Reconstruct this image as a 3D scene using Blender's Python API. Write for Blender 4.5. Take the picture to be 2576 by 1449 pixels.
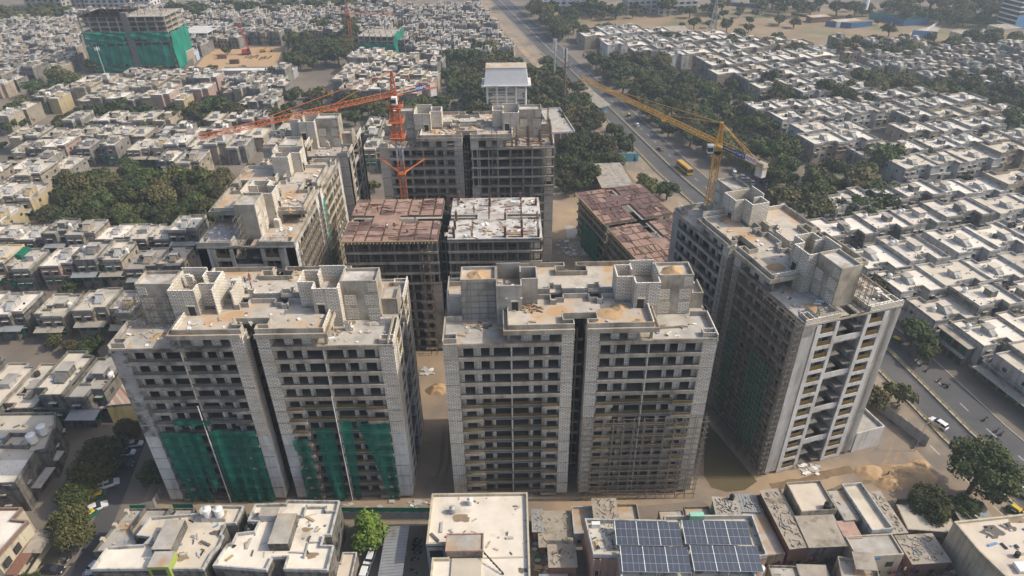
import bpy, bmesh, math, random
from mathutils import Vector, Matrix, noise
R = math.radians
for o in list(bpy.data.objects): bpy.data.objects.remove(o)
scene = bpy.context.scene; COL = scene.collection
# ---------------------------------------------------------------- camera, sky, sun, exposure
CAM_H, PITCH, ROLL, FPX = 118.0, R(32.8), R(0.75), 1717.0
cd = bpy.data.cameras.new('camera'); cam = bpy.data.objects.new('camera', cd); COL.objects.link(cam); scene.camera = cam
cd.sensor_width = 36; cd.lens = 36 * FPX / 2576; cd.clip_start = 1; cd.clip_end = 6000
cam.location = (0, 0, CAM_H)
cam.rotation_euler = (Matrix.Rotation(math.pi/2 - PITCH, 3, 'X') @ Matrix.Rotation(-ROLL, 3, 'Z')).to_euler()
SUN_EL, SUN_AZ = R(42), R(91)            # azimuth measured from +Y towards +X
world = bpy.data.worlds.new('World'); scene.world = world; world.use_nodes = True
wn = world.node_tree; bg = wn.nodes['Background']
sky = wn.nodes.new('ShaderNodeTexSky'); sky.sky_type = 'NISHITA'; sky.sun_disc = False
sky.sun_elevation = SUN_EL; sky.sun_rotation = SUN_AZ; sky.dust_density = 3.0; sky.air_density = 0.85
wn.links.new(sky.outputs[0], bg.inputs[0]); bg.inputs[1].default_value = 0.15
ld = bpy.data.lights.new('sun', 'SUN'); sun = bpy.data.objects.new('sun', ld); COL.objects.link(sun)
ld.energy = 2.55; ld.angle = R(0.6); ld.color = (1, 0.92, 0.79)
sd = Vector((math.sin(SUN_AZ)*math.cos(SUN_EL), math.cos(SUN_AZ)*math.cos(SUN_EL), math.sin(SUN_EL)))
sun.rotation_euler = (-sd).to_track_quat('-Z', 'Y').to_euler()
scene.view_settings.view_transform = 'Standard'; scene.view_settings.look = 'None'
scene.view_settings.exposure = 0.56; scene.view_settings.gamma = 1
scene.render.engine = 'CYCLES'
scene.cycles.max_bounces = 6; scene.cycles.diffuse_bounces = 3; scene.cycles.transparent_max_bounces = 12
scene.cycles.volume_bounces = 0; scene.cycles.caustics_reflective = False; scene.cycles.caustics_refractive = False

def at(px, py, z=0.0):                   # where the sight line of a photo point (2576 px wide) meets height z
    x = (px - 1288) / FPX; y = -(py - 724.5) / FPX
    c, s = math.cos(ROLL), math.sin(ROLL); x, y = x*c + y*s, -x*s + y*c
    d = (x, math.cos(PITCH) + y*math.sin(PITCH), -math.sin(PITCH) + y*math.cos(PITCH))
    t = (z - CAM_H) / d[2]
    return Vector((d[0]*t, d[1]*t, z))
def zone(pts, z=0.0): return [at(px, py, z).xy for px, py in pts]
def inside(p, poly):
    x, y = p[0], p[1]; r = False; j = len(poly) - 1
    for i in range(len(poly)):
        a, b = poly[i], poly[j]
        if (a[1] > y) != (b[1] > y) and x < (b[0]-a[0])*(y-a[1])/(b[1]-a[1]) + a[0]: r = not r
        j = i
    return r
def depth_of(p): return p[1]*math.cos(PITCH) + (CAM_H - 4)*math.sin(PITCH)
def in_view(x, y, m=0.06):
    f = depth_of((x, y)); a = x / f; b = (y*math.sin(PITCH) - (CAM_H-5)*math.cos(PITCH)) / f
    return abs(a) < 0.75 + m and abs(b) < 0.422 + m
# ---------------------------------------------------------------- materials
def mat(name, c1, c2=None, scale=0.3, detail=6, c3=None, s3=0.05, t3=(0.5, 0.62), rough=0.9, metal=0.0, rand=0.0, streak=0.0, spec=0.15, bump=0.0):
    """c1-c2 mottled by noise; c3 larger blotches; rand varies whole objects; streak = rain streaks down walls"""
    m = bpy.data.materials.new(name); m.use_nodes = True; nt = m.node_tree; N, L = nt.nodes, nt.links
    b = N['Principled BSDF']; b.inputs['Roughness'].default_value = rough; b.inputs['Metallic'].default_value = metal
    b.inputs['Specular IOR Level'].default_value = spec
    tc = N.new('ShaderNodeTexCoord')
    def noi(s, d=4, vec=None, ro=0.6):
        n = N.new('ShaderNodeTexNoise'); n.inputs['Scale'].default_value = s; n.inputs['Detail'].default_value = d; n.inputs['Roughness'].default_value = ro
        L.new(vec or tc.outputs['Object'], n.inputs['Vector']); return n.outputs['Fac']
    def ramp(fac, lo, hi):
        r = N.new('ShaderNodeMapRange'); r.inputs[1].default_value = lo; r.inputs[2].default_value = hi; L.new(fac, r.inputs[0]); return r.outputs[0]
    def mix(fac, a, bb):
        x = N.new('ShaderNodeMix'); x.data_type = 'RGBA'
        if isinstance(fac, float): x.inputs[0].default_value = fac
        else: L.new(fac, x.inputs[0])
        for i, v in ((6, a), (7, bb)):
            if isinstance(v, tuple): x.inputs[i].default_value = (*v, 1)
            else: L.new(v, x.inputs[i])
        return x.outputs[2]
    col = c1
    if c2: col = mix(ramp(noi(scale, detail), 0.32, 0.68), c1, c2)
    if c3: col = mix(ramp(noi(s3, 5), *t3), col, c3)
    if streak:
        mp = N.new('ShaderNodeMapping'); mp.inputs['Scale'].default_value = (1.1, 1.1, 0.12); L.new(tc.outputs['Object'], mp.inputs[0])
        col = mix(ramp(noi(1.0, 5, mp.outputs[0]), 0.48, 0.75), col, (0.055, 0.052, 0.048)) if streak >= 1 else mix(ramp(noi(1.0, 5, mp.outputs[0]), 0.5, 0.85 + (1-streak)*0.3), col, (0.07, 0.066, 0.06))
    if rand:
        oi = N.new('ShaderNodeObjectInfo'); hs = N.new('ShaderNodeHueSaturation')
        r = N.new('ShaderNodeMapRange'); r.inputs[3].default_value = 1-rand; r.inputs[4].default_value = 1+rand; L.new(oi.outputs['Random'], r.inputs[0]); L.new(r.outputs[0], hs.inputs['Value'])
        m2 = N.new('ShaderNodeMath'); m2.operation = 'MULTIPLY'; m2.inputs[1].default_value = 7.13; L.new(oi.outputs['Random'], m2.inputs[0])
        m3 = N.new('ShaderNodeMath'); m3.operation = 'FRACT'; L.new(m2.outputs[0], m3.inputs[0])
        r2 = N.new('ShaderNodeMapRange'); r2.inputs[3].default_value = 0.5-rand*0.06; r2.inputs[4].default_value = 0.5+rand*0.06; L.new(m3.outputs[0], r2.inputs[0]); L.new(r2.outputs[0], hs.inputs['Hue'])
        if isinstance(col, tuple): hs.inputs['Color'].default_value = (*col, 1)
        else: L.new(col, hs.inputs['Color'])
        col = hs.outputs[0]
    if isinstance(col, tuple): b.inputs['Base Color'].default_value = (*col, 1)
    else: L.new(col, b.inputs['Base Color'])
    if bump:
        bp = N.new('ShaderNodeBump'); bp.inputs['Strength'].default_value = bump; L.new(noi(scale*3, 4), bp.inputs['Height']); L.new(bp.outputs[0], b.inputs['Normal'])
    return m
def brick_mat(name, c1, c2, mortar, bw=0.95, rh=0.33, ms=0.055, stain=(0.36, 0.31, 0.23)):
    m = bpy.data.materials.new(name); m.use_nodes = True; nt = m.node_tree; N, L = nt.nodes, nt.links
    b = N['Principled BSDF']; b.inputs['Roughness'].default_value = 0.92; b.inputs['Specular IOR Level'].default_value = 0.1
    tc = N.new('ShaderNodeTexCoord'); sp = N.new('ShaderNodeSeparateXYZ'); L.new(tc.outputs['Object'], sp.inputs[0])
    ad = N.new('ShaderNodeMath'); ad.operation = 'ADD'; L.new(sp.outputs[0], ad.inputs[0]); L.new(sp.outputs[1], ad.inputs[1])
    cb = N.new('ShaderNodeCombineXYZ'); L.new(ad.outputs[0], cb.inputs[0]); L.new(sp.outputs[2], cb.inputs[1])
    br = N.new('ShaderNodeTexBrick'); L.new(cb.outputs[0], br.inputs['Vector'])
    for k, v in (('Color1', c1), ('Color2', c2), ('Mortar', mortar)): br.inputs[k].default_value = (*v, 1)
    br.inputs['Scale'].default_value = 1; br.inputs['Brick Width'].default_value = bw; br.inputs['Row Height'].default_value = rh; br.inputs['Mortar Size'].default_value = ms
    n = N.new('ShaderNodeTexNoise'); n.inputs['Scale'].default_value = 0.22; n.inputs['Detail'].default_value = 5; L.new(tc.outputs['Object'], n.inputs['Vector'])
    r = N.new('ShaderNodeMapRange'); r.inputs[1].default_value = 0.46; r.inputs[2].default_value = 0.8; L.new(n.outputs['Fac'], r.inputs[0])
    x = N.new('ShaderNodeMix'); x.data_type = 'RGBA'; L.new(r.outputs[0], x.inputs[0]); L.new(br.outputs['Color'], x.inputs[6]); x.inputs[7].default_value = (*stain, 1)
    L.new(x.outputs[2], b.inputs['Base Color'])
    return m
M = dict(
 concrete=mat('raw_concrete', (0.315,0.28,0.22), (0.44,0.395,0.32), 0.5, c3=(0.19,0.165,0.125), s3=0.13, t3=(0.48,0.66), streak=0.5),
 dark_concrete=mat('shaded_inner_concrete', (0.13,0.12,0.105), (0.175,0.162,0.14), 0.4),  # concrete with the shade of interiors and recesses put into its colour
 plaster=mat('grey_plaster', (0.335,0.312,0.27), (0.41,0.383,0.335), 0.6, c3=(0.22,0.20,0.165), s3=0.14, t3=(0.48,0.68), streak=0.2),
 pale_plaster=mat('pale_plaster', (0.47,0.455,0.425), (0.56,0.545,0.515), 0.5, c3=(0.35,0.335,0.30), s3=0.12, t3=(0.5,0.7), streak=0.2),
 wet_plaster=mat('stained_plaster', (0.36,0.355,0.345), (0.26,0.25,0.24), 0.25, c3=(0.07,0.066,0.06), s3=0.2, t3=(0.42,0.56)),
 block=brick_mat('aac_block', (0.76,0.71,0.62), (0.60,0.555,0.475), (0.17,0.145,0.11)),
 stained_band=mat('stained_band', (0.25,0.235,0.205), (0.36,0.335,0.29), 0.5, c3=(0.065,0.06,0.052), s3=0.13, t3=(0.44,0.6), streak=0.8),
 slab=mat('dusty_slab', (0.34,0.295,0.235), (0.57,0.525,0.45), 0.3, c3=(0.42,0.275,0.15), s3=0.15, t3=(0.48,0.62)),
 slab_grey=mat('grey_slab', (0.28,0.255,0.22), (0.46,0.43,0.375), 0.3, c3=(0.38,0.255,0.145), s3=0.2, t3=(0.5,0.64)),
 slab_white=mat('fresh_white_slab', (0.57,0.545,0.495), (0.40,0.37,0.32), 0.5, c3=(0.27,0.235,0.195), s3=0.22, t3=(0.48,0.62)),
 rail=mat('brown_railing', (0.21,0.145,0.05), (0.15,0.105,0.045), 0.7),
 rail_dark=mat('grey_railing', (0.10,0.095,0.09), (0.15,0.14,0.13), 0.7),
 ply=mat('red_plywood', (0.235,0.145,0.112), (0.335,0.225,0.18), 0.35, c3=(0.13,0.09,0.075), s3=0.3, t3=(0.55,0.68), rand=0.1),
 ply_dark=mat('dark_red_plywood', (0.115,0.075,0.068), (0.175,0.112,0.098), 0.35, c3=(0.075,0.055,0.05), s3=0.3, t3=(0.55,0.7)),
 timber=mat('timber', (0.36,0.26,0.15), (0.45,0.34,0.21), 0.8),
 rebar=mat('rusty_rebar', (0.10,0.065,0.045), (0.15,0.09,0.055), 1.0),
 pipe=mat('scaffold_pipe', (0.17,0.145,0.115), (0.25,0.21,0.165), 0.8, metal=0.1, rough=0.6),
 sand=mat('orange_sand', (0.36,0.235,0.125), (0.45,0.305,0.17), 0.5),
 earth=mat('bare_earth', (0.29,0.21,0.135), (0.39,0.285,0.18), 0.09, c3=(0.215,0.175,0.135), s3=0.04, t3=(0.45,0.6)),
 ground=mat('dusty_ground', (0.155,0.13,0.10), (0.22,0.185,0.145), 0.08, c3=(0.15,0.125,0.10), s3=0.03, t3=(0.48,0.62)),
 field=mat('dry_field', (0.215,0.16,0.10), (0.29,0.215,0.135), 0.04, c3=(0.15,0.15,0.08), s3=0.018, t3=(0.5,0.62)),
 asphalt=mat('asphalt', (0.075,0.074,0.075), (0.10,0.097,0.094), 0.2, c3=(0.125,0.115,0.105), s3=0.04, t3=(0.5,0.7), rough=0.8),
 dusty_road=mat('dusty_road', (0.17,0.145,0.12), (0.22,0.185,0.145), 0.15, c3=(0.12,0.11,0.10), s3=0.05, t3=(0.5,0.65)),
 sandy_road=mat('sandy_road', (0.24,0.19,0.135), (0.30,0.24,0.17), 0.12, c3=(0.17,0.145,0.115), s3=0.05, t3=(0.48,0.62)),
 kerb=mat('kerb_stone', (0.40,0.37,0.30), (0.30,0.27,0.22), 0.6),
 white_paint=mat('road_paint', (0.62,0.61,0.58), (0.5,0.48,0.45), 0.8),
 yellow_paint=mat('yellow_kerb_paint', (0.42,0.32,0.10), (0.33,0.26,0.11), 0.7),
 orange=mat('orange_crane_paint', (0.50,0.145,0.045), (0.42,0.12,0.045), 0.6, rough=0.5, spec=0.3),
 yellow=mat('yellow_crane_paint', (0.52,0.29,0.055), (0.44,0.24,0.05), 0.6, rough=0.5, spec=0.3),
 steel=mat('galvanised_steel', (0.42,0.42,0.42), (0.33,0.33,0.33), 0.8, rough=0.5, metal=0.3),
 black=mat('black_paint', (0.018,0.018,0.02), (0.03,0.03,0.032), 1.0, rough=0.5),
 blue=mat('blue_banner', (0.03,0.06,0.21), (0.035,0.07,0.24), 1.0),
 white=mat('white_paint', (0.74,0.73,0.70), (0.66,0.65,0.62), 0.6),
 red=mat('red_paint', (0.42,0.035,0.03), (0.36,0.03,0.03), 0.6),
 glass=mat('dark_glass', (0.025,0.03,0.035), (0.035,0.04,0.045), 0.5, rough=0.2, spec=0.5),
 painted_gloom=mat('painted_room_shade', (0.035,0.033,0.03), (0.05,0.047,0.042), 0.5),  # near-black colour paints the darkness of unlit rooms behind openings
 sheet=mat('grey_sheet_metal', (0.33,0.335,0.33), (0.26,0.265,0.26), 0.4, c3=(0.24,0.17,0.11), s3=0.4, t3=(0.58,0.7), rough=0.55, metal=0.2),
 asbestos=mat('dusty_cement_sheet', (0.28,0.245,0.195), (0.37,0.325,0.26), 0.5, c3=(0.19,0.16,0.125), s3=0.4, t3=(0.52,0.66)),
 blue_sheet=mat('blue_sheet', (0.12,0.25,0.42), (0.15,0.29,0.46), 0.6),
 green_cloth=mat('green_shutter', (0.012,0.14,0.085), (0.015,0.11,0.07), 0.6),
 tank_white=mat('white_tank', (0.72,0.70,0.66), (0.64,0.62,0.58), 0.8, rough=0.6),
 tank_black=mat('black_tank', (0.03,0.03,0.03), (0.05,0.048,0.045), 0.8, rough=0.5),
 red_brick=brick_mat('red_brick_wall', (0.21,0.105,0.072), (0.17,0.088,0.062), (0.24,0.21,0.175), 0.6, 0.3, 0.03, (0.22,0.1,0.07)),
 pink=mat('pink_wall', (0.42,0.28,0.22), (0.36,0.235,0.185), 0.3, streak=0.3),
 yellow_wall=mat('yellow_wall', (0.60,0.47,0.20), (0.54,0.42,0.19), 0.3, streak=0.4),
 cream_wall=mat('cream_wall', (0.50,0.44,0.33), (0.44,0.385,0.28), 0.3, c3=(0.33,0.29,0.22), s3=0.2, t3=(0.5,0.7), streak=0.4),
 green_wall=mat('lime_wall', (0.29,0.36,0.08), (0.26,0.32,0.08), 0.3),
 mint_wall=mat('mint_wall', (0.30,0.55,0.42), (0.27,0.49,0.38), 0.3),
 panel=mat('solar_cell', (0.05,0.06,0.085), (0.065,0.078,0.10), 0.7, rough=0.3, spec=0.6),
 puddle=mat('muddy_water', (0.105,0.085,0.045), (0.13,0.105,0.06), 0.1, rough=0.12, spec=0.5),
 dark_grey=mat('dark_grey_surface', (0.05,0.05,0.052), (0.075,0.072,0.07), 0.4),
 rubble=mat('rubble', (0.48,0.46,0.43), (0.34,0.31,0.27), 1.2),
 debris=mat('plastic_debris', (0.55,0.52,0.48), (0.30,0.24,0.19), 2.0),
 tyre=mat('tyre', (0.02,0.02,0.02), (0.03,0.03,0.03), 1.0),
 bark=mat('bark', (0.10,0.075,0.05), (0.14,0.11,0.08), 1.0),
)
WALLS = [mat('grey_wall', (0.165,0.157,0.138), (0.225,0.212,0.185), 0.3, c3=(0.075,0.07,0.062), s3=0.35, t3=(0.5,0.66), streak=1.0, rand=0.16),
         mat('tan_wall', (0.26,0.218,0.165), (0.32,0.272,0.21), 0.3, c3=(0.12,0.103,0.083), s3=0.35, t3=(0.52,0.68), streak=0.8, rand=0.16),
         mat('white_wall', (0.46,0.448,0.42), (0.36,0.35,0.325), 0.3, c3=(0.17,0.162,0.148), s3=0.3, t3=(0.54,0.7), streak=0.8, rand=0.1)]
ACCENT = [mat('rose_wall', (0.34,0.235,0.195), (0.29,0.20,0.165), 0.3, streak=0.7), mat('ochre_wall', (0.38,0.305,0.175), (0.32,0.26,0.155), 0.3, streak=0.7), mat('pale_blue_wall', (0.36,0.43,0.50), (0.31,0.375,0.44), 0.3, streak=0.7), mat('brown_wall', (0.23,0.125,0.085), (0.19,0.105,0.075), 0.3, streak=0.7)]
ROOFS = [mat('white_roof', (0.71,0.65,0.55), (0.58,0.52,0.425), 0.22, c3=(0.40,0.36,0.30), s3=0.15, t3=(0.52,0.68), rand=0.08),
         mat('cream_roof', (0.55,0.485,0.385), (0.47,0.41,0.32), 0.25, c3=(0.37,0.325,0.265), s3=0.13, t3=(0.54,0.7), rand=0.12),
         mat('grey_roof', (0.38,0.35,0.305), (0.32,0.295,0.255), 0.25, c3=(0.22,0.2,0.17), s3=0.15, t3=(0.54,0.7), rand=0.12)]
PARA = mat('weathered_parapet', (0.41,0.385,0.34), (0.28,0.26,0.23), 0.5, c3=(0.13,0.12,0.103), s3=0.5, t3=(0.52,0.7), streak=0.9, rand=0.16)
# ---------------------------------------------------------------- mesh building
class MB:
    def __init__(s): s.v = []; s.f = []; s.m = []; s.mats = []
    def mi(s, m):
        m = M[m] if isinstance(m, str) else m
        if m not in s.mats: s.mats.append(m)
        return s.mats.index(m)
    def face(s, pts, m):
        i = len(s.v); s.v += [tuple(p) for p in pts]; s.f.append(tuple(range(i, i+len(pts)))); s.m.append(s.mi(m))
    def box(s, x0, y0, z0, x1, y1, z1, m, top=None):
        if x0 > x1: x0, x1 = x1, x0
        if y0 > y1: y0, y1 = y1, y0
        i = len(s.v); k = s.mi(m); kt = s.mi(top) if top else k
        s.v += [(x0,y0,z0),(x1,y0,z0),(x1,y1,z0),(x0,y1,z0),(x0,y0,z1),(x1,y0,z1),(x1,y1,z1),(x0,y1,z1)]
        for f, mm in (((3,2,1,0),k),((4,5,6,7),kt),((0,1,5,4),k),((1,2,6,5),k),((2,3,7,6),k),((3,0,4,7),k)):
            s.f.append(tuple(i+a for a in f)); s.m.append(mm)
    def hexa(s, p, m):                     # eight corners: bottom four, top four
        i = len(s.v); k = s.mi(m); s.v += [tuple(q) for q in p]
        for f in ((3,2,1,0),(4,5,6,7),(0,1,5,4),(1,2,6,5),(2,3,7,6),(3,0,4,7)): s.f.append(tuple(i+a for a in f)); s.m.append(k)
    def bar(s, a, b, r, m, r2=None):       # square bar between two points
        a, b = Vector(a), Vector(b); d = b - a
        if d.length < 1e-6: return
        d.normalize(); u = d.cross(Vector((0,0,1)) if abs(d.z) < 0.95 else Vector((1,0,0))).normalized(); w = d.cross(u); r2 = r2 or r
        s.hexa([a+u*r+w*r, a-u*r+w*r, a-u*r-w*r, a+u*r-w*r, b+u*r2+w*r2, b-u*r2+w*r2, b-u*r2-w*r2, b+u*r2-w*r2], m)
    def tube(s, a, b, r, m, r2=None, n=8, cap=True):
        a, b = Vector(a), Vector(b); d = (b-a).normalized(); u = d.cross(Vector((0,0,1)) if abs(d.z) < 0.95 else Vector((1,0,0))).normalized(); w = d.cross(u); r2 = r if r2 is None else r2
        i = len(s.v); k = s.mi(m)
        for c, q in ((a, r), (b, r2)): s.v += [tuple(c + (u*math.cos(2*math.pi*j/n) + w*math.sin(2*math.pi*j/n))*q) for j in range(n)]
        for j in range(n): s.f.append((i+(j+1)%n, i+j, i+n+j, i+n+(j+1)%n)); s.m.append(k)
        if cap: s.f.append(tuple(i+j for j in range(n))); s.m.append(k); s.f.append(tuple(i+n+j for j in reversed(range(n)))); s.m.append(k)
    def prism(s, poly, z0, z1, side, top=None, bottom=False):   # poly counter-clockwise
        n = len(poly)
        for j in range(n):
            a, b = poly[j], poly[(j+1) % n]; s.face([(a[0],a[1],z0),(b[0],b[1],z0),(b[0],b[1],z1),(a[0],a[1],z1)], side)
        if top: s.face([(p[0],p[1],z1) for p in poly], top)
        if bottom: s.face([(p[0],p[1],z0) for p in reversed(poly)], side)
    def ring(s, poly, t, z0, z1, m):       # a wall of thickness t standing inside the outline
        q = inset(poly, t); n = len(poly)
        for j in range(n):
            a, b, c, d = poly[j], poly[(j+1)%n], q[(j+1)%n], q[j]
            s.face([(a[0],a[1],z0),(b[0],b[1],z0),(b[0],b[1],z1),(a[0],a[1],z1)], m)
            s.face([(c[0],c[1],z0),(d[0],d[1],z0),(d[0],d[1],z1),(c[0],c[1],z1)], m)
            s.face([(a[0],a[1],z1),(b[0],b[1],z1),(c[0],c[1],z1),(d[0],d[1],z1)], m)
    def mesh(s, name):
        me = bpy.data.meshes.new(name); me.from_pydata(s.v, [], s.f)
        for m in s.mats: me.materials.append(m)
        me.polygons.foreach_set('material_index', s.m); me.update(); return me
    def build(s, name, parent=None, loc=None, rotz=0):
        return link(name, s.mesh(name), parent, loc, rotz)
def link(name, me, parent=None, loc=None, rotz=0):
    o = bpy.data.objects.new(name, me); COL.objects.link(o)
    if parent: o.parent = parent
    if loc is not None: o.location = loc
    if rotz: o.rotation_euler.z = rotz
    return o
def inset(poly, t):
    n = len(poly); r = []
    for j in range(n):
        a, b, c = Vector(poly[j-1][:2]), Vector(poly[j][:2]), Vector(poly[(j+1)%n][:2])
        d1, d2 = (b-a).normalized(), (c-b).normalized(); n1, n2 = Vector((-d1.y, d1.x)), Vector((-d2.y, d2.x))
        k = n1 + n2; q = k.dot(n1); r.append(b + k*(t/q if abs(q) > 1e-4 else 0))
    return r
def tag(o, label, cat, group=None, kind=None):
    if label: o['label'] = label
    if cat: o['category'] = cat
    if group: o['group'] = group
    if kind: o['kind'] = kind
    return o
def thing(name, label, cat, loc=(0,0,0), rotz=0, group=None):
    o = bpy.data.objects.new(name, None); COL.objects.link(o); o.location = loc; o.rotation_euler.z = rotz
    o.empty_display_size = 0.5
    return tag(o, label, cat, group)
def copy_tree(o, parent=None):
    c = o.copy(); COL.objects.link(c)
    if parent: c.parent = parent
    for ch in o.children: copy_tree(ch, c)
    return c
def dup(root, loc, rotz=0, label=None, group=None, scale=None):
    c = copy_tree(root); c.location = loc; c.rotation_euler.z = rotz
    if label: c['label'] = label
    if group: c['group'] = group
    if scale: c.scale = scale
    return c
def struct(name, mb, label=None):
    o = mb.build(name) if isinstance(mb, MB) else mb
    o['kind'] = 'structure'; return o
def sheet(name, poly, z, m, sub=0):
    mb = MB(); mb.face([(p[0], p[1], z) for p in poly], m); return struct(name, mb)
ORD = 'first second third fourth fifth sixth seventh eighth ninth tenth eleventh twelfth thirteenth fourteenth fifteenth sixteenth seventeenth eighteenth nineteenth twentieth'.split()
def ordn(i):
    if i < 20: return ORD[i]
    t = ['', '', 'twenty', 'thirty', 'forty', 'fifty', 'sixty', 'seventy', 'eighty', 'ninety'][(i+1)//10 % 10]; r = (i+1) % 10
    return (t + '-' + ORD[r-1]) if r else t[:-1] + 'ieth'
rng = random.Random(7)
# ---------------------------------------------------------------- ground, roads, yards
g = MB(); S = 2600
for i in range(-1, 1):
    for j in range(-1, 2): g.face([(i*S, j*S, 0), (i*S+S, j*S, 0), (i*S+S, j*S+S, 0), (i*S, j*S+S, 0)], 'ground')
struct('ground', g)
sheet('site_ground', [(-80,93),(40,92),(100,95),(101,112),(92,128),(88,160),(74,235),(55,262),(32,262),(30,300),(-20,300),(-20,226),(-78,222),(-84,150)], 0.03, 'earth')
sheet('dry_field', zone([(1385,62),(1640,118),(2050,125),(2200,205),(2400,190),(2576,150),(2576,60),(2300,30),(1950,18),(1700,10),(1400,6)]), 0.03, 'field')
sheet('excavation_ground', zone([(478,188),(530,121),(738,118),(705,178),(640,190)]), 0.04, 'sand')
PATH = [(124,62),(116.5,85),(108.6,117),(104,148),(71.3,273.5),(62,320.5),(33.2,464.4),(2.4,619.8),(-22,745),(-60,940)]
def offs(path, d):
    r = []
    for i, p in enumerate(path):
        a = Vector(path[max(i-1,0)]); b = Vector(path[min(i+1,len(path)-1)]); t = (b-a).normalized(); r.append(Vector(p) + Vector((t.y, -t.x))*d)   # +d to the right when walking away
    return r
def ribbon(mb, path, d0, d1, z, m, z1=None):
    a, b = offs(path, d0), offs(path, d1)
    for i in range(len(path)-1):
        if z1 is None: mb.face([(*a[i], z), (*b[i], z), (*b[i+1], z), (*a[i+1], z)], m)
        else: mb.hexa([(*a[i],z),(*b[i],z),(*b[i+1],z),(*a[i+1],z),(*a[i],z1),(*b[i],z1),(*b[i+1],z1),(*a[i+1],z1)], m)
mb = MB(); ribbon(mb, PATH, -8.2, 9.8, 0.05, 'asphalt'); ribbon(mb, PATH, -16.5, -8.2, 0.05, 'sandy_road'); struct('main_road', mb)
mb = MB(); ribbon(mb, PATH, 9.8, 17.5, 0.06, 'ground'); ribbon(mb, PATH, -20.5, -16.5, 0.055, 'earth'); struct('road_verge', mb)
mb = MB()
for d in (-0.35, -8.1): ribbon(mb, PATH, d, d+0.5, 0.0, 'kerb', 0.28)
ribbon(mb, PATH, 9.5, 9.8, 0.0, 'kerb', 0.17); struct('road_kerb', mb)
def along(path, step, d):
    pts = offs(path, d); out = []; carry = 0
    for i in range(len(pts)-1):
        a, b = pts[i], pts[i+1]; L = (b-a).length; t = (b-a).normalized(); s = carry
        while s < L: out.append((a + t*s, t)); s += step
        carry = s - L
    return out
for d, nm in ((-0.1, 'right'), (-7.85, 'left')):         # yellow guard rails along both lane dividers
    mb = MB()
    pts = [(p, t) for p, t in along(PATH, 2.4, d) if p.y < 480]
    for (p, t), (q, _) in zip(pts, pts[1:]):
        mb.box(p.x-0.07, p.y-0.07, 0.28, p.x+0.07, p.y+0.07, 1.1, 'yellow_paint')
        for z in (0.62, 1.02): mb.bar((*p, z), (*q, z), 0.05, 'yellow_paint')
    o = mb.build('guard_rail'); tag(o, 'dusty yellow guard rail along the divider on the %s edge of the bus lane' % nm, 'guard rail', 'guard rails of the main road')
mb = MB()
for d in (4.6, -12.4):
    pts = along(PATH, 9, d)
    for p, t in pts:
        n = Vector((t.y, -t.x)); q = p + t*3; mb.face([(*(p-n*0.08), .058), (*(p+n*0.08), .058), (*(q+n*0.08), .058), (*(q-n*0.08), .058)], 'white_paint')
struct('road_marking', mb)
SPATH = [(-81,55),(-84.5,82),(-88,105),(-92,130),(-96,155),(-99,180),(-100,222)]
mb = MB(); ribbon(mb, SPATH, -5.8, 2.6, 0.05, 'dusty_road'); ribbon(mb, SPATH, -2.1, 2.2, 0.056, 'asphalt'); struct('side_street', mb)
sheet('front_lane', [(-84,91.5),(-37,95.5),(-17,94.5),(4,94.6),(40,98),(44,94),(12,90),(3,94),(-17,93.5),(-36,94),(-80,91)], 0.045, 'dusty_road')
sheet('parking_ground', [(84,262),(96,212),(112,216),(110,235),(101,268)], 0.06, 'dusty_road')
# brown puddle, wet tracks and a dark grey patch around the right tower
pud = [(43,101.5),(46,100.2),(50,100.6),(53.5,103),(51.5,109),(48.5,118),(46,124),(44.2,121),(44.6,114),(43.2,109),(42.2,105)]
tag(sheet('puddle', pud, 0.042, 'puddle'), None, None)
sheet('dark_grey_ground', [(84.5,103.5),(88,106),(92,106.5),(96,103),(96.5,99),(92,98.5),(88,99.5),(86,101)], 0.036, 'dark_grey')
sheet('concrete_yard', [(20,203),(31,203),(33,222),(20,226)], 0.05, 'slab_grey')
sheet('pump_yard', [(-2,300),(24,296),(25,338),(-2,340)], 0.05, 'slab_grey')
def heap(name, x, y, z, r, h, m, label, cat='sand heap', group=None, sx=1.0, seed=0):
    mb = MB(); n, k = 22, 8; rr = random.Random(seed + int(x*10)); ring_ = []
    ph = [0.9+0.35*noise.noise((math.cos(6.283*i/n)*1.3+x, math.sin(6.283*i/n)*1.3+y, 0)) for i in range(n)]
    for i in range(k):
        f = i/(k-1); ring_.append([(math.cos(2*math.pi*j/n)*r*sx*(1-f*0.93)*ph[j], math.sin(2*math.pi*j/n)*r*(1-f*0.93)*ph[(j+3) % n], (h*(1-(1-f)**1.35)*(1+0.5*noise.noise((x*.7+math.cos(6.283*j/n)*(1-f)*2.2, y*.7+math.sin(6.283*j/n)*(1-f)*2.2, 3.1))) if i else -0.02)) for j in range(n)])
    for i in range(k-1):
        for j in range(n): mb.face([ring_[i][j], ring_[i][(j+1)%n], ring_[i+1][(j+1)%n], ring_[i+1][j]], m)
    mb.face(ring_[-1], m)
    o = mb.build(name, None, (x, y, z))
    for p in o.data.polygons: p.use_smooth = True
    return tag(o, label, cat, group)

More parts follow.
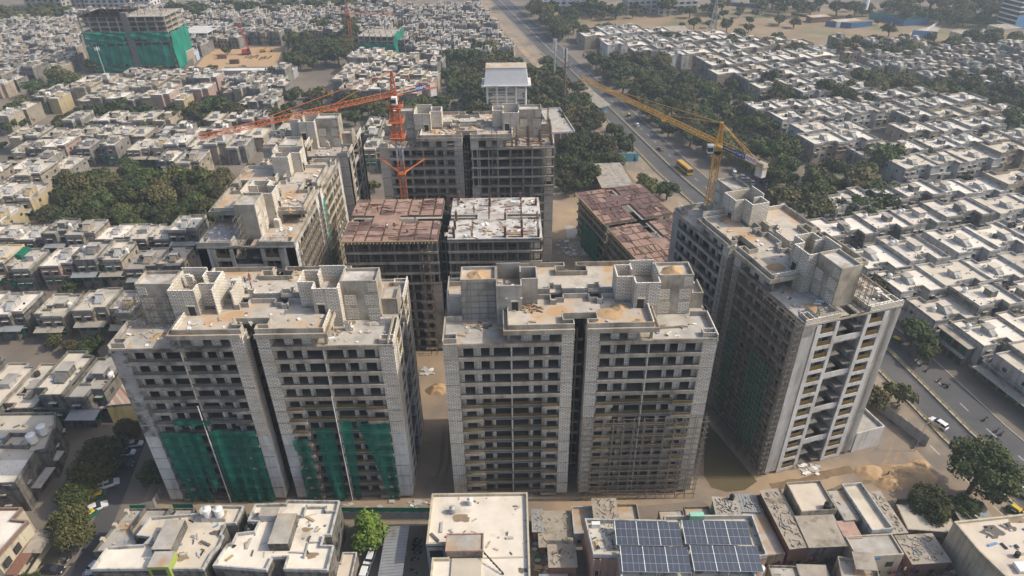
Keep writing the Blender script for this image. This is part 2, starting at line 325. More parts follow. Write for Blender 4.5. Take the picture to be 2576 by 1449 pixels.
mb = MB(); rr = random.Random(9)         # wheel tracks and wet streaks in the yard
for pts, w, m in (([(79,104),(84,108),(88,113),(90,121),(88,132)],0.5,'track'),([(80.6,103.2),(85.4,107),(89.6,112.4),(91.8,121),(89.8,132)],0.5,'track'),([(56,101.4),(63,102.6),(70,105),(77,106.4)],1.5,'wet_earth'),([(-18,101),(-16.6,110),(-17,122),(-14.5,132)],0.6,'track'),([(-16,100.5),(-14.9,110),(-15.3,122),(-12.9,132)],0.6,'track'),([(60,97.8),(66,98.8),(72,101.5),(80,103)],0.8,'wet_earth')):
    M.setdefault('track', mat('wheel_track', (0.225,0.165,0.11), (0.30,0.22,0.145), 0.8)); M.setdefault('wet_earth', mat('wet_earth', (0.16,0.11,0.065), (0.22,0.155,0.095), 0.4))
    P = []
    for a, b in zip(pts, pts[1:]):
        for i in range(6): P.append(Vector(a).lerp(Vector(b), i/6))
    q = offs(P, 0); wv = [w*(0.6+0.7*abs(noise.noise((p.x*.6, p.y*.6, 1)))) for p in P]; l = [offs(P, -wv[i])[i] for i in range(len(P))]; r_ = [offs(P, wv[i])[i] for i in range(len(P))]
    for i in range(len(P)-1): mb.face([(*l[i],.05),(*r_[i],.05),(*r_[i+1],.05),(*l[i+1],.05)], m)
struct('wheel_track_ground', mb)
# ---------------------------------------------------------------- the unfinished apartment towers (one design, different stages)
FH, Z0 = 3.1, 1.0                         # storey height, first floor level above the open ground storey
def lvl(k): return Z0 + FH*k
DEP = 23.0
OPEN = [(3.7,5.6),(7.0,8.6),(9.4,12.5),(12.9,16.0),(16.9,18.6),(19.7,21.6)]
HALF = 24.3
def rail_mesh(mb, T, u0, u1, v, z, m, h=0.95):
    n = max(2, int((u1-u0)/0.17))
    for i in range(n):
        u = u0 + (u1-u0)*(i+0.5)/n; T(mb, u-0.045, v, z, u+0.045, v+0.04, z+h, m)
    T(mb, u0, v-0.03, z+h, u1, v+0.07, z+h+0.07, m)
def tower(name, label, loc, rot, L, K=13, top='full', pier=None, inner=None, rail=None, half_only=False, low=9, sideb=(True, True), core=('plaster','block'), group='unfinished apartment towers', rail_floors=None, Ktop=None, bare=None, faces=(0, 1), endm='plaster', band='concrete'):
    """K: number of the roof slab. pier(k, half, which) and inner(k, half) give wall materials, None = left open. rail(k, half) gives a railing material"""
    root = thing(name, label, 'tower block', (loc[0], loc[1], 0), rot, group)
    pier = pier or (lambda k, h, w: 'block'); inner = inner or (lambda k, h: 'block'); rail = rail or (lambda k, h: 'rail' if k < 9 else None)
    bare = bare or (lambda k, h: False)
    su = L/51.0
    fr = MB(); PIERS, INF, ENDS = {}, {}, {}     # frame; piers, infill and end walls, each its own part
    def Tn(half, side):
        def T(mb, u0, v0, z0, u1, v1, z1, m):
            if half: u0, u1 = 51-u0, 51-u1
            if side: v0, v1 = DEP-v0, DEP-v1
            mb.box(u0*su, v0, z0, u1*su, v1, z1, m)
        return T
    halves = (1,) if half_only else (0, 1)
    for half in halves:
        KK = K if Ktop is None else Ktop[half]
        for side in (0, 1):
            T = Tn(half, side)
            if side not in faces:
                continue
            for k in range(KK+1):
                S = lvl(k)
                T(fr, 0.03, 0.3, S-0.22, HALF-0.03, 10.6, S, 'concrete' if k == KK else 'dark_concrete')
                b = bare(k, half)
                dv = 0.75 if (k < low and not b) else 0.0
                hi = 0.3 if (k >= low and not b) else 0.12
                if b: T(fr, 0.02, -0.3, S-0.5, HALF-0.02, 0.31, S+0.02, 'concrete')
                else:
                    T(fr, 2.75, dv, S-0.5, 21.95, dv+0.3, S+hi, band(half) if callable(band) else band)
                    if dv:
                        for a, c in ((2.8, 6.75), (18.55, 21.9)): T(fr, a, -0.12, S-0.46, c, dv+0.05, S+0.14, band(half) if callable(band) else band)
                if k == KK: break
                rm = rail(k, half)
                if rm and not b:
                    rb = MB()
                    if dv:
                        rail_mesh(rb, T, 6.8, 12.5, dv+0.08, S+0.1, rm, .72); rail_mesh(rb, T, 12.8, 18.5, dv+0.08, S+0.1, rm, .72)
                        rail_mesh(rb, T, 2.85, 6.7, -0.06, S+0.12, rm, .72); rail_mesh(rb, T, 18.6, 21.85, -0.06, S+0.12, rm, .72)
                    else: rail_mesh(rb, T, 2.85, 21.85, 0.1, S+0.25, rm, 0.75)
                    rb.build('railing', root)
                for a, c, w in ((0, 2.7, 0), (22.0, HALF, 1)):
                    m = None if b else pier(k, half, w)
                    if m: T(PIERS.setdefault((half, side, w), MB()), a, 0.14, S, c, 3.0, S+FH, m)
                    else:
                        for q in (a+0.2, c-0.6): T(fr, q, 0.3, S, q+0.4, 1.1, S+FH-0.2, 'concrete')
                    T(fr, a+0.02, 0.09, S-0.26, c-0.02, 0.29, S-0.04, 'concrete')
                im = None if b else inner(k, half); ib = INF.setdefault((half, side), MB()) if im else None; iv = 0.95 if not dv else 1.35
                segs = [2.7] + [x for o_ in OPEN for x in o_] + [22.0]
                for a, c in zip(segs[::2], segs[1::2]):
                    if im is None: T(fr, (a+c)/2-0.2, 0.5 if b else 1.2, S, (a+c)/2+0.2, 1.3 if b else 2.0, S+FH-0.2, 'concrete')
                    else:
                        mid = a + (c-a)*0.45
                        if c-a > 0.7: T(fr, a, iv-0.08, S, mid, iv+0.25, S+FH-0.2, 'concrete' if im == 'block' else 'pale_plaster'); T(ib, mid, iv, S, c, iv+0.2, S+FH, im)
                        else: T(ib, a, iv, S, c, iv+0.2, S+FH, im)
                if im is not None:
                    T(ib, 2.7, iv+0.02, S+2.4, 22, iv+0.18, S+FH-0.2, 'concrete')
                    T(ib, 12.58, 0.03 if not dv else 0.5, S, 12.82, iv, S+FH-0.5, im)
                T(fr, 0.3, 6.6, S, HALF-0.3, 6.8, S+FH-0.2, 'painted_gloom')
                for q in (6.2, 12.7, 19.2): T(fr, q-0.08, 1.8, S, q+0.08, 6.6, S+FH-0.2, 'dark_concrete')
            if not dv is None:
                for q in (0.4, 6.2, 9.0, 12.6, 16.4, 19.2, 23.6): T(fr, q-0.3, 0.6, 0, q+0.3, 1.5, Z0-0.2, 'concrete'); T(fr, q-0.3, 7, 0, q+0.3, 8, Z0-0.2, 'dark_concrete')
        # end elevation of this half
        T0 = Tn(half, 0); wm = ENDS.setdefault(half, MB())
        for k in range(KK+1):
            S = lvl(k)
            if k == KK or bare(k, half):
                T0(fr, -0.1, 0, S-0.45, 0.3, DEP, S, 'concrete'); 
                if k < KK:
                    for v in (0.3, 4, 8, 14.6, 18.6, 22.3): T0(fr, 0.05, v, S, 0.5, v+0.5, S+FH-0.4, 'concrete')
                continue
            for mir in (0, 1):
                def E(mb, u0, v0, z0, u1, v1, z1, m):
                    if mir: v0, v1 = DEP-v0, DEP-v1
                    T0(mb, u0, v0, z0, u1, v1, z1, m)
                em = endm if endm != 'mixed' else ('block' if k > 5 else 'pale_plaster')
                E(wm, 0.0, 0.16, S, 0.3, 2.35, S+FH, em)
                E(wm, 0.95, 2.3, S, 1.2, 3.15, S+FH, 'dark_concrete'); E(wm, 0.28, 2.2, S, 1.0, 2.36, S+FH, 'concrete'); E(fr, 0.3, 2.35, S-0.2, 1.0, 3.1, S+0.25, 'concrete')
                E(wm, -0.12, 3.1, S-0.75, 0.3, 8.3, S+0.1, em)
                E(wm, -0.12, 3.1, S+0.1, 1.6, 4.15, S+FH-0.75, em); E(wm, -0.12, 7.45, S+0.1, 1.6, 8.3, S+FH-0.75, em)
                E(wm, 1.3, 5.9, S+0.1, 1.5, 7.45, S+FH-0.75, em); E(fr, 2.9, 4.15, S, 3.1, 7.45, S+FH-0.75, 'painted_gloom')
                E(wm, 0.3, 8.1, S, 5.0, 8.3, S+FH, em)
                rb = MB(); n = 22
                for i in range(n):
                    v = 4.2 + 3.2*(i+0.5)/n; E(rb, 0.0, v-0.045, S+0.1, 0.05, v+0.045, S+0.85, 'rail')
                E(rb, -0.03, 4.16, S+1.15, 0.06, 7.44, S+1.22, 'rail'); E(rb, -0.03, 4.16, S+0.85, 0.06, 7.44, S+0.92, 'rail'); rb.build('balcony_railing', root)
            T0(wm, 4.6, 8.25, S, 5.0, 14.75, S+FH, endm if endm != 'mixed' else 'plaster')
            T0(fr, 4.5, 9.3, S+0.8, 4.62, 10.4, S+2.4, 'painted_gloom')
            if k % 3 == 2: T0(fr, 0.2, 8.3, S-0.15, 3.4, 14.7, S, 'concrete'); T0(wm, 0.2, 8.3, S, 0.4, 14.7, S+1.3, 'pale_plaster'); T0(wm, 0.4, 8.31, S+0.02, 3.4, 8.5, S+1.3, 'plaster'); T0(wm, 0.4, 14.5, S+0.02, 3.4, 14.69, S+1.3, 'plaster')
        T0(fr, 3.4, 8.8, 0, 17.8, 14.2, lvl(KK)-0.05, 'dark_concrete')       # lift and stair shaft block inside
    # slot between the halves
    if not half_only:
        for side in faces:
            T = Tn(0, side)
            for k in range(min(Ktop or (K, K))):
                S = lvl(k)
                T(fr, HALF, 5.6, S-0.5, 51-HALF, 5.9, S+0.1, 'concrete'); T(fr, 25.35, 5.55, S, 25.65, 5.85, S+FH-0.5, 'concrete')
            T(fr, HALF, 8, 0, 51-HALF, 8.2, lvl(K), 'painted_gloom')
    else: sw_ = MB(); Tn(1, 0)(sw_, 24.25, 0.2, Z0, 24.5, 22.8, lvl(K)+FH, 'plaster'); sw_.build('party_wall', root)
    fr.build('concrete_frame', root)
    for d_, nm in ((PIERS, 'wall_pier'), (INF, 'infill_wall'), (ENDS, 'end_wall')):
        for b_ in d_.values(): b_.build(nm, root) if b_.v else None
    if top == 'full': tower_top(root, L, lvl(K), halves, core, half_only, faces, sideb)
    return root
def tower_top(root, L, S, halves, core, half_only, faces, sideb):
    su = L/51.0; U = S + FH                # terrace level, upper roof level
    def mk(half, side):
        def T(mb, u0, v0, z0, u1, v1, z1, m):
            if half: u0, u1 = 51-u0, 51-u1
            if side: v0, v1 = DEP-v0, DEP-v1
            mb.box(u0*su, v0, z0, u1*su, v1, z1, m)
        return T
    pp, rs, uw = MB(), MB(), MB()
    for half in halves:
        for side in (0, 1):
            T = mk(half, side); c = core[half]
            T(rs, 0.3, 0.35, S, 12, 10.3, S+0.03, 'slab_grey')
            T(pp, -0.02, 0.2, S, 0.2, 8.0, S+1.15, 'plaster' if c != 'block' or not half else 'block'); T(pp, 0.2, 7.8, S, 3.4, 8.0, S+1.15, 'plaster')
            T(pp, 0.2, 0.05, S-0.05, 12, 0.25, S+0.45, 'concrete')
            for a in ((0.2,0.9,2.6,1.05),(0.2,2.3,2.6,2.45),(2.45,1.05,2.6,2.3)): T(pp, a[0],a[1],S,a[2],a[3],S+1.1, 'plaster' if c != 'block' or not half else 'block')
            # upper storey of this wing
            for a, b_ in zip((12.0, 14.9, 18.2, 22.4), (12.5, 16.6, 19.8, HALF)): T(uw, a, 1.2, S, b_, 1.45, U-0.5, 'concrete' if a == 12.0 else ('block' if c == 'block' or half or a > 13 else 'plaster'))
            T(uw, 14.5, 1.15, S, 14.9, 1.5, U-0.5, 'concrete'); T(uw, 12, 1.22, S+2.2, HALF, 1.43, U-0.4, 'concrete')
            T(uw, 22.0, 0.2, S, HALF, 3.0, U-0.5, 'block' if c == 'block' or not half else 'plaster')
            T(uw, 12.0, 6.0, S, 12.25, 10.3, U-0.5, 'block'); T(uw, 12.0, 5.6, S, HALF, 5.8, U-0.5, 'dark_concrete')
            T(rs, 11.3, -0.35, U-0.5, 18.0, 8.6, U, 'slab'); T(rs, 18.0, -0.35, U-0.5, 22.2, 10.4, U, 'slab'); T(rs, 22.2, -0.35, U-0.5, HALF, 1.9, U, 'slab')
            T(rs, 22.2, 4.2, U-0.5, 25.5, 10.4, U, 'slab') if not half_only else T(rs, 22.2, 1.9, U-0.5, HALF, 10.4, U, 'slab')
            T(pp, 11.25, -0.42, U-0.55, HALF, -0.22, U+0.42, 'concrete'); T(pp, 11.25, -0.22, U-0.55, 11.45, 8.5, U+0.42, 'concrete')
            T(pp, 12.1, 0.5, U, HALF, 0.7, U+1.05, 'concrete'); T(pp, 12.1, 0.7, U, 12.3, 7.9, U+1.05, 'block' if c == 'block' else 'plaster')
            T(pp, HALF-0.2, 0.7, U, HALF, 2.0, U+1.05, 'concrete')
            if not half_only:
                T(pp, 22.2, 1.9, U-0.3, HALF-0.2, 2.1, U+1.05, 'concrete'); T(pp, 22.2, 2.1, U-0.3, 22.4, 4.2, U+1.05, 'concrete'); T(pp, 22.4, 4.0, U-0.3, 25.5, 4.2, U+1.05, 'concrete')
            # stepped parapet over the light well, with its wall going down
            for a, b_, v0, v1 in ((18.0,20.5,10.3,10.5),(20.4,20.6,8.3,10.5),(20.4,21.5,8.3,8.5),(21.4,21.6,8.3,9.1),(21.4,23.0,9.0,9.2),(22.9,23.1,9.0,10.6),(22.9,25.5,10.4,10.6)):
                T(pp, a, v0, S-4, b_, v1, U+1.05, 'plaster' if c != 'block' or side == 0 else 'block')
    pp.build('parapet', root); rs.build('roof_slab', root); uw.build('upper_storey_wall', root)
    for half in halves:                    # stair and lift core rising above each end
        T = mk(half, 0); m = core[half]; cm = MB(); rc = 'concrete' if m == 'block' else 'plaster'
        T(cm, 3.4, 8.7, S, 10.1, 8.95, S+8.4, rc); T(cm, 3.4, 13.2, S, 10.1, 13.45, S+9, rc); T(cm, 3.4, 8.95, S, 3.65, 13.2, S+9, rc); T(cm, 9.85, 8.95, S, 10.1, 13.2, S+9, rc)
        T(cm, 3.4, 8.68, S+8.4, 10.1, 8.9, S+9, 'concrete')
        if m == 'block':
            for a, b_, z0, z1 in ((3.6,5.7,0.3,2.7),(7.4,9.6,0.3,2.7),(3.6,5.9,3.6,5.9),(7.6,9.7,3.6,5.9),(3.55,5.2,6.6,8.3)): T(cm, a, 8.62, S+z0, b_, 8.9, S+z1, 'block')
        T(cm, 3.65, 8.95, S+8.2, 9.85, 13.2, S+8.35, 'slab_white' if m == 'block' else 'slab')
        cm.build('stair_core', root)
        wm = MB(); w = 'block' if m == 'block' else 'plaster'
        for a in ((10.1,6.6,14.9,6.85),(10.1,13.8,14.9,14.05),(10.1,6.85,10.35,13.8),(14.65,6.85,14.9,8.9),(14.65,11.5,14.9,13.8),(14.9,9.0,18.0,9.25),(17.75,9.25,18.0,13.2),(14.9,13.2,18.0,13.45)):
            T(wm, a[0], a[1], S, a[2], a[3], S+(9.3 if a[1] > 11 and a[0] < 12 else 8.7), w)
        if m == 'block':
            T(wm, 10.1, 6.57, S+3.1, 14.92, 6.9, S+3.7, 'concrete'); T(wm, 14.88, 8.97, S+3.1, 18.03, 9.3, S+3.7, 'concrete'); T(wm, 12.4, 6.56, S, 12.7, 6.9, S+8.5, 'concrete'); T(wm, 14.5, 6.55, S, 14.95, 6.9, S+8.6, 'concrete'); T(wm, 14.9, 8.95, S, 18.02, 9.2, S+3.1, 'concrete')
        T(wm, 10.35, 6.85, S+5.6, 14.65, 13.8, S+5.8, 'slab_grey'); T(wm, 14.9, 9.25, S+5, 17.75, 13.2, S+5.2, 'slab_grey')
        T(wm, 13.0, 6.5, U, 14.2, 6.7, U+2.2, 'painted_gloom'); T(wm, 12.8, 6.2, U+2.2, 14.4, 6.62, U+2.4, 'concrete')
        wm.build('lift_tower', root)
        if not sideb[half]: continue
        sw = MB(); T(sw, 0.4, 10.6, S, 3.4, 10.85, S+3.6, rc); T(sw, 0.4, 10.85, S, 0.65, 15.6, S+3.6, rc); T(sw, 0.65, 10.85, S, 3.4, 15.6, S+2.6, 'slab'); sw.build('side_block', root)
def formwork_deck(tw, L, z, halves_mat, name_extra=''):
    """the red plywood deck with its gaps and props, or a fresh slab with column starters, on an unfinished tower"""
    su = L/51.0
    for half in (0, 1):
        m = halves_mat[half]
        def X(u): return (51-u)*su if half else u*su
        dk = MB(); rr = random.Random(3+half)
        if m.startswith('ply'):
            base = 0.0
            for v0, v1 in ((-0.7, 10.2), (13.4, DEP+0.6)):
                dk.box(X(-0.5), v0, z-0.45, X(HALF), v1, z-0.28, 'rebar')
                u = -0.5
                while u < HALF-1:
                    w = rr.choice((3.2, 3.7, 4.1)); v = v0
                    u2 = min(u+w, HALF)
                    while v < v1-0.6:
                        h = min(rr.choice((2.2, 3.0, 3.6)), v1-v); dz = rr.uniform(-0.12, 0.06)
                        dk.box(X(u+0.14), v+0.07, z-0.27+dz, X(u2-0.38), v+h-0.1, z-0.02+dz, M[m] if rr.random() < 0.8 else M['ply_dark' if m == 'ply' else 'ply'], M[m] if rr.random() < 0.75 else M['ply_dark' if m == 'ply' else 'ply'])
                        v += h
                    u = u2
                for i in range(26):        # props and joists sticking out of the edge
                    q = X(-0.4 + i*0.94); e = v0 if v0 < 5 else v1; s = -1 if v0 < 5 else 1
                    dk.bar((q, e+0.3*-s, z-0.5), (q, e+0.9*s, z-0.5), 0.06, 'timber')
            dk.box(X(6), 9, z-0.3, X(13), 14, z-0.05, m); dk.box(X(-0.55), -0.95, z-0.34, X(HALF), -0.7, z-0.1, 'timber')
            for i in range(46):
                a = rr.uniform(0, HALF-4); v = rr.choice((rr.uniform(0, 9), rr.uniform(14, 22))); dk.bar((X(a), v, z+0.12), (X(a+rr.uniform(1, 5)), v+rr.uniform(-1.2, 1.2), z+0.14), 0.06, 'rebar')
        else:
            for v0, v1 in ((-0.4, 10.3), (13.2, DEP+0.4)): dk.box(X(0), v0, z-0.3, X(HALF), v1, z, 'slab_white')
            dk.box(X(9), 10.3, z-0.35, X(17), 13.2, z-0.05, 'slab_grey')
            for v0 in (0.5, 5.2, 10, 14, 18.4, 22.4):
                for u in (1, 5.2, 9.5, 13.8, 18, 22.6):
                    if rr.random() < 0.78:
                        q = X(u)
                        for dx, dy in ((-.16,-.3),(.16,-.3),(.16,.3),(-.16,.3)): dk.bar((q+dx, v0+dy, z), (q+dx+rr.uniform(-.05,.05), v0+dy, z+rr.uniform(2.2,3.4)), 0.04, 'rebar')
                        for h in (0.6, 1.2, 1.8): dk.box(q-.2, v0-.34, z+h, q+.2, v0+.34, z+h+.06, 'rebar')
                        if rr.random() < 0.4: dk.box(q-.3, v0-.45, z, q+.3, v0+.45, z+rr.uniform(1.5,2.9), 'ply_dark')
            for i in range(26):
                a = rr.uniform(1, HALF-4); v = rr.choice((rr.uniform(0.5, 9), rr.uniform(14, 22))); dk.bar((X(a), v, z+0.06), (X(a+rr.uniform(-2, 4)), v+rr.uniform(-1.5, 1.5), z+0.1), rr.choice((0.07, 0.12)), rr.choice(('timber', 'ply', 'rebar', 'ply')))
        dk.build('formwork_deck' if m != 'slab_white' else 'fresh_slab', tw)
def scaffold(name, label, tw, L, u0, u1, v, z0, z1, du=2.1, dz=1.55, both=True, group='scaffolds on the towers', m='pipe', r=0.045, seed=1):
    """pipe scaffold standing against the face v of a tower, in the tower's own axes"""
    su = L/51.0; mb = MB(); rr = random.Random(seed)
    n = max(1, round((u1-u0)/du)); nz = round((z1-z0)/dz)
    vs = (v, v-1.1) if both else (v,)
    for vv in vs:
        for i in range(n+1):
            u = (u0+(u1-u0)*i/n)*su; mb.bar((u, vv, z0), (u+rr.uniform(-.08,.08), vv, z1+rr.uniform(0, 1.2)), r, m)
        for j in range(1, nz+1):
            z = z0+(z1-z0)*j/nz; mb.bar((u0*su-0.5, vv, z+rr.uniform(-.08,.08)), (u1*su+0.5, vv, z+rr.uniform(-.08,.08)), r*0.9, m)
    if both:
        for i in range(n+1):
            for j in range(1, nz+1, 1): u = (u0+(u1-u0)*i/n)*su; z = z0+(z1-z0)*j/nz; mb.bar((u, v+0.25, z), (u, v-1.3, z), r*0.8, m)
    for i in range(0, n, 2):
        for j in range(0, nz, 2):
            if rr.random() < 0.5: a = (u0+(u1-u0)*i/n)*su; b = (u0+(u1-u0)*(i+1)/n)*su; z = z0+(z1-z0)*j/nz; mb.bar((a, vs[-1], z), (b, vs[-1], z+2*dz), r*0.8, m)
    mb.v = [tuple(tw['mw'] @ Vector(p)) for p in mb.v] if 'mw' in tw else [tuple(Matrix.Translation(tw.location) @ Matrix.Rotation(tw.rotation_euler.z, 4, 'Z') @ Vector(p)) for p in mb.v]
    o = mb.build(name); return tag(o, label, 'scaffold', group)
def to_world(tw, mb):
    Mx = Matrix.Translation(tw.location) @ Matrix.Rotation(tw.rotation_euler.z, 4, 'Z'); mb.v = [tuple(Mx @ Vector(p)) for p in mb.v]; return mb
def pt_world(tw, L, u, v, z): return Matrix.Translation(tw.location) @ Matrix.Rotation(tw.rotation_euler.z, 4, 'Z') @ Vector((u*L/51.0, v, z))
def net_mat(name, c1, c2, alpha):
    m = mat(name, c1, c2, 1.0); nt = m.node_tree; tn = [n for n in nt.nodes if n.type == 'TEX_NOISE'][0]; tcn = [n for n in nt.nodes if n.type == 'TEX_COORD'][0]; mp = nt.nodes.new('ShaderNodeMapping'); mp.inputs['Scale'].default_value = (.7, .7, .07); nt.links.new(tcn.outputs['Object'], mp.inputs[0]); nt.links.new(mp.outputs[0], tn.inputs['Vector'])  # stretched noise paints the shade of hanging folds into the net colour
    out = nt.nodes['Material Output']; b = nt.nodes['Principled BSDF']
    tr = nt.nodes.new('ShaderNodeBsdfTransparent'); mx = nt.nodes.new('ShaderNodeMixShader'); mx.inputs[0].default_value = alpha
    nt.links.new(tr.outputs[0], mx.inputs[1]); nt.links.new(b.outputs[0], mx.inputs[2]); nt.links.new(mx.outputs[0], out.inputs[0]); return m
M['net'] = net_mat('green_net', (0.007,0.15,0.10), (0.005,0.07,0.048), 0.78)
M['net_bright'] = net_mat('bright_green_net', (0.010,0.25,0.17), (0.006,0.10,0.07), 0.93)
def net(label, tw, L, outline, v, group, m='net', seed=0, nx=None, sag=0.25):
    """a hanging sheet of netting; outline(t) -> (u_left, u_right) at height fraction; built as a wavy grid with thickness of cloth"""
    u0f, u1f, z0, z1 = outline; su = L/51.0; rr = random.Random(seed); mb = MB(); NX, NZ = nx or 14, 18; P = []
    for j in range(NZ+1):
        f = j/NZ; z = z0+(z1-z0)*f; a, b = u0f(f), u1f(f); row = []
        for i in range(NX+1):
            g_ = i/NX; u = a+(b-a)*g_
            w = math.sin(u*2.9+seed+f*2)*0.13*(1.4-f) + math.sin(u*1.7+seed)*0.12 + math.sin(u*0.6+f*5+seed)*0.14 + abs(math.sin(f*math.pi*(z1-z0)/FH))*sag
            row.append((u*su, v-0.1-w, z + (0.12*math.sin(i*1.3+j*2.1+seed) if 0 < j < NZ else (rr.uniform(-0.9, 0.5) if j == 0 else rr.uniform(-0.25, 0.15)))))
        P.append(row)
    for j in range(NZ):
        for i in range(NX): mb.face([P[j][i], P[j][i+1], P[j+1][i+1], P[j+1][i]], m)
    to_world(tw, mb); o = mb.build('safety_net')
    for p in o.data.polygons: p.use_smooth = True
    return tag(o, label, 'safety net', group)
# ---------------------------------------------------------------- the eight unfinished towers
pA = lambda k, h, w: ('wet_plaster' if (h == 0 and w == 0 and k > 4) else 'block') if k >= 6 else 'pale_plaster'
A_L, B_L, C_L, D_L, E_L, F_L, H_L = 52.2, 50.8, 51.0, 50.5, 50.2, 53.4, 51.0
tA = tower('apartment_tower', 'raw concrete tower at front left with green nets hung over its lower floors', (-74.1, 99.4), R(0.2), A_L, pier=pA, inner=lambda k, h: 'block' if h or k > 8 else 'plaster',
           rail=lambda k, h: ('rail' if k < 9 else None) if h else 'rail_dark', core=('block', 'block'), faces=(0, 1), endm='mixed', sideb=(False, True), band=lambda h: 'concrete' if h else 'stained_band')
tB = tower('apartment_tower', 'grey block-walled tower in the front centre with plastered left stair core', (-12.9, 99.4), R(1.0), B_L, core=('plaster', 'block'), endm='plaster')
tC = tower('apartment_tower', 'plastered tower at right whose long dark side is wrapped in scaffolding', (55.3-0.289*C_L, 104.5+0.957*C_L), R(-73.2), C_L, pier=lambda k, h, w: 'plaster', inner=lambda k, h: 'plaster', rail=lambda k, h: 'rail_dark' if k > 6 else 'rail', core=('block', 'block'), endm='pale_plaster', sideb=(True, False))
tD = tower('apartment_tower', 'pale tower behind the front left one with brown railings down its sunny right side', (-49.9, 138.2), R(90), D_L, pier=lambda k, h, w: 'pale_plaster', inner=lambda k, h: 'pale_plaster', rail=lambda k, h: 'rail', core=('block', 'block'), endm='plaster', sideb=(False, True))
tE = tower('apartment_tower', 'bare frame tower in the middle topped by red formwork and a fresh white slab', (-42.4, 151.0), 0.0, E_L, K=11, top='deck', pier=lambda k, h, w: 'block' if 4 < k < 8 else ('plaster' if k <= 4 else None), inner=lambda k, h: 'block' if k < 7 else None, rail=lambda k, h: None, bare=lambda k, h: k >= 7, endm='block')
tF = tower('apartment_tower', 'half finished tower behind the orange crane with plaster only on its left half', (-40.0, 197.8), R(0), F_L, Ktop=(13, 13), pier=lambda k, h, w: ('plaster' if w else 'block') if h == 0 else ('block' if k < 9 else None), inner=lambda k, h: 'plaster' if h == 0 else ('block' if k < 9 else None), rail=lambda k, h: 'rail_dark' if h == 0 else None, bare=lambda k, h: h == 1 and k >= 9, core=('block', 'block'), endm='block')
tG = tower('apartment_tower', 'short block-walled half tower behind the pale left tower under the crane jib', (-48.3-51.6, 191.8), 0.0, 51.6, half_only=True, core=('block', 'block'), endm='block')
tH = tower('apartment_tower', 'low rising frame with dark red formwork deck beside the right tower', (23.4, 217.0), R(-73.2), H_L, K=5, top='deck', pier=lambda k, h, w: None, inner=lambda k, h: None, rail=lambda k, h: None, bare=lambda k, h: True, endm='block')
formwork_deck(tE, E_L, lvl(11)+0.62, ('ply', 'slab_white')); formwork_deck(tH, H_L, lvl(5)+0.6, ('ply_dark', 'ply'))
for tw, L, K, hv, v0 in ((tE, E_L, 11, (0, 1), -.1), (tH, H_L, 5, (0, 1), -.1)):     # shoring props under the fresh decks
    mb = MB(); rr = random.Random(K)
    for k in (K-1, K-2, K-3):
        for i in range(52):
            u = .5+i*.97
            if 24.3 < u < 26.7 or rr.random() < .18: continue
            for v in (.2, 2.2): mb.bar((u*L/51, v, lvl(k)), (u*L/51+rr.uniform(-.12,.12), v+rr.uniform(-.1,.1), lvl(k+1)-.2), .05, 'pipe')
        for z in (.9, 1.9):
            for a, b in ((.5,24),(27,50.5)): mb.bar((a*L/51, .15, lvl(k)+z), (b*L/51, .15, lvl(k)+z+rr.uniform(-.1,.1)), .04, 'pipe')
    mb.build('shoring_prop', tw)
mb = MB(); rr = random.Random(4)                    # column starters and shuttering on the unfinished right end of the crane tower
for u in (40, 43.5, 47, 50.2):
    for v in (.8, 4.5, 8.5, 14.5, 18.5, 22):
        q = u*F_L/51; h = rr.uniform(2.5, 6.5); z = lvl(13)
        for dx, dy in ((-.18,-.3),(.18,-.3),(.18,.3),(-.18,.3)): mb.bar((q+dx, v+dy, z), (q+dx, v+dy, z+h*rr.uniform(.85,1)), .05, 'rebar')
        for hz_ in range(int(h/.7)): mb.box(q-.22, v-.36, z+.4+hz_*.7, q+.22, v+.36, z+.46+hz_*.7, 'rebar')
        if rr.random() < .5: mb.box(q-.35, v-.5, z, q+.35, v+.5, z+h*rr.uniform(.4,.8), 'ply_dark')
for _ in range(40): a = rr.uniform(39.5,50); v = rr.uniform(.5,22); z = lvl(13)+rr.choice((0,1.4,2.6)); mb.bar((a*F_L/51, v, z+.1), ((a+rr.uniform(-3,3))*F_L/51, v+rr.uniform(-2,2), z+rr.uniform(.1,.6)), .08, rr.choice(('timber','rebar','pipe','ply')))
mb.build('column_starter', tF)
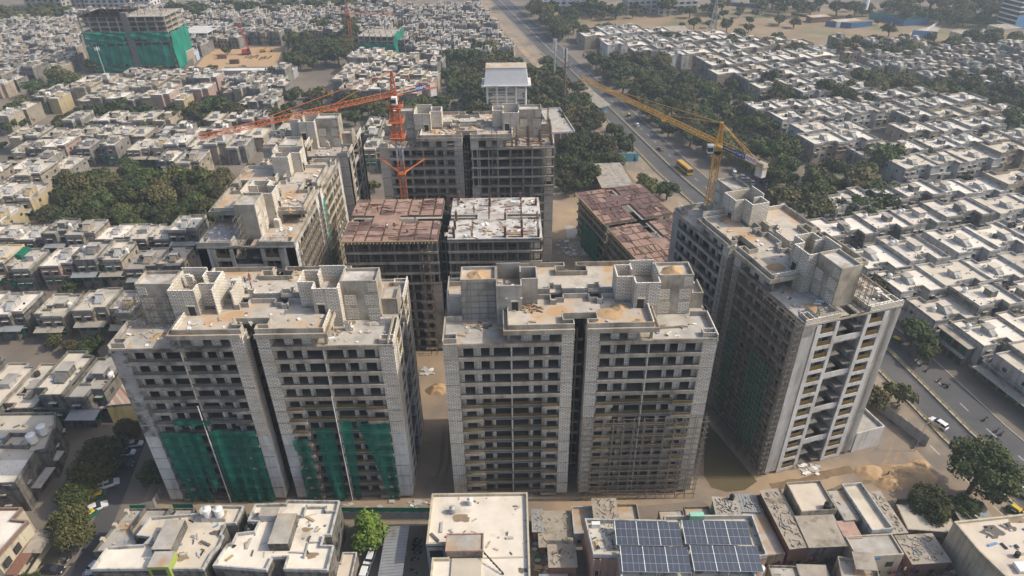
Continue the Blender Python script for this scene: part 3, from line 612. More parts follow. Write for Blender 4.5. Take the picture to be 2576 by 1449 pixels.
# loose things on the roofs
def roofpt(tw, L, u, v, z): p = pt_world(tw, L, u, v, z); return p.x, p.y, p.z
S13, U13 = lvl(13), lvl(14)
gH = 'sand heaps on the tower roofs'
for tw, L, u, v, z, r, h, lab in [
    (tB,B_L,6.6,11.2,S13+8.35,2.0,0.55,'wide low sand heap on the left stair core of the front centre tower'),
    (tB,B_L,44,11.0,S13+8.35,2.0,1.0,'tall sand heap on the right stair core of the front centre tower'),
    (tB,B_L,33.5,7.0,U13,1.5,0.7,'sand heap beside the right lift tower door of the front centre tower'),
    (tB,B_L,28.5,2.0,U13,1.4,0.45,'small sand heap by the roof slot of the front centre tower'),
    (tB,B_L,36.6,2.0,U13,1.2,0.4,'small sand heap in the right front roof corner of the front centre tower'),
    (tB,B_L,31.3,5.0,U13,2.2,0.3,'thin spread of sand mid roof on the front centre tower'),
    (tA,A_L,45.8,16.8,S13+2.6,1.4,0.7,'orange sand heap on the right end block of the front left tower'),
    (tA,A_L,7.3,4.4,S13,1.4,0.5,'sand heap on the left terrace of the front left tower'),
    (tC,C_L,13.6,6.8,U13,2.2,0.8,'sand heap near the far left edge of the right tower roof'),
    (tC,C_L,35.2,4.2,U13,1.7,0.8,'sand heap near the low block parapet on the right tower roof'),
    (tC,C_L,46.5,5.6,S13,1.9,0.3,'thin sand patch on the near terrace of the right tower'),
    (tD,D_L,12.5,4.0,U13,1.6,0.7,'sand heap on the sunlit roof of the pale left tower'),
    (tD,D_L,4.8,2.4,S13,1.6,0.35,'thin sand heap on the near terrace of the pale left tower'),
    (tF,F_L,16,6,U13,1.5,0.7,'sand heap on the left half of the roof behind the crane'),
    (tF,F_L,27,8.6,U13,1.4,0.7,'sand heap on the middle of the roof behind the crane')]:
    heap('sand_heap', *roofpt(tw, L, u, v, z+0.03), r, h, 'sand', lab, group=gH, sx=1.25)
def litter(tw, L, boxes, n, seed, label, mats=('white', 'block', 'rubble', 'timber', 'rubble'), big=0.32):
    rr = random.Random(seed); mb = MB()
    for _ in range(n):
        u0, v0, u1, v1, z = rr.choice(boxes); u, v = rr.uniform(u0, u1), rr.uniform(v0, v1); a = rr.uniform(0, 3.1); s = rr.uniform(0.1, big); l = s*rr.choice((1.2, 1.8, 2.5))
        c, d = math.cos(a), math.sin(a); p = Vector((u*L/51, v, z))
        mb.hexa([(p.x+x*c*l-y*d*s, p.y+x*d*l+y*c*s, z+h) for h in (0.02, 0.02+s*rr.uniform(0.5, 1)) for x, y in ((-1,-1),(1,-1),(1,1),(-1,1))], rr.choice(mats))
    to_world(tw, mb); tag(mb.build('rubble'), label, 'rubble', None, 'stuff')
def planks(name, tw, L, u, v, z, n, ln, label, cat='plank pile', m=('timber','rebar'), spread=1.4, seed=0, ang=None, th=0.06):
    rr = random.Random(seed); mb = MB()
    for i in range(n):
        a = rr.uniform(0, 3.1) if ang is None else ang + rr.uniform(-0.12, 0.12); l = ln*rr.uniform(0.5, 1)/2; x, y = u*L/51+rr.uniform(-1, 1)*spread, v+rr.uniform(-1, 1)*spread*0.6
        mb.bar((x-math.cos(a)*l, y-math.sin(a)*l, z+0.08+0.03*(i % 4)), (x+math.cos(a)*l, y+math.sin(a)*l, z+0.08+0.03*(i % 5)), th*rr.uniform(0.7, 1.5), rr.choice(m))
    to_world(tw, mb); return tag(mb.build(name), label, cat, 'loose timber on the towers')
planks('plank_pile', tB, B_L, 16.8, 7.2, U13, 26, 3.2, 'scattered poles by the left lift tower of the front centre tower', seed=2)
planks('plank_pile', tB, B_L, 7.5, 6.2, S13, 16, 2.2, 'broken boards on the left terrace of the front centre tower', seed=3, spread=1.6)
planks('pole_bundle', tB, B_L, 43, 4.2, S13, 8, 6.5, 'dark bundle of poles lying on the right terrace of the front centre tower', 'pole bundle', ('rebar','pipe'), 0.3, 4, 0.05)
planks('ladder', tB, B_L, 40.7, 4.9, S13, 6, 3.6, 'timber frame lying on the right terrace of the front centre tower', 'ladder', ('timber',), 0.5, 5, 0.0)
planks('pole_bundle', tC, C_L, 46.8, 8.2, S13, 7, 3.2, 'grey pipes fanned out on the near terrace of the right tower', 'pole bundle', ('steel','pipe'), 0.7, 6, 0.5)
planks('plank_pile', tF, F_L, 6, 5, S13, 34, 4.5, 'heap of boards on the left terrace behind the orange crane', seed=7, spread=3.2)
planks('plank_pile', tF, F_L, 43.5, 4.5, S13, 40, 3.5, 'boards and props littering the right terrace behind the orange crane', seed=8, spread=4.0, m=('timber','rebar','ply'))
planks('plank_pile', tF, F_L, 21, 8.5, U13, 22, 4.5, 'stack of long boards on the roof behind the orange crane', seed=9, spread=2.2, ang=0.0)
planks('plank_pile', tG, 51.6, 33, 4.5, U13, 34, 4.0, 'brown boards heaped on the half tower roof', seed=10, spread=3.0)
planks('plank_pile', tD, D_L, 44, 6.0, U13, 8, 2.2, 'dark bundle of sticks at the far end of the pale left tower roof', seed=12, spread=0.5)
planks('plank_pile', tE, E_L, 44, 2.6, lvl(11)+0.62, 26, 2.6, 'red boards stacked at the right of the fresh white slab', m=('ply','timber'), seed=14, spread=2.2, ang=0.15, th=0.1)
litter(tB, B_L, [(12.6,1,38,8.2,U13+.03),(1,3,11,8,S13+.03),(39,1.5,49,8,S13+.03),(10.6,7,14.5,13,S13+5.8),(10.6,7,14.5,9,S13+5.8)], 80, 1, 'broken blocks and litter on the front centre tower roof')
litter(tA, A_L, [(12.6,1,38,8.2,U13+.03),(1,1.5,11,8,S13+.03),(39,1.5,49,8,S13+.03),(12,15,38,22,U13+.03)], 110, 2, 'broken blocks and litter on the front left tower roof')
litter(tC, C_L, [(12.6,1,38,8.2,U13+.03),(39.5,1,50,8.5,S13+.03),(40,16,50,22,S13+.03)], 80, 3, 'broken blocks and litter on the right tower roof')
litter(tD, D_L, [(12.6,1,38,8.2,U13+.03),(1,2.5,11,8.5,S13+.03),(1,15,11,22,S13+.03),(12.6,2,18,8,U13+.03)], 150, 4, 'white rubble on the pale left tower roof')
litter(tE, E_L, [(26,0.5,50,9.5,lvl(11)+.64),(26,14,50,22,lvl(11)+.64)], 110, 5, 'offcuts littering the fresh white slab', ('timber','ply','rebar','white','rubble'))
litter(tF, F_L, [(12.6,1,38,8.2,U13+.03),(1,1.5,11,8,S13+.03),(39,1,50,8,S13+.03),(12,15,38,22,U13+.03)], 220, 6, 'boards and rubble littering the roof behind the orange crane', ('timber','white','rubble','rebar','ply'))
litter(tG, 51.6, [(27,1,38,8,U13+.03),(40,1.5,50,8,S13+.03),(27,14,38,22,U13+.03)], 90, 7, 'rubble on the short half tower roof')
def block_stack(tw, L, u, v, z, w, d, h, label, steps=True):
    mb = MB(); x = u*L/51; k = 4
    mb.box(x, v, z, x+w, v+d, z+h, 'block')
    if steps: mb.box(x+w, v+0.1, z, x+w*1.35, v+d-0.1, z+h*0.55, 'block'); mb.box(x-w*0.2, v+0.1, z+h, x+w*0.6, v+d-0.2, z+h+0.33, 'block')
    to_world(tw, mb); return tag(mb.build('block_stack'), label, 'block stack', 'stacks of white blocks on the towers')
block_stack(tA, A_L, 41.5, 5.0, S13, 1.1, 1.0, 1.6, 'white block stack on the right terrace of the front left tower')
block_stack(tA, A_L, 18.4, 15.2, U13, 1.4, 1.2, 1.9, 'white block stack beside the workers on the front left tower')
block_stack(tA, A_L, 11.4, 12.0, S13+5.8, 1.2, 0.8, 2.6, 'tall white block pillar in the left lift tower of the front left tower')
block_stack(tC, C_L, 48.6, 4.4, S13, 1.0, 1.2, 1.3, 'white block stack on the near terrace of the right tower')
block_stack(tC, C_L, 46.6, 19.4, S13, 1.1, 1.2, 1.5, 'white block stack on the far right terrace of the right tower')
block_stack(tC, C_L, 43.0, 19.0, S13, 1.0, 1.0, 1.0, 'low white block stack behind the taller one on the right tower')
block_stack(tD, D_L, 9.0, 6.0, S13, 1.5, 1.3, 2.0, 'stepped white block stack on the near terrace of the pale left tower')
block_stack(tG, 51.6, 43.5, 6.6, S13, 0.8, 0.8, 2.2, 'white block pillar on the half tower terrace')
# extra unfinished block walls on the right and pale towers
def extra_wall(tw, L, boxes, name='low_block_wall'):
    mb = MB()
    for u0, v0, z0, u1, v1, z1, m in boxes: mb.box(u0*L/51, v0, z0, u1*L/51, v1, z1, m)
    mb.build(name, tw)
extra_wall(tC, C_L, [(39.0,0.9,U13,39.25,7.6,U13+1.3,'block'),(50.3,3.0,S13,50.6,8.3,S13+1.3,'block'),(48.2,8.1,S13,50.6,8.35,S13+1.3,'block'),(47.0,3.0,S13,50.3,3.25,S13+1.3,'block'),(50.3,14.7,S13,50.6,20.2,S13+1.2,'block'),(44,14.6,S13,50.3,14.85,S13+1.2,'block'),(47.6,20.2,S13,50.6,20.45,S13+1.2,'block'),(11.2,0.9,U13,11.5,8,U13+2.1,'block'),(5.5,8.2,S13,11,8.5,S13+1.6,'block'),(0.1,1,S13,0.4,8,S13+1.4,'block')])
extra_wall(tD, D_L, [(0.1,3,S13,0.4,8.3,S13+1.25,'block'),(0.1,14.7,S13,0.4,20,S13+1.25,'block'),(0.3,8.1,S13,3,8.35,S13+1.2,'block'),(0.3,14.7,S13,3,14.95,S13+1.2,'block'),(20,13.6,S13,20.25,18,U13+2.2,'block'),(24,13.6,S13,24.25,17,U13+2.6,'block'),(20.25,13.6,S13,24,13.85,U13+2.0,'block')])
extra_wall(tA, A_L, [(17.9,6.8,S13+3,18.15,13.4,S13+8.6,'block'),(20.5,8.5,S13+3,20.75,14,S13+7.0,'block'),(49.9,0.3,S13,50.2,8.2,S13+1.3,'block'),(47.8,6.6,S13,50.0,6.85,S13+1.8,'block'),(45.6,8.1,S13,48.0,8.4,S13+1.6,'block')])
# nets, scaffolds
gN = 'green nets on the front left tower'
lin = lambda a, b: (lambda f: a + (b-a)*f)
net('dark green net on the left half, left of the white pipe', tA, A_L, (lambda f: 3.6 + (0.9 if f < .3 else 0), lambda f: 9.2 + 2.6*max(0, f-.45), 0.6, 21.0), -0.1, gN, seed=1)
net('narrow torn green net strip left of the white pipe', tA, A_L, (lambda f: 8.6 + 1.4*(1-f), lambda f: 11.6, 5.0, 21.0), -0.3, gN, seed=2, nx=6)
net('wide green net sheet right of the white pipe', tA, A_L, (lambda f: 12.9, lambda f: 22.1, 0.2, 21.3), -0.15, gN, seed=3)
net('narrow green net strip at the left edge of the right half', tA, A_L, (lambda f: 28.9 + (0.8 if .55 < f < .8 else 0), lambda f: 31.9, 0.4, 18.6), -0.1, gN, seed=4, nx=8)
net('green net hanging mid way across the right half', tA, A_L, (lambda f: 33.6+.8*(1-f), lambda f: 37.4, 0.4, 21.6), -0.2, gN, seed=5, nx=10)
net('tall green net beside the brown balconies', tA, A_L, (lambda f: 38.8, lambda f: 41.2 - 1.0*(1-f), 0.4, 23.4), -0.1, gN, seed=6, nx=8)
net('slanting green net at the right end of the right half', tA, A_L, (lambda f: 41.6 + 4.8*(1-f)**0.8, lambda f: 48.3, -0.2, 22.8), -0.15, gN, seed=7)
net('small green net strip slung under a balcony on the left half', tA, A_L, (lambda f: 7.0, lambda f: 14.6, 23.2, 24.6), -0.5, gN, seed=8)
for u in (12.72, 38.3):
    mb = MB(); mb.tube((u*A_L/51, -0.5, 0.4), (u*A_L/51, -0.5, 28 if u < 20 else 30), 0.11, 'pale_plaster', n=6); to_world(tA, mb); tag(mb.build('downpipe'), 'white pipe down the %s half of the netted front left tower' % ('left' if u < 20 else 'right'), 'pipe', 'white pipes on the front left tower')
scaffold('pipe_scaffold', 'pipe scaffold covering the lower right half of the front centre tower', tB, B_L, 26.6, 51.4, -0.5, 0, 22.5, seed=2)
scaffold('pipe_scaffold', 'dense pipe scaffold covering the dark long side of the right tower', tC, C_L, 25.5, 51.0, -0.5, 0, 41.5, seed=3)
scaffold('pipe_scaffold', 'pipe scaffold on the sunny side of the pale left tower', tD, D_L, 0.5, 24, -0.5, 0, 40, seed=4)
scaffold('pipe_scaffold', 'pipe scaffold on the left half of the tower behind the orange crane', tF, F_L, 11, 25, -0.4, 4, 42, both=False, seed=5)
scaffold('pipe_scaffold', 'small pipe scaffold against the left stair core of the front centre tower', tB, B_L, 3.6, 10.0, 8.4, S13, S13+8.2, du=1.6, dz=1.35, both=False, seed=6)
scaffold('pipe_scaffold', 'small pipe scaffold on the left stair core of the front left tower', tA, A_L, 1.5, 14.6, 8.2, S13, S13+6.5, du=1.9, seed=7, r=0.035)
scaffold('pipe_scaffold', 'pipe scaffold around the near stair core of the right tower', tC, C_L, 45, 50.5, 14.4, S13-3, S13+6.5, du=1.3, seed=8)
scaffold('pipe_scaffold', 'pipe scaffold in the stair recess of the pale left tower', tD, D_L, 0.6, 3.2, 13.2, S13-9, S13+6.5, du=1.3, seed=9)
scaffold('hoist_tower', 'slim steel hoist tower up the front of the bare frame tower', tE, E_L, 20.2, 21.8, -1.0, 0, 33, du=1.6, dz=2.2, seed=10, r=0.06)
scaffold('pipe_scaffold', 'pipe scaffold on the bare right half behind the orange crane', tF, F_L, 38, 51, -0.4, 24, 41, both=False, seed=11)
scaffold('hoist_tower', 'slim steel hoist tower up the bare right half behind the orange crane', tF, F_L, 33.0, 34.4, -1.0, 8, 47, du=1.4, dz=2.2, seed=12, r=0.06)
gC = 'green nets behind the right tower scaffold'
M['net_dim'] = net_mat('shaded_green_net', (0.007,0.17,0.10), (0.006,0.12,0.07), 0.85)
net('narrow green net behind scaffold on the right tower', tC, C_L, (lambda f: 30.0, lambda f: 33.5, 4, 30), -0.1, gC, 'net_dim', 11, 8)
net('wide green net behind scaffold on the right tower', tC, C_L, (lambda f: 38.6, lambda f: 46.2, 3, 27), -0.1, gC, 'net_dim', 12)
net('green net strip hung down the sunny side of the pale left tower', tD, D_L, (lambda f: 24.2, lambda f: 25.6, 6, 42), -0.7, None, 'net_bright', 13, 4)
net('thin green net on the near side of the low red frame', tH, H_L, (lambda f: 8, lambda f: 22, 0.5, 11), -1.2, None, 'net_dim', 14)
# annex and low podium at the foot of the right tower
mb = MB(); mb.box(0, 0, 0, 7.6, 9, 5.2, 'pale_plaster'); mb.box(0.25, 0.25, 5.2, 7.35, 8.75, 5.23, 'slab_grey'); mb.box(0, 0, 5.2, 7.6, 0.25, 6.0, 'pale_plaster'); mb.box(7.35, 0.25, 5.2, 7.6, 9, 6.0, 'pale_plaster')
tag(mb.build('podium_block', None, (77.6, 111.2, 0), R(16.8)), 'low pale podium at the right foot of the right tower', 'podium')
mb = MB(); mb.box(14, 0.4, 0, 22.8, 0.7, 3.9, 'plaster'); to_world(tC, mb)
# heaps on the ground
for px, py, r, h, lab, sx in [(3620,1905,4.6,1.5,'broad orange sand heap near the slum roofs',1.7),(3480,1890,2.6,1.0,'smaller orange sand heap beside the broad one',1.5),(3555,1935,2.4,1.2,'steep orange sand heap behind the sheet roofed houses',1.5),(1752,1560,3.0,1.6,'orange sand heap between the two front towers',1.2),(3680,1860,2.0,0.7,'low dark sand heap near the big right tree',1.4)]:
    p = at(px*.6289, py*.6289); heap('sand_heap', p.x, p.y, 0.03, r, h, 'sand', lab, group='sand heaps on the site ground', sx=sx)
mb = MB(); rr = random.Random(5)
for i in range(150):
    p = at(*rr.choice([(rr.uniform(1060,1090), rr.uniform(925,945)), (rr.uniform(1430,1480), rr.uniform(625,645)), (rr.uniform(865,1130), rr.uniform(1262,1285)), (rr.uniform(2010,2060), rr.uniform(1170,1195)), (rr.uniform(1400,1450), rr.uniform(600,640))]))
    s = rr.uniform(0.12, 0.45); a = rr.uniform(0, 3); mb.hexa([(p.x+(x*math.cos(a)-y*math.sin(a))*s*1.5, p.y+(x*math.sin(a)+y*math.cos(a))*s, z) for z in (0, s*0.9) for x, y in ((-1,-1),(1,-1),(1,1),(-1,1))], rr.choice(('rubble','debris','white')))
tag(mb.build('rubble'), 'broken blocks and debris lying about the site ground', 'rubble', None, 'stuff')
# site fences of sheet metal
def sheet_fence(name, label, pts, h, m='sheet', post='rebar', group='sheet metal fences', cap=None):
    mb = MB()
    for a, b in zip(pts, pts[1:]):
        a, b = Vector(a), Vector(b); n = max(1, int((b-a).length/1.05)); t = (b-a).normalized(); q = Vector((t.y, -t.x))
        for i in range(n):
            p0, p1 = a+(b-a)*(i/n)+t*0.02, a+(b-a)*((i+1)/n)-t*0.02; o = q*(0.03 if i % 2 else -0.03)
            mb.hexa([(*(p0+o), 0.05), (*(p1+o), 0.05), (*(p1+o+q*0.04), 0.05), (*(p0+o+q*0.04), 0.05), (*(p0+o), h), (*(p1+o), h), (*(p1+o+q*0.04), h), (*(p0+o+q*0.04), h)], m)
            if i % 2 == 0: mb.box(p0.x-.06, p0.y-.06+.1, 0, p0.x+.06, p0.y+.06+.1, h+0.15, post)
        if cap:
            for i in range(n): p0, p1 = a+(b-a)*(i/n), a+(b-a)*((i+1)/n); mb.hexa([(*p0, h), (*p1, h), (*(p1+q*0.03), h), (*(p0+q*0.03), h), (*(p0-q*0.12), h+1.2), (*(p1-q*0.12), h+1.2), (*(p1-q*0.09), h+1.2), (*(p0-q*0.09), h+1.2)], cap)
    return tag(mb.build(name), label, 'fence', group)
sheet_fence('sheet_fence', 'dark sheet fence with green cloth on top behind the bright green tree', [(-36.6,94.4),(-17.6,94.0)], 2.4, 'sheet', 'rebar', cap='green_cloth')
sheet_fence('sheet_fence', 'grey sheet fence beside the road in front of the white car', [(89.0,127.5),(95.6,112.6)], 3.0)
sheet_fence('sheet_fence', 'open grey gate leaf standing beside the left street', [(-79.6,97.2),(-77.2,98.0),(-77.0,101.5)], 2.2)
sheet_fence('sheet_fence', 'low grey sheet fence below the big right tree', [(80.6,96.0),(86.5,96.6),(90.5,98.6)], 2.0)
# ---------------------------------------------------------------- cranes
def lattice(mb, a, b, w, m, step=1.8, r=0.09, rd=0.05, tri=False, w2=None, up=Vector((0,0,1))):
    a, b = Vector(a), Vector(b); d = (b-a); Ln = d.length; d.normalize(); w2 = w2 or w
    u = d.cross(up).normalized() if abs(d.dot(up)) < 0.98 else Vector((1,0,0)); v = u.cross(d).normalized()
    n = max(1, round(Ln/step))
    def corners(f):
        c = a + (b-a)*f; q = (w+(w2-w)*f)/2
        return [c-u*q, c+u*q, c+v*q*1.9] if tri else [c-u*q-v*q, c+u*q-v*q, c+u*q+v*q, c-u*q+v*q]
    prev = corners(0); k = len(prev)
    for i in range(1, n+1):
        cur = corners(i/n)
        for j in range(k):
            mb.bar(prev[j], cur[j], r, m); mb.bar(prev[j], cur[(j+1)%k], rd, m); mb.bar(cur[j], cur[(j+1)%k], rd, m)
        prev = cur
def text_mesh(s, size, m, parent, mtx, ext=0.01, name='lettering'):
    c = bpy.data.curves.new('t', 'FONT'); c.body = s; c.size = size; c.extrude = ext; c.align_x = 'CENTER'; c.align_y = 'CENTER'
    o = bpy.data.objects.new('t', c); COL.objects.link(o); dg = bpy.context.evaluated_depsgraph_get(); me = bpy.data.meshes.new_from_object(o.evaluated_get(dg)); bpy.data.objects.remove(o)
    me.materials.clear(); me.materials.append(M[m] if isinstance(m, str) else m); me.transform(mtx)
    return link(name, me, parent)
def crane(name, label, base, m, zj, zap, tip, cj, w=1.7, collar=None, tie=None, ns=4, group='tower cranes', signs=(), cab=True, zb=0.0, grey=None):
    t = thing(name, label, 'crane', (base[0], base[1], zb), 0, group); B = Vector((base[0], base[1], zb))
    mm = MB(); lattice(mm, (0,0,0), (0,0,(grey[0] if grey else zj-2)), w, m, 2.0, 0.1, 0.05); 
    if grey: lattice(mm, (0,0,grey[0]), (0,0,grey[1]), w, 'steel', 2.4, 0.12, 0.06); lattice(mm, (0,0,grey[1]), (0,0,zj-2), w, m, 2.4, 0.12, 0.06)
    mm.build('mast', t)
    if collar:
        c = MB(); z0, z1 = collar; lattice(c, (0,0,z0), (0,0,z1), w+0.7, m, 1.8, 0.1, 0.055)
        for z in (z0+1.2, z0+(z1-z0)*0.55, z1-0.6):
            c.box(-w-0.5, -w-0.5, z, w+0.5, w+0.5, z+0.08, m)
            for q in (-w-0.5, w+0.5):
                for h in (0.55, 1.05): c.bar((-w-.5, q, z+h), (w+.5, q, z+h), 0.045, m); c.bar((q, -w-.5, z+h), (q, w+.5, z+h), 0.045, m)
        c.build('climbing_cage', t)
    if tie:
        c = MB(); c.box(-1.2,-1.2,tie,1.2,1.2,tie+0.4,m)
        for q in (-7.5, 6.5): c.bar((0,0,tie+0.2), (q, 7.5, tie+1.8), 0.12, m); c.bar((q*0.15,0.6,tie+0.2), (q*0.9, 7.5, tie+1.8), 0.09, m)
        c.build('wall_tie', t)
    s = MB(); s.tube((0,0,zj-2.2), (0,0,zj-1.2), w*0.75, 'black', n=12); s.box(-w*.7,-w*.7,zj-1.2,w*.7,w*.7,zj,m); s.build('slewing_ring', t)
    d = Vector((tip[0]-base[0], tip[1]-base[1], 0)); Lj = d.length; d.normalize(); e = Vector((cj[0]-base[0], cj[1]-base[1], 0)); Lc = e.length; e = -d; q = Vector((d.y, -d.x, 0))
    j = MB(); lattice(j, d*1.0+Vector((0,0,zj+0.1)), d*Lj+Vector((0,0,zj+0.1)), 1.25, m, 1.7, 0.06, 0.034, tri=True); j.box(-0.2,-0.2,zj-0.1,0.2,0.2,zj,m); j.build('jib', t)
    a = MB(); lattice(a, (0,0,zj), (0,0,zap), 1.5, m, 1.5, 0.11, 0.06, w2=0.4); a.box(-.35,-.35,zap-0.2,.35,.35,zap+0.2,m); a.build('tower_head', t)
    c = MB()
    for s_ in (-0.75, 0.75): c.bar(q*s_+Vector((0,0,zj)), e*Lc+q*s_+Vector((0,0,zj)), 0.16, m); c.bar(q*s_+Vector((0,0,zj+1.1)), e*Lc+q*s_+Vector((0,0,zj+1.1)), 0.04, m)
    n = int(Lc/1.5)
    for i in range(n+1): p = e*(Lc*i/n)+Vector((0,0,zj)); c.bar(p-q*.75, p+q*.75, 0.06, m)
    c.hexa([e*1+q*s_+Vector((0,0,z)) if i in (0,) else (e*1-q*.7+Vector((0,0,z)) if i==1 else (e*Lc-q*.7+Vector((0,0,z)) if i==2 else e*Lc+q*.7+Vector((0,0,z)))) for z, s_ in ((zj+.1,.7),(zj+.16,.7)) for i in range(4)], 'steel')
    c.build('counter_jib', t)
    w_ = MB()
    for i in range(5): p = e*(Lc-2.2+i*0.45); w_.hexa([p+q*x+e*y+Vector((0,0,z)) for z in (zj-2.6, zj+0.9) for x, y in ((-.7,-.19),(.7,-.19),(.7,.19),(-.7,.19))], 'pale_plaster')
    w_.build('counterweight', t)
    k = MB()
    for f in (0.32, 0.72): k.bar((0,0,zap), d*(Lj*f)+Vector((0,0,zj+1.5)), 0.055, m)
    for s_ in (-0.6, 0.6): k.bar((0,0,zap), e*(Lc-2.5)+q*s_+Vector((0,0,zj+0.2)), 0.055, m)
    k.build('pendant_line', t)
    h = MB(); p = d*(Lj*0.34)+Vector((0,0,zj-0.3)); h.box(p.x-.6,p.y-.6,p.z-.35,p.x+.6,p.y+.6,p.z,m); h.bar((p.x,p.y,p.z-.3),(p.x,p.y,p.z-7),0.03,'black'); h.box(p.x-.25,p.y-.25,p.z-7.8,p.x+.25,p.y+.25,p.z-7,m); h.build('trolley', t)
    if cab:
        cb = MB(); p = q*-1.6+d*0.9 if q.y > 0 else q*1.6+d*0.9; cb.box(p.x-.75,p.y-.75,zj-2.0,p.x+.75,p.y+.75,zj+0.1,'white'); cb.box(p.x-.78,p.y-.78,zj-1.5,p.x+.5,p.y+.6,zj-0.4,'glass'); cb.build('cab', t)
    side = -1 if q.y > 0 else 1           # banners on the side of the counter jib that faces the drone
    x = 2.6
    for txt, mb_, mt, ln, hh in signs:
        p0 = e*x + q*(0.95*side); b = MB(); ee = e if (e.x > 0) else e; f0, f1 = p0, p0+ee*ln; o = q*(0.06*side)
        b.hexa([f0+Vector((0,0,zj+.05)), f1+Vector((0,0,zj+.05)), f1+o+Vector((0,0,zj+.05)), f0+o+Vector((0,0,zj+.05)), f0+Vector((0,0,zj+.05+hh)), f1+Vector((0,0,zj+.05+hh)), f1+o+Vector((0,0,zj+.05+hh)), f0+o+Vector((0,0,zj+.05+hh))], mb_)
        bo = b.build('banner', t)
        xa = ee.normalized(); za = Vector((0,0,1)); ya = xa.cross(za)   # text plane: x along the jib, y up
        nrm = q*side
        if xa.cross(za).dot(nrm) < 0: xa = -xa
        mt4 = Matrix(((xa.x, 0, nrm.x, 0), (xa.y, 0, nrm.y, 0), (0, 1, 0, 0), (0,0,0,1)))
        c0 = (f0+f1)/2 + q*(0.08*side) + Vector((0,0,zj+.05+hh/2)); mt4.translation = c0
        text_mesh(txt, hh*0.72 if len(txt) > 7 else hh*0.8, mt, bo, mt4)
        x += ln + 0.1
    return t
crane('tower_crane', 'orange tower crane standing between the towers with its long jib to the left', (-32.4, 190), 'orange', 60.2, 66.8, (-74.2, 157), (-21.4, 198.8), collar=(47, 57.5), tie=36.5, signs=(('A.SHRIDHAR', 'black', 'white', 4.0, 1.0), ('VYAPTI', 'blue', 'white', 3.4, 1.3)), grey=(40.5, 46.5))
crane('tower_crane', 'yellow tower crane behind the right tower with its jib reaching over the road', (52.9, 165), 'yellow', 54.0, 59.8, (23.8, 224.6), (60.4, 150.2), w=1.6, signs=(('A.SHRIDHAR', 'black', 'white', 4.0, 1.1), ('VYAPTI', 'blue', 'white', 3.8, 1.3), ('RADHEY', 'white', 'red', 3.6, 1.5)))
p = at(1895, 110); crane('tower_crane', 'small far orange crane behind the netted low building', (at(887,125).x, at(887,125).y), 'orange', 24, 31, (at(887,125).x+34, at(887,125).y-6), (at(887,125).x-12, at(887,125).y+2), cab=False)
# ---------------------------------------------------------------- water tank tower, pump house yard, masts
t = thing('water_tower', 'rectangular concrete water tank raised on tall white columns', 'water tower', (-1.6, 357.5, 0), 0)
tm = MB(); tm.hexa([(-11.5,-6.2,15.6),(11.5,-6.2,15.6),(11.5,6.2,15.6),(-11.5,6.2,15.6),(-10.3,-5.0,23.8),(10.3,-5.0,23.8),(10.3,5.0,23.8),(-10.3,5.0,23.8)], 'white'); tm.build('tank', t)
tm = MB(); tm.box(-12.8,-7.4,15.0,12.8,7.4,15.6,'pale_plaster'); tm.box(-10.5,-5.2,23.8,10.5,5.2,24.1,'slab'); tm.build('slab', t)
for i in range(5):
    for y in (-5.2, 0, 5.2): c = MB(); x = -10+i*5; c.tube((x, y, 0), (x, y, 15), 0.5, 'white', n=8); c.build('column', t)
c = MB()
for z in (4.5, 8.2, 11.8):
    for y in (-5.2, 0, 5.2): c.box(-10, y-0.2, z, 10, y+0.2, z+0.5, 'pale_plaster')
    for i in range(5): c.box(-10.2+i*5, -5.2, z+0.02, -9.8+i*5, 5.2, z+0.48, 'pale_plaster')
c.build('brace', t)
c = MB(); c.box(-11, -7.5, 0, 11, -7.2, 3.0, 'pale_plaster'); tag(c.build('low_wall', None, (-1.6, 357.5, 0)), 'pale low wall at the foot of the water tower', 'wall')
t = thing('pump_house', 'long red brick pump house with pale ribs and a flat concrete roof', 'pump house', (20.0, 303.5, 0), R(8))
b = MB(); b.box(0, 0, 0, 10, 34, 6.8, 'red_brick'); b.build('wall', t)
b = MB(); b.box(-0.3,-0.3,6.8,10.3,34.3,7.0,'slab_grey'); b.ring([(-.3,-.3),(10.3,-.3),(10.3,34.3),(-.3,34.3)],0.3,7.0,7.7,'pale_plaster'); b.build('roof', t)
b = MB()
for i in range(10): b.box(-0.35, 0.2+i*3.6, 0, 0, 0.7+i*3.6, 6.8, 'cream_wall')
for i in range(4): b.box(i*3.2, -0.35, 0, 0.5+i*3.2, 0, 6.8, 'cream_wall')
b.build('rib', t)
b = MB(); b.box(-5, 16, 0, -0.4, 23, 3.4, 'red_brick', 'slab_grey'); b.box(-4.2, 15.9, 1.2, -2.8, 16.0, 2.4, 'white'); b.build('side_room', t)
b = MB(); b.box(0,0,0,6,4,3.2,'red_brick','slab_grey'); b.box(-.2,-.2,3.2,6.2,4.2,3.4,'red'); tag(b.build('brick_hut', None, (4.5, 316, 0)), 'small red brick hut beside the water tower yard', 'hut')
b = MB()
for x in (0, 4.5): 
    for y in (0, 5): b.bar((x,y,0),(x,y,5.5),0.12,'black')
for y in (0,5): b.bar((0,y,5.5),(4.5,y,5.5),0.12,'black')
for x in (0,4.5): b.bar((x,0,5.5),(x,5,5.5),0.12,'black')
tag(b.build('pipe_gantry', None, (12.5, 318, 0)), 'black steel frame over the pipes in the pump yard', 'steel frame')
b = MB(); b.tube((0,0,0.8),(6,0.5,0.8),0.35,'blue_sheet'); b.tube((0,0,0.8),(0,6,0.8),0.35,'blue_sheet'); b.tube((1.5,3,.8),(7,3,.8),.3,'blue_sheet'); b.box(-.5,-.5,0,.5,.5,1.6,'blue_sheet'); tag(b.build('water_pipe', None, (7.5, 306, 0)), 'blue water pipes on the pump yard', 'pipe')
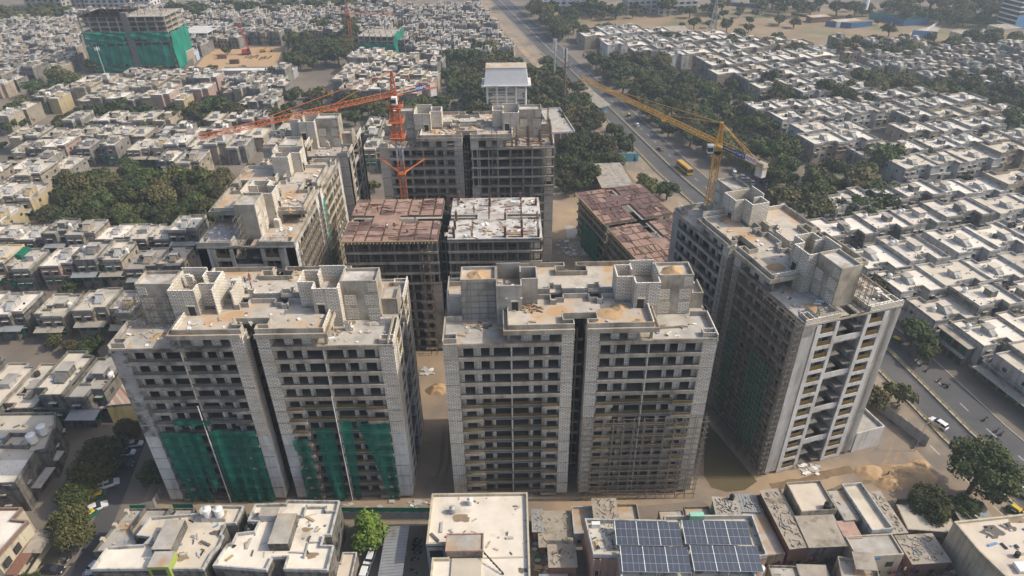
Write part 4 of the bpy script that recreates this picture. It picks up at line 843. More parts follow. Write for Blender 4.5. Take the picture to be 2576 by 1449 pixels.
b = MB(); b.box(0,0,0,5,3.5,2.6,'cream_wall'); b.hexa([(-.3,-.3,2.6),(5.3,-.3,2.6),(5.3,3.8,2.9),(-.3,3.8,2.9),(-.3,-.3,2.75),(5.3,-.3,2.75),(5.3,3.8,3.05),(-.3,3.8,3.05)],'slab'); tag(b.build('guard_hut', None, (26.5, 268, 0)), 'small cream guard hut with a tilted roof among the trees', 'hut')
# forecourt roof with a red edge, beside the road
t = thing('canopy_building', 'flat tan canopy roof with a red edge beside the main road', 'canopy', (36.6, 246.2, 0), R(5))
b = MB(); b.box(-1,-1,5.2,11.5,23,5.9,'red'); b.build('fascia', t)
b = MB(); b.box(-1.2,-1.2,5.9,11.7,23.2,6.1,'asbestos'); b.box(1,3,6.1,10.5,4.4,6.16,'sheet'); b.box(7,10,6.1,7.4,21,6.18,'asbestos'); b.build('roof', t)
for x in (1, 9.5):
    for y in (1, 11, 21): c = MB(); c.box(x-.25,y-.25,0,x+.25,y+.25,5.2,'concrete'); c.build('column', t)
b = MB(); b.box(2,14,0,9,21,4.6,'cream_wall'); b.build('wall', t)
# bus station on the lane in the middle of the road
t = thing('bus_station', 'long bus station with a tilted pale roof in the middle of the road', 'bus station', (50.6, 352.5, 0), R(15))
b = MB(); b.hexa([(-4.6,-2,3.6),(1.8,-2,4.5),(1.8,36,4.5),(-4.6,36,3.6),(-4.6,-2,3.8),(1.8,-2,4.7),(1.8,36,4.7),(-4.6,36,3.8)], 'asbestos'); b.build('roof', t)
b = MB(); b.box(-3,0,0,1,34,0.9,'concrete'); b.build('platform', t)
for i in range(6): c = MB(); c.box(-1.2,i*6.5+.5,0.9,-.7,i*6.5+1,3.9,'steel'); c.build('column', t)
b = MB(); b.box(-2.8,0.1,0.9,-2.7,33,2.6,'glass'); b.box(-2.7,0.1,0.9,0.8,0.2,2.8,'blue_sheet'); b.build('glazing', t)
def cell_mast(label, x, y, h, w=0.5, arms=True, m='steel', panels=True):
    t = thing('cell_mast', label, 'mast', (x, y, 0), 0, 'tall slim masts')
    b = MB(); b.tube((0,0,0),(0,0,h),w,m,w*0.55,8); b.build('pole', t)
    if panels:
        for z in (h-1.2, h-3.6, h-6.0) if h > 22 else (h-1.0,):
            for k in range(4): a = k*1.571+.4; c = MB(); c.box(math.cos(a)*1.1-.18,math.sin(a)*1.1-.18,z-1,math.cos(a)*1.1+.18,math.sin(a)*1.1+.18,z+1,'white'); c.bar((0,0,z),(math.cos(a)*1.1,math.sin(a)*1.1,z),.06,m); c.build('antenna', t)
cell_mast('taller slim pole mast with white antennas near the road bend', 26.5, 404, 26.5, 0.55); cell_mast('darker antenna mast rising from trees right of the water tower', 29.7, 367, 30, 0.7, m='rebar')
cell_mast('pale floodlight mast in front of the green netted tower', -256, 438.8, 17, 0.4, panels=True)
# street lamps
def lamp(label, x, y, h, a):
    t = thing('street_lamp', label, 'street lamp', (x, y, 0), a, 'street lamps along the road'); b = MB(); b.tube((0,0,0),(0,0,h),.1,'steel',.06,6); b.bar((0,0,h),(1.6,0,h+.4),.05,'steel'); b.build('pole', t)
    c = MB(); c.box(1.4,-.14,h+.33,2.1,.14,h+.48,'steel'); c.build('lamp_head', t)
for lab, px, py, h, a in [('street lamp beside the white car at the sheet fence',2300,1135,8.5,.4),('street lamp near the yellow bus',1571,462,8.5,2.6),('street lamp at the right end of the low red frame',1664,560,8.5,.5),('street lamp in the trees right of the bus station',1590,243,9,2.7),('street lamp in front of the wide shop roof',2372,885,8,2.6),('lamp pole between pale tower and crane tower',1008,690,8,.3),('lamp pole right of the road below the far field',1432,115,9,.4)]:
    q = at(px, py); lamp(lab, q.x, q.y, h, a)
# billboard
t = thing('billboard', 'teal advertising board with a person printed at its right end, by the road', 'billboard', (*at(1572, 418).xy, 0), R(-3))
M['teal'] = mat('teal_print', (0.10,0.33,0.36), (0.16,0.42,0.45), 0.15)
b = MB(); b.box(-5.5,-.1,2.2,5.5,.1,6.0,'teal'); b.build('board', t)
b = MB(); b.face([(-4.8,-.12,4.4),(0,-.12,4.4),(0,-.12,4.75),(-4.8,-.12,4.75)],'white'); b.face([(-4.8,-.12,3.6),(-1,-.12,3.6),(-1,-.12,3.85),(-4.8,-.12,3.85)],'white'); b.face([(3.2,-.12,2.3),(4.6,-.12,2.3),(4.4,-.12,4.2),(3.5,-.12,4.2)],'blue'); b.face([(3.6,-.12,4.3),(4.2,-.12,4.3),(4.2,-.12,5.2),(3.6,-.12,5.2)],'bark'); b.build('print', t)
for x in (-4, 0, 4): c = MB(); c.box(x-.1,-.05,0,x+.1,.05,2.2,'steel'); c.build('post', t)
# ---------------------------------------------------------------- vehicles
def loft(mb, secs, m):                   # closed rings of equal length -> body
    n = len(secs[0])
    for a, b in zip(secs, secs[1:]):
        for j in range(n): mb.face([a[j], a[(j+1)%n], b[(j+1)%n], b[j]], m)
    mb.face(list(reversed(secs[0])), m); mb.face(secs[-1], m)
PAINT = {k: mat(k+'_car_paint', c, None, rough=0.3, spec=0.5) for k, c in dict(white=(0.66,0.66,0.65), silver=(0.34,0.35,0.36), black=(0.02,0.02,0.024), grey=(0.13,0.135,0.14), red=(0.25,0.03,0.03), darkblue=(0.03,0.045,0.09), beige=(0.42,0.38,0.31)).items()}
def car_proto(kind, paint):
    t = thing('parked_car', 'car', 'car', (0, -500, 0)); pm = PAINT[paint]; L, W = (4.4, 1.78) if kind != 'hatch' else (3.8, 1.68); H = 1.66 if kind == 'suv' else 1.5
    zb, zh = 0.28, 0.92 if kind != 'suv' else 1.05
    def ring(x, w, z1): return [(x,-w/2*.94,zb),(x,w/2*.94,zb),(x,w/2,(zb+z1)/2),(x,w/2*.93,z1),(x,-w/2*.93,z1),(x,-w/2,(zb+z1)/2)]
    b = MB(); loft(b, [ring(-L/2, W*.82, zh-.18), ring(-L/2+.25, W*.97, zh-.02), ring(-L*.18, W, zh), ring(L*.2, W, zh-.02), ring(L/2-.35, W*.95, zh-.14), ring(L/2, W*.76, zh-.34)], pm); b.build('body', t)
    x0, x1, x2, x3 = ((-L/2+.35, -L/2+.8, L*.02, L*.22) if kind == 'sedan' else (-L/2+.08, -L/2+.4, L*.06, L*.25))
    g_ = MB(); cw, rw = W*.9/2, W*.72/2
    g_.hexa([(x0,-cw,zh-.04),(x3,-cw,zh-.04),(x3,cw,zh-.04),(x0,cw,zh-.04),(x1,-rw,H-.06),(x2,-rw,H-.06),(x2,rw,H-.06),(x1,rw,H-.06)], 'glass'); g_.build('window', t)
    r = MB(); r.hexa([(x1-.04,-rw-.03,H-.08),(x2+.04,-rw-.03,H-.08),(x2+.04,rw+.03,H-.08),(x1-.04,rw+.03,H-.08),(x1+.1,-rw+.05,H),(x2-.1,-rw+.05,H),(x2-.1,rw-.05,H),(x1+.1,rw-.05,H)], pm)
    for s in (-1, 1):
        xm = (x1+x2)/2; r.hexa([(xm-.05,s*(cw+.01)-.02,zh),(xm+.05,s*(cw+.01)-.02,zh),(xm+.05,s*(cw+.01)+.02,zh),(xm-.05,s*(cw+.01)+.02,zh),(xm-.05,s*(rw+.02)-.02,H-.05),(xm+.05,s*(rw+.02)-.02,H-.05),(xm+.05,s*(rw+.02)+.02,H-.05),(xm-.05,s*(rw+.02)+.02,H-.05)], pm)
    r.build('roof', t)
    wm = MB(); wm.tube((0,-.1,0),(0,.1,0),.31,'tyre',n=12); wh = wm.mesh('wheel'); rm = MB(); rm.tube((0,-.11,0),(0,.11,0),.19,'steel',n=8); rh = rm.mesh('rim')
    for x in (-L*.31, L*.31):
        for s in (-1, 1): o = link('wheel', wh, t, (x, s*(W/2-.1), .31)); link('rim', rh, o)
    for x, m in ((L/2-.12, 'white'), (-L/2+.04, 'red')):
        for s in (-1, 1): l = MB(); l.box(x-.06, s*W*.32-.16, zh-.34, x+.08, s*W*.32+.16, zh-.2, m); l.build('headlight' if m == 'white' else 'tail_light', t)
    return t
protos = {}
def car(kind, paint, x, y, a, label, group, scale=1.0):
    if (kind, paint) not in protos:
        o = car_proto(kind, paint); protos[(kind, paint)] = o; o.location = (x, y, 0.06); o.rotation_euler.z = a; o['label'] = label; o['group'] = group; return o
    return dup(protos[(kind, paint)], (x, y, 0.06), a, label, group)
PX = .6289
gS, gP, gM = 'cars parked along the left street', 'cars parked under the trees right of the road', 'cars driving on the main road'
for kind, paint, px, py, a, lab, gr in [
    ('hatch','white',340,1121,.15,'white car parked furthest up the left street',gS),('hatch','white',321,1143,.1,'pale small car parked just below the furthest white car on the left street',gS),
    ('sedan','black',312,1176,.2,'black car half under the big street tree',gS),('suv','white',275,1222,.45,'white car parked beside the yellow rickshaw',gS),
    ('sedan','white',245,1281,.6,'white car just below the yellow rickshaw',gS),('sedan','black',211,1345,1.0,'black car with red tail lights under the lower street tree',gS),
    ('sedan','grey',172,1381,.0,'grey car parked below the street trees',gS),('sedan','black',136,1438,-.05,'black car at the bottom left edge',gS),('sedan','white',249,1424,1.1,'white car beside the white stepped house',gS),
    ('sedan','silver',240,1449,.2,'silver car at the very bottom beside the white stepped house',gS),
    ('sedan','white',968,1352,1.3,'white car partly under the bright green tree','cars by the long shed'),('hatch','white',935,1401,1.45,'white car in the middle of the lane by the long shed','cars by the long shed'),('suv','white',920,1440,1.45,'white car at the bottom edge by the long shed','cars by the long shed'),
    ('suv','white',2358,1070,R(118),'white car with dark roof glass on the road beside the sheet fence',gM),('hatch','white',1602,317,R(104),'white car on the road below the bus station',gM),('hatch','silver',1521,262,R(104),'silver car beside the bus station',gM),('sedan','grey',1661,377,R(104),'grey car following below the white one on the road',gM),('sedan','grey',1433,170,R(104),'grey car at the far road bend',gM),
    ('suv','white',2566,1240,R(120),'white car behind the big right tree at the frame edge',gM)]:
    q = at(px, py); car(kind, paint, q.x, q.y, a, lab, gr)
rows = [(1845,432,'hatch','white'),(1847,438,'suv','white'),(1868,447,'sedan','white'),(1880,455,'suv','beige'),(1893,462,'sedan','white'),(1902,452,'hatch','red'),(1913,457,'sedan','darkblue'),(1920,463,'sedan','darkblue'),(1931,470,'sedan','white'),(1942,478,'sedan','grey'),(1953,486,'hatch','silver'),(1962,494,'hatch','grey'),(1957,434,'suv','grey'),(1960,441,'suv','silver'),(1970,449,'hatch','darkblue'),(1980,456,'suv','silver'),(1993,463,'suv','beige'),(2018,473,'sedan','silver'),(1823,365,'suv','white'),(1843,382,'hatch','silver'),(1803,366,'hatch','white'),(1752,330,'suv','white'),(1748,320,'hatch','white'),(1755,340,'sedan','silver')]
rows.sort(key=lambda r: (r[0]))
for i, (px, py, k, c) in enumerate(rows):
    q = at(px, py); car(k, c, q.x, q.y, R(76), '%s car, %s from the left among those parked under the roadside trees' % (dict(darkblue='dark blue').get(c, c), ordn(i)), gP)
def rickshaw(label, x, y, a, gr='auto rickshaws'):
    t = thing('auto_rickshaw', label, 'auto rickshaw', (x, y, 0.05), a, gr)
    b = MB(); b.hexa([(-1.2,-.65,.3),(.5,-.6,.3),(.5,.6,.3),(-1.2,.65,.3),(-1.3,-.66,.95),(.6,-.6,.95),(.6,.6,.95),(-1.3,.66,.95)],'green_cloth'); b.hexa([(.5,-.55,.3),(1.35,-.22,.35),(1.35,.22,.35),(.5,.55,.3),(.6,-.55,1.0),(1.2,-.25,.95),(1.2,.25,.95),(.6,.55,1.0)],'green_cloth'); b.build('body', t)
    b = MB(); b.hexa([(-1.3,-.66,.95),(-.75,-.66,.95),(-.75,.66,.95),(-1.3,.66,.95),(-1.22,-.6,1.55),(-.7,-.6,1.55),(-.7,.6,1.55),(-1.22,.6,1.55)],'black'); b.hexa([(.7,-.5,1.0),(.78,-.5,1.0),(.78,.5,1.0),(.7,.5,1.0),(.52,-.52,1.6),(.6,-.52,1.6),(.6,.52,1.6),(.52,.52,1.6)],'glass'); b.build('windscreen', t)
    b = MB(); b.hexa([(-1.3,-.68,1.5),(.7,-.58,1.5),(.7,.58,1.5),(-1.3,.68,1.5),(-1.1,-.5,1.78),(.5,-.42,1.74),(.5,.42,1.74),(-1.1,.5,1.78)],'yellow_r'); b.build('roof', t)
    for px, py in ((-.8,-.55),(-.8,.55),(1.05,0)): w = MB(); w.tube((px,py-.07,.24),(px,py+.07,.24),.24,'tyre',n=10); w.build('wheel', t)
M['yellow_r'] = mat('rickshaw_yellow', (0.60,0.40,0.03), (0.54,0.36,0.03), 1.0, rough=0.5, spec=0.3)
for lab, px, py, a in [('yellow auto rickshaw parked below the white car on the left street',253,1252,.3),('yellow auto rickshaw half hidden under the lower street tree',234,1299,.9),('auto rickshaw on the road behind the right tower',2250,860,R(118)),('auto rickshaw beside the far sheet roof at bottom right',2545,1287,R(120)),('auto rickshaw on the road below the crane jib',1581,293,R(104)),('auto rickshaw at the kerb right of the yellow crane mast',1815,480,R(110)),('auto rickshaw at the left kerb below the round tree',1705,482,R(104))]:
    q = at(px, py); rickshaw(lab, q.x, q.y, a)
q = at(1717, 430); t = thing('city_bus', 'yellow city bus driving in the bus lane', 'bus', (q.x+0.6, q.y, 0.06), R(104.5))
b = MB(); b.hexa([(-5.6,-1.25,.45),(5.6,-1.25,.45),(5.6,1.25,.45),(-5.6,1.25,.45),(-5.6,-1.25,3.0),(5.5,-1.25,3.0),(5.5,1.25,3.0),(-5.6,1.25,3.0)],'yellow_r'); b.box(-5.4,-1.1,3.0,5.2,1.1,3.15,'yellow'); b.build('body', t)
b = MB(); b.box(-5.3,-1.28,1.5,4.9,1.28,2.5,'glass'); b.build('side_window', t)
b = MB(); b.box(-5.66,-1.1,1.4,-5.5,1.1,2.6,'glass'); b.build('windscreen', t); b = MB(); b.box(-5.68,-1.15,2.62,-5.5,1.15,2.98,'blue'); b.build('front_panel', t)
for x in (-3.4, 3.2):
    for s in (-1,1): w = MB(); w.tube((x,s*1.1-.15,.5),(x,s*1.1+.15,.5),.5,'tyre',n=12); w.build('wheel', t)
def bike_proto():
    t = thing('motorcycle', 'bike', 'motorcycle', (0,-500,0)); b = MB(); b.hexa([(-.5,-.12,.55),(.35,-.1,.55),(.35,.1,.55),(-.5,.12,.55),(-.6,-.13,.8),(.3,-.1,.9),(.3,.1,.9),(-.6,.13,.8)],'black'); b.hexa([(-.25,-.12,.25),(.25,-.12,.25),(.25,.12,.25),(-.25,.12,.25),(-.2,-.1,.55),(.3,-.1,.55),(.3,.1,.55),(-.2,.1,.55)],'steel'); b.bar((.3,0,.85),(.65,0,.3),.05,'steel'); b.build('body', t)
    h = MB(); h.bar((.25,-.36,1.02),(.25,.36,1.02),.03,'black'); h.build('handlebar', t)
    for x in (-.6,.65): w = MB(); w.tube((x,-.06,.3),(x,.06,.3),.3,'tyre',n=10); w.build('wheel', t)
    return t
bp_ = None; nb = 0
def bikes(pts, labf, gr):
    global bp_
    for i, (px, py, a) in enumerate(pts):
        q = at(px, py); lab = labf(i)
        if bp_ is None: bp_ = bike_proto(); bp_.location = (q.x, q.y, .07); bp_.rotation_euler.z = a; bp_['label'] = lab; bp_['group'] = gr
        else: dup(bp_, (q.x, q.y, .07), a, lab, gr)
bikes([(1050,1361,.1),(1047,1370,.2),(1050,1377,-.1),(1046,1385,.1),(1050,1392,.0),(1044,1410,.15),(1041,1440,-.5)], lambda i: 'parked motorcycle, %s from the top beside the corrugated shed' % ordn(i), 'motorcycles by the shed')
bikes([(2265,868,.6),(2288,893,.7),(2302,905,.6),(2308,911,.7),(2318,921,.6),(2332,934,.7),(2362,960,.6),(2385,975,.7),(2478,1058,.6),(2508,1086,.7),(2520,1094,.7)], lambda i: 'parked motorcycle, %s from the left along the right kerb of the road' % ordn(i), 'motorcycles along the kerb')
bikes([(2377,973,2.1)], lambda i: 'motorcycle being ridden on the right lane beyond the right tower', 'motorcycles on the road')
bikes([(172,1412,1.2)], lambda i: 'motorcycle parked between grey and black cars on the left street', 'motorcycles by the street')
bikes([(2300,1125,.8),(2230,1015,.5),(2258,1026,.6)], lambda i: 'parked motorcycle, %s from the left at the sheet fence' % ordn(i), 'motorcycles at the sheet fence')
bikes([(2480,1330,.3),(2492,1334,.4),(2410,1395,1.0)], lambda i: 'parked motorcycle, %s from the right in the slum yard' % ordn(2-i), 'motorcycles in the yard')
# piling rig and container on the excavation
q = at(620, 137); t = thing('piling_rig', 'red piling rig with a tall leaning mast on the excavation', 'piling rig', (q.x, q.y, 0), 0.4)
b = MB(); b.box(-3,-2,.3,3,-1.1,1.2,'black'); b.box(-3,1.1,.3,3,2,1.2,'black'); b.build('track', t); b = MB(); b.box(-2.6,-1.6,1.2,2.4,1.6,3.4,'red'); b.box(.8,-1.7,2,2.5,-.2,3.9,'glass'); b.build('cab', t)
b = MB(); lattice(b,(2.6,0,1),(-.5,0,19.5),1.0,'red',1.5,.12,.08); b.box(-1.6,-.4,18.6,.5,.4,20,'red'); b.build('mast', t)
for lab, px, py, m in [('red shipping container on the excavation',560,147,'red_brick'),('dark shipping container on the excavation',591,160,'rebar')]:
    q = at(px, py); b = MB(); b.box(-3,-1.2,0,3,1.2,2.6,m); b.box(-3.02,-1.1,.1,-2.95,1.1,2.5,m)
    for i in range(12): b.box(-2.9+i*.5,-1.24,.1,-2.7+i*.5,1.24,2.5,m)
    tag(b.build('container', None, (q.x, q.y, .05), .1), lab, 'container', 'containers on the excavation')
q = at(663, 131); b = MB(); b.box(-2,-1,.6,1,1,2.4,'yellow'); b.box(-2.2,-1.2,0,1.4,-.6,.8,'black'); b.box(-2.2,.6,0,1.4,1.2,.8,'black'); b.bar((1,0,2),(4,0,4),.25,'yellow'); b.bar((4,0,4),(5.5,0,.8),.2,'yellow'); b.box(5.1,-.5,.1,5.9,.5,.9,'black'); tag(b.build('digger', None, (q.x,q.y,0), .2), 'yellow digger beside the red piling rig', 'digger')
b = MB(); rr = random.Random(3)
for i in range(9): q = at(617+i*7, 147+rr.uniform(-2,4)); b.bar((q.x,q.y,.25),(q.x+rr.uniform(-1,1),q.y+7,.25),.3,'rebar')
tag(b.build('rebar_cage', None), 'row of dark rebar cages lying on the excavation', 'rebar cages', None, 'stuff')
sheet_fence('sheet_fence', 'long dark blue sheet fence left of the excavation', [at(468,183).xy, at(528,118).xy], 4.0, 'grey_blue' if 'grey_blue' in M else 'rail_dark')
sheet_fence('sheet_fence', 'dark sheet fence right of the excavation', [at(710,168).xy, at(733,105).xy], 4.0, 'rail_dark')
# ---------------------------------------------------------------- people
SKIN = mat('skin', (0.16,0.085,0.055), None); CLOTH = {k: mat(k+'_cloth', c, None) for k, c in dict(red=(0.33,0.02,0.03), white=(0.62,0.6,0.57), blue=(0.05,0.09,0.25), lime=(0.25,0.55,0.05), dark=(0.03,0.03,0.035), pink=(0.45,0.12,0.2), maroon=(0.2,0.03,0.05), khaki=(0.25,0.2,0.12), orange=(0.5,0.17,0.04)).items()}
def person(label, x, y, z, a, shirt, pants, pose='stand', helmet=False, group='workers on the site'):
    P = dict(stand=dict(lean=0, la=(.35,-.1,.98), ra=(-.35,-.1,.98), lk=0, rk=0, sq=0), bend=dict(lean=.55, la=(.2,-.75,.55), ra=(-.2,-.7,.55), lk=.05, rk=-.05, sq=0), walk=dict(lean=.08, la=(.3,-.32,1.0), ra=(-.3,.25,1.0), lk=-.28, rk=.28, sq=0), hip=dict(lean=0, la=(.3,-.1,1.02), ra=(-.34,-.3,1.2), lk=.05, rk=-.02, sq=0), squat=dict(lean=.3, la=(.25,-.5,.6), ra=(-.25,-.5,.6), lk=0, rk=0, sq=.45))[pose]
    bm = bmesh.new(); sk = bm.verts.layers.skin.verify(); le, sq = P['lean'], P['sq']
    def V(x, y, z, r): v = bm.verts.new((x, y, z)); v[sk].radius = (r, r); return v
    hz = .93-sq; s = math.sin(le); c = math.cos(le)
    def up(d, x=0, f=0): return (x, -s*d - f, hz + c*d)
    pel = V(0,0,hz,.15); ch = V(*up(.38),.165); nk = V(*up(.56),.06); hd = V(*up(.68),.10); hd2 = V(*up(.78),.09)
    E = [(pel,ch),(ch,nk),(nk,hd),(hd,hd2)]
    for sx, arm, kx in ((1,P['la'],P['lk']),(-1,P['ra'],P['rk'])):
        sh = V(*up(.48, sx*.2),.06); dz = -sq*.6-(s*.2 if pose != 'bend' else 0); hnd = V(arm[0]*1.0, arm[1]-(s*.2), arm[2]+dz-.12,.035); el = V((sh.co.x+hnd.co.x)/2+sx*.07, (sh.co.y+hnd.co.y)/2+.05, (sh.co.z+hnd.co.z)/2,.045); f = V(hnd.co.x*.98, hnd.co.y-.05, hnd.co.z-.08,.025)
        hp = V(sx*.1,0,hz-.06,.095); kn = V(sx*.12+sx*sq*.2,kx*.6-.04-sq*.75,.5-sq*.1,.07); an = V(sx*.12,kx,.09,.045); to = V(sx*.13,kx-.16,.04,.04)
        E += [(ch,sh),(sh,el),(el,hnd),(hnd,f),(pel,hp),(hp,kn),(kn,an),(an,to)]
    for e in E: bm.edges.new(e)
    for v in bm.verts: v[sk].use_root = (v is pel)
    me = bpy.data.meshes.new('person'); bm.to_mesh(me); bm.free(); o = bpy.data.objects.new('person', me); COL.objects.link(o)
    o.modifiers.new('s', 'SKIN'); sb = o.modifiers.new('b', 'SUBSURF'); sb.levels = 1; dg = bpy.context.evaluated_depsgraph_get(); m2 = bpy.data.meshes.new_from_object(o.evaluated_get(dg)); o.modifiers.clear(); o.data = m2
    for m in (SKIN, CLOTH[shirt], CLOTH[pants]): m2.materials.append(m)
    hdz = hz + c*.6
    for p in m2.polygons:
        q = p.center; p.material_index = 0 if (q.z > hdz or (abs(q.x) > .24 and q.z < hz+.12 and q.z > .5)) else (1 if q.z > hz-.02 or (abs(q.x) > .2 and q.z > hz) else (2 if q.z > .1 else 0)); p.use_smooth = True
    o.location = (x, y, z); o.rotation_euler.z = a; tag(o, label, 'person', group)
    h = MB(); hc = Vector(up(.78)); n = 8
    for i in range(3):
        for j in range(n):
            def S(ii, jj): t_ = ii/3*1.5; return (hc.x+.125*math.cos(t_)*math.cos(2*math.pi*jj/n), hc.y+.01+.13*math.cos(t_)*math.sin(2*math.pi*jj/n), hc.z-.02+.12*math.sin(t_))
            h.face([S(i,j), S(i,j+1), S(i+1,j+1), S(i+1,j)], 'yellow_r' if helmet else 'black')
    h.build('helmet' if helmet else 'hair', o); return o
def on(tw, L, u, v, z): p = pt_world(tw, L, u, v, z); return p.x, p.y, p.z
EZ, HZ = lvl(11)+.62, lvl(5)+.6
for lab, pos, a, s, p_, ps, hm in [
  ('worker in a lime shirt laying blocks on the front left tower', on(tA,A_L,14.0,12.5,S13+5.8), .5,'lime','dark','hip',False),
  ('worker in maroon beside the left lift tower wall of the front left tower', on(tA,A_L,11.0,8.0,S13+5.8), 2,'maroon','dark','stand',False),
  ('worker in white bending beside the white block stack on the front left tower', on(tA,A_L,17.4,17.0,U13+.03), 1,'white','dark','walk',False),
  ('worker in blue with hands on hips on the front left tower roof', on(tA,A_L,19.8,17.6,U13+.03), .2,'blue','dark','hip',False),
  ('woman in a long maroon dress behind the worker in blue', on(tA,A_L,20.3,18.8,U13+.03), 1,'maroon','maroon','stand',False),
  ('woman in a dark red and blue dress at the right of the group of four', on(tA,A_L,21.6,15.6,U13+.03), 2,'maroon','blue','stand',False),
  ('worker in red at the left corner of the back formwork', on(tE,E_L,1.0,14.6,EZ), 0,'red','dark','bend',True),
  ('worker in grey white bending on the back formwork', on(tE,E_L,2.6,15.2,EZ), 1,'khaki','white','bend',False),
  ('worker in dark clothes walking on the back formwork', on(tE,E_L,3.5,15.4,EZ), 2,'dark','khaki','walk',False),
  ('worker in red standing on the back formwork right of three others', on(tE,E_L,6.6,15.4,EZ), 0,'red','dark','stand',False),
  ('worker in red striding on the front formwork', on(tE,E_L,9.8,4.2,EZ), 2,'red','dark','walk',False),
  ('worker in white standing mid front formwork', on(tE,E_L,10.6,5.6,EZ), 1,'white','dark','stand',False),
  ('worker in black with yellow helmet on the front formwork', on(tE,E_L,12.4,6.0,EZ), 0,'dark','dark','stand',True),
  ('worker with yellow helmet high on the link between formwork decks', on(tE,E_L,17.4,10.0,EZ), 0,'dark','blue','stand',True),
  ('worker crouching at the front edge of the formwork', on(tE,E_L,16.0,3.2,EZ), 2,'blue','dark','squat',True),
  ('worker in white at the right end of the front formwork', on(tE,E_L,24.0,6.2,EZ), 0,'white','khaki','stand',False),
  ('worker crouching on the dark red formwork near its far end', on(tH,H_L,16.0,5.0,HZ), 1,'dark','dark','squat',False),
  ('worker in red standing on the dark red formwork', on(tH,H_L,18.0,8.0,HZ), 0,'red','dark','stand',False),
  ('worker in white shirt on the dark red formwork', on(tH,H_L,19.5,7.0,HZ), 0,'white','dark','stand',False),
  ('worker in pale blue by the white pipes on the dark red formwork', on(tH,H_L,19,18.0,HZ), 0,'blue','khaki','bend',False),
  ('worker in pink at the right edge of the dark red formwork', on(tH,H_L,27.0,22.0,HZ), 0,'pink','dark','stand',True),
  ('worker in dark clothes on the pale red near formwork', on(tH,H_L,33.0,8.6,HZ), 0,'dark','dark','walk',False),
  ('worker bending over the pale red near formwork', on(tH,H_L,37.5,10.5,HZ), 1,'dark','blue','bend',False),
  ('worker in red with orange helmet at the back of the dark formwork', on(tH,H_L,12.6,9.0,HZ), 0,'orange','dark','stand',True),
  ('worker in a white helmet on the half tower roof', on(tG,51.6,38.0,2.8,U13), 0,'khaki','dark','stand',False),
  ('worker in pink bending on the half tower terrace', on(tG,51.6,48.6,4.2,S13), 1,'pink','dark','bend',False),
  ('worker in lilac standing by the stair of the half tower', on(tG,51.6,44.8,7.0,S13), 0,'pink','dark','stand',False),
  ('worker standing on the right terrace behind the orange crane', on(tF,F_L,43.0,5.0,S13), 0,'white','dark','stand',False)]:
    person(lab, pos[0], pos[1], pos[2], a, s, p_, ps, hm)
for lab, px, py, s, p_, ps in [('person in black walking across the sandy yard',2538*0+2231*1.0,1199,'dark','dark','walk'),('person in white at the foot of the right tower',2004,1180,'white','dark','stand'),('person in red crouching by the dark grey patch',2311,1220,'red','dark','squat'),('person walking beside the lower corner of the front centre tower',1143,1216,'dark','dark','walk'),('person crouching by the corner of the netted tower',428,1240,'dark','white','squat'),('person in dark clothes in the slum yard',2310,1424,'dark','dark','walk')]:
    q = at(px, py); person(lab, q.x, q.y, .05, 1.0, s, p_, ps, False, 'people on the ground')
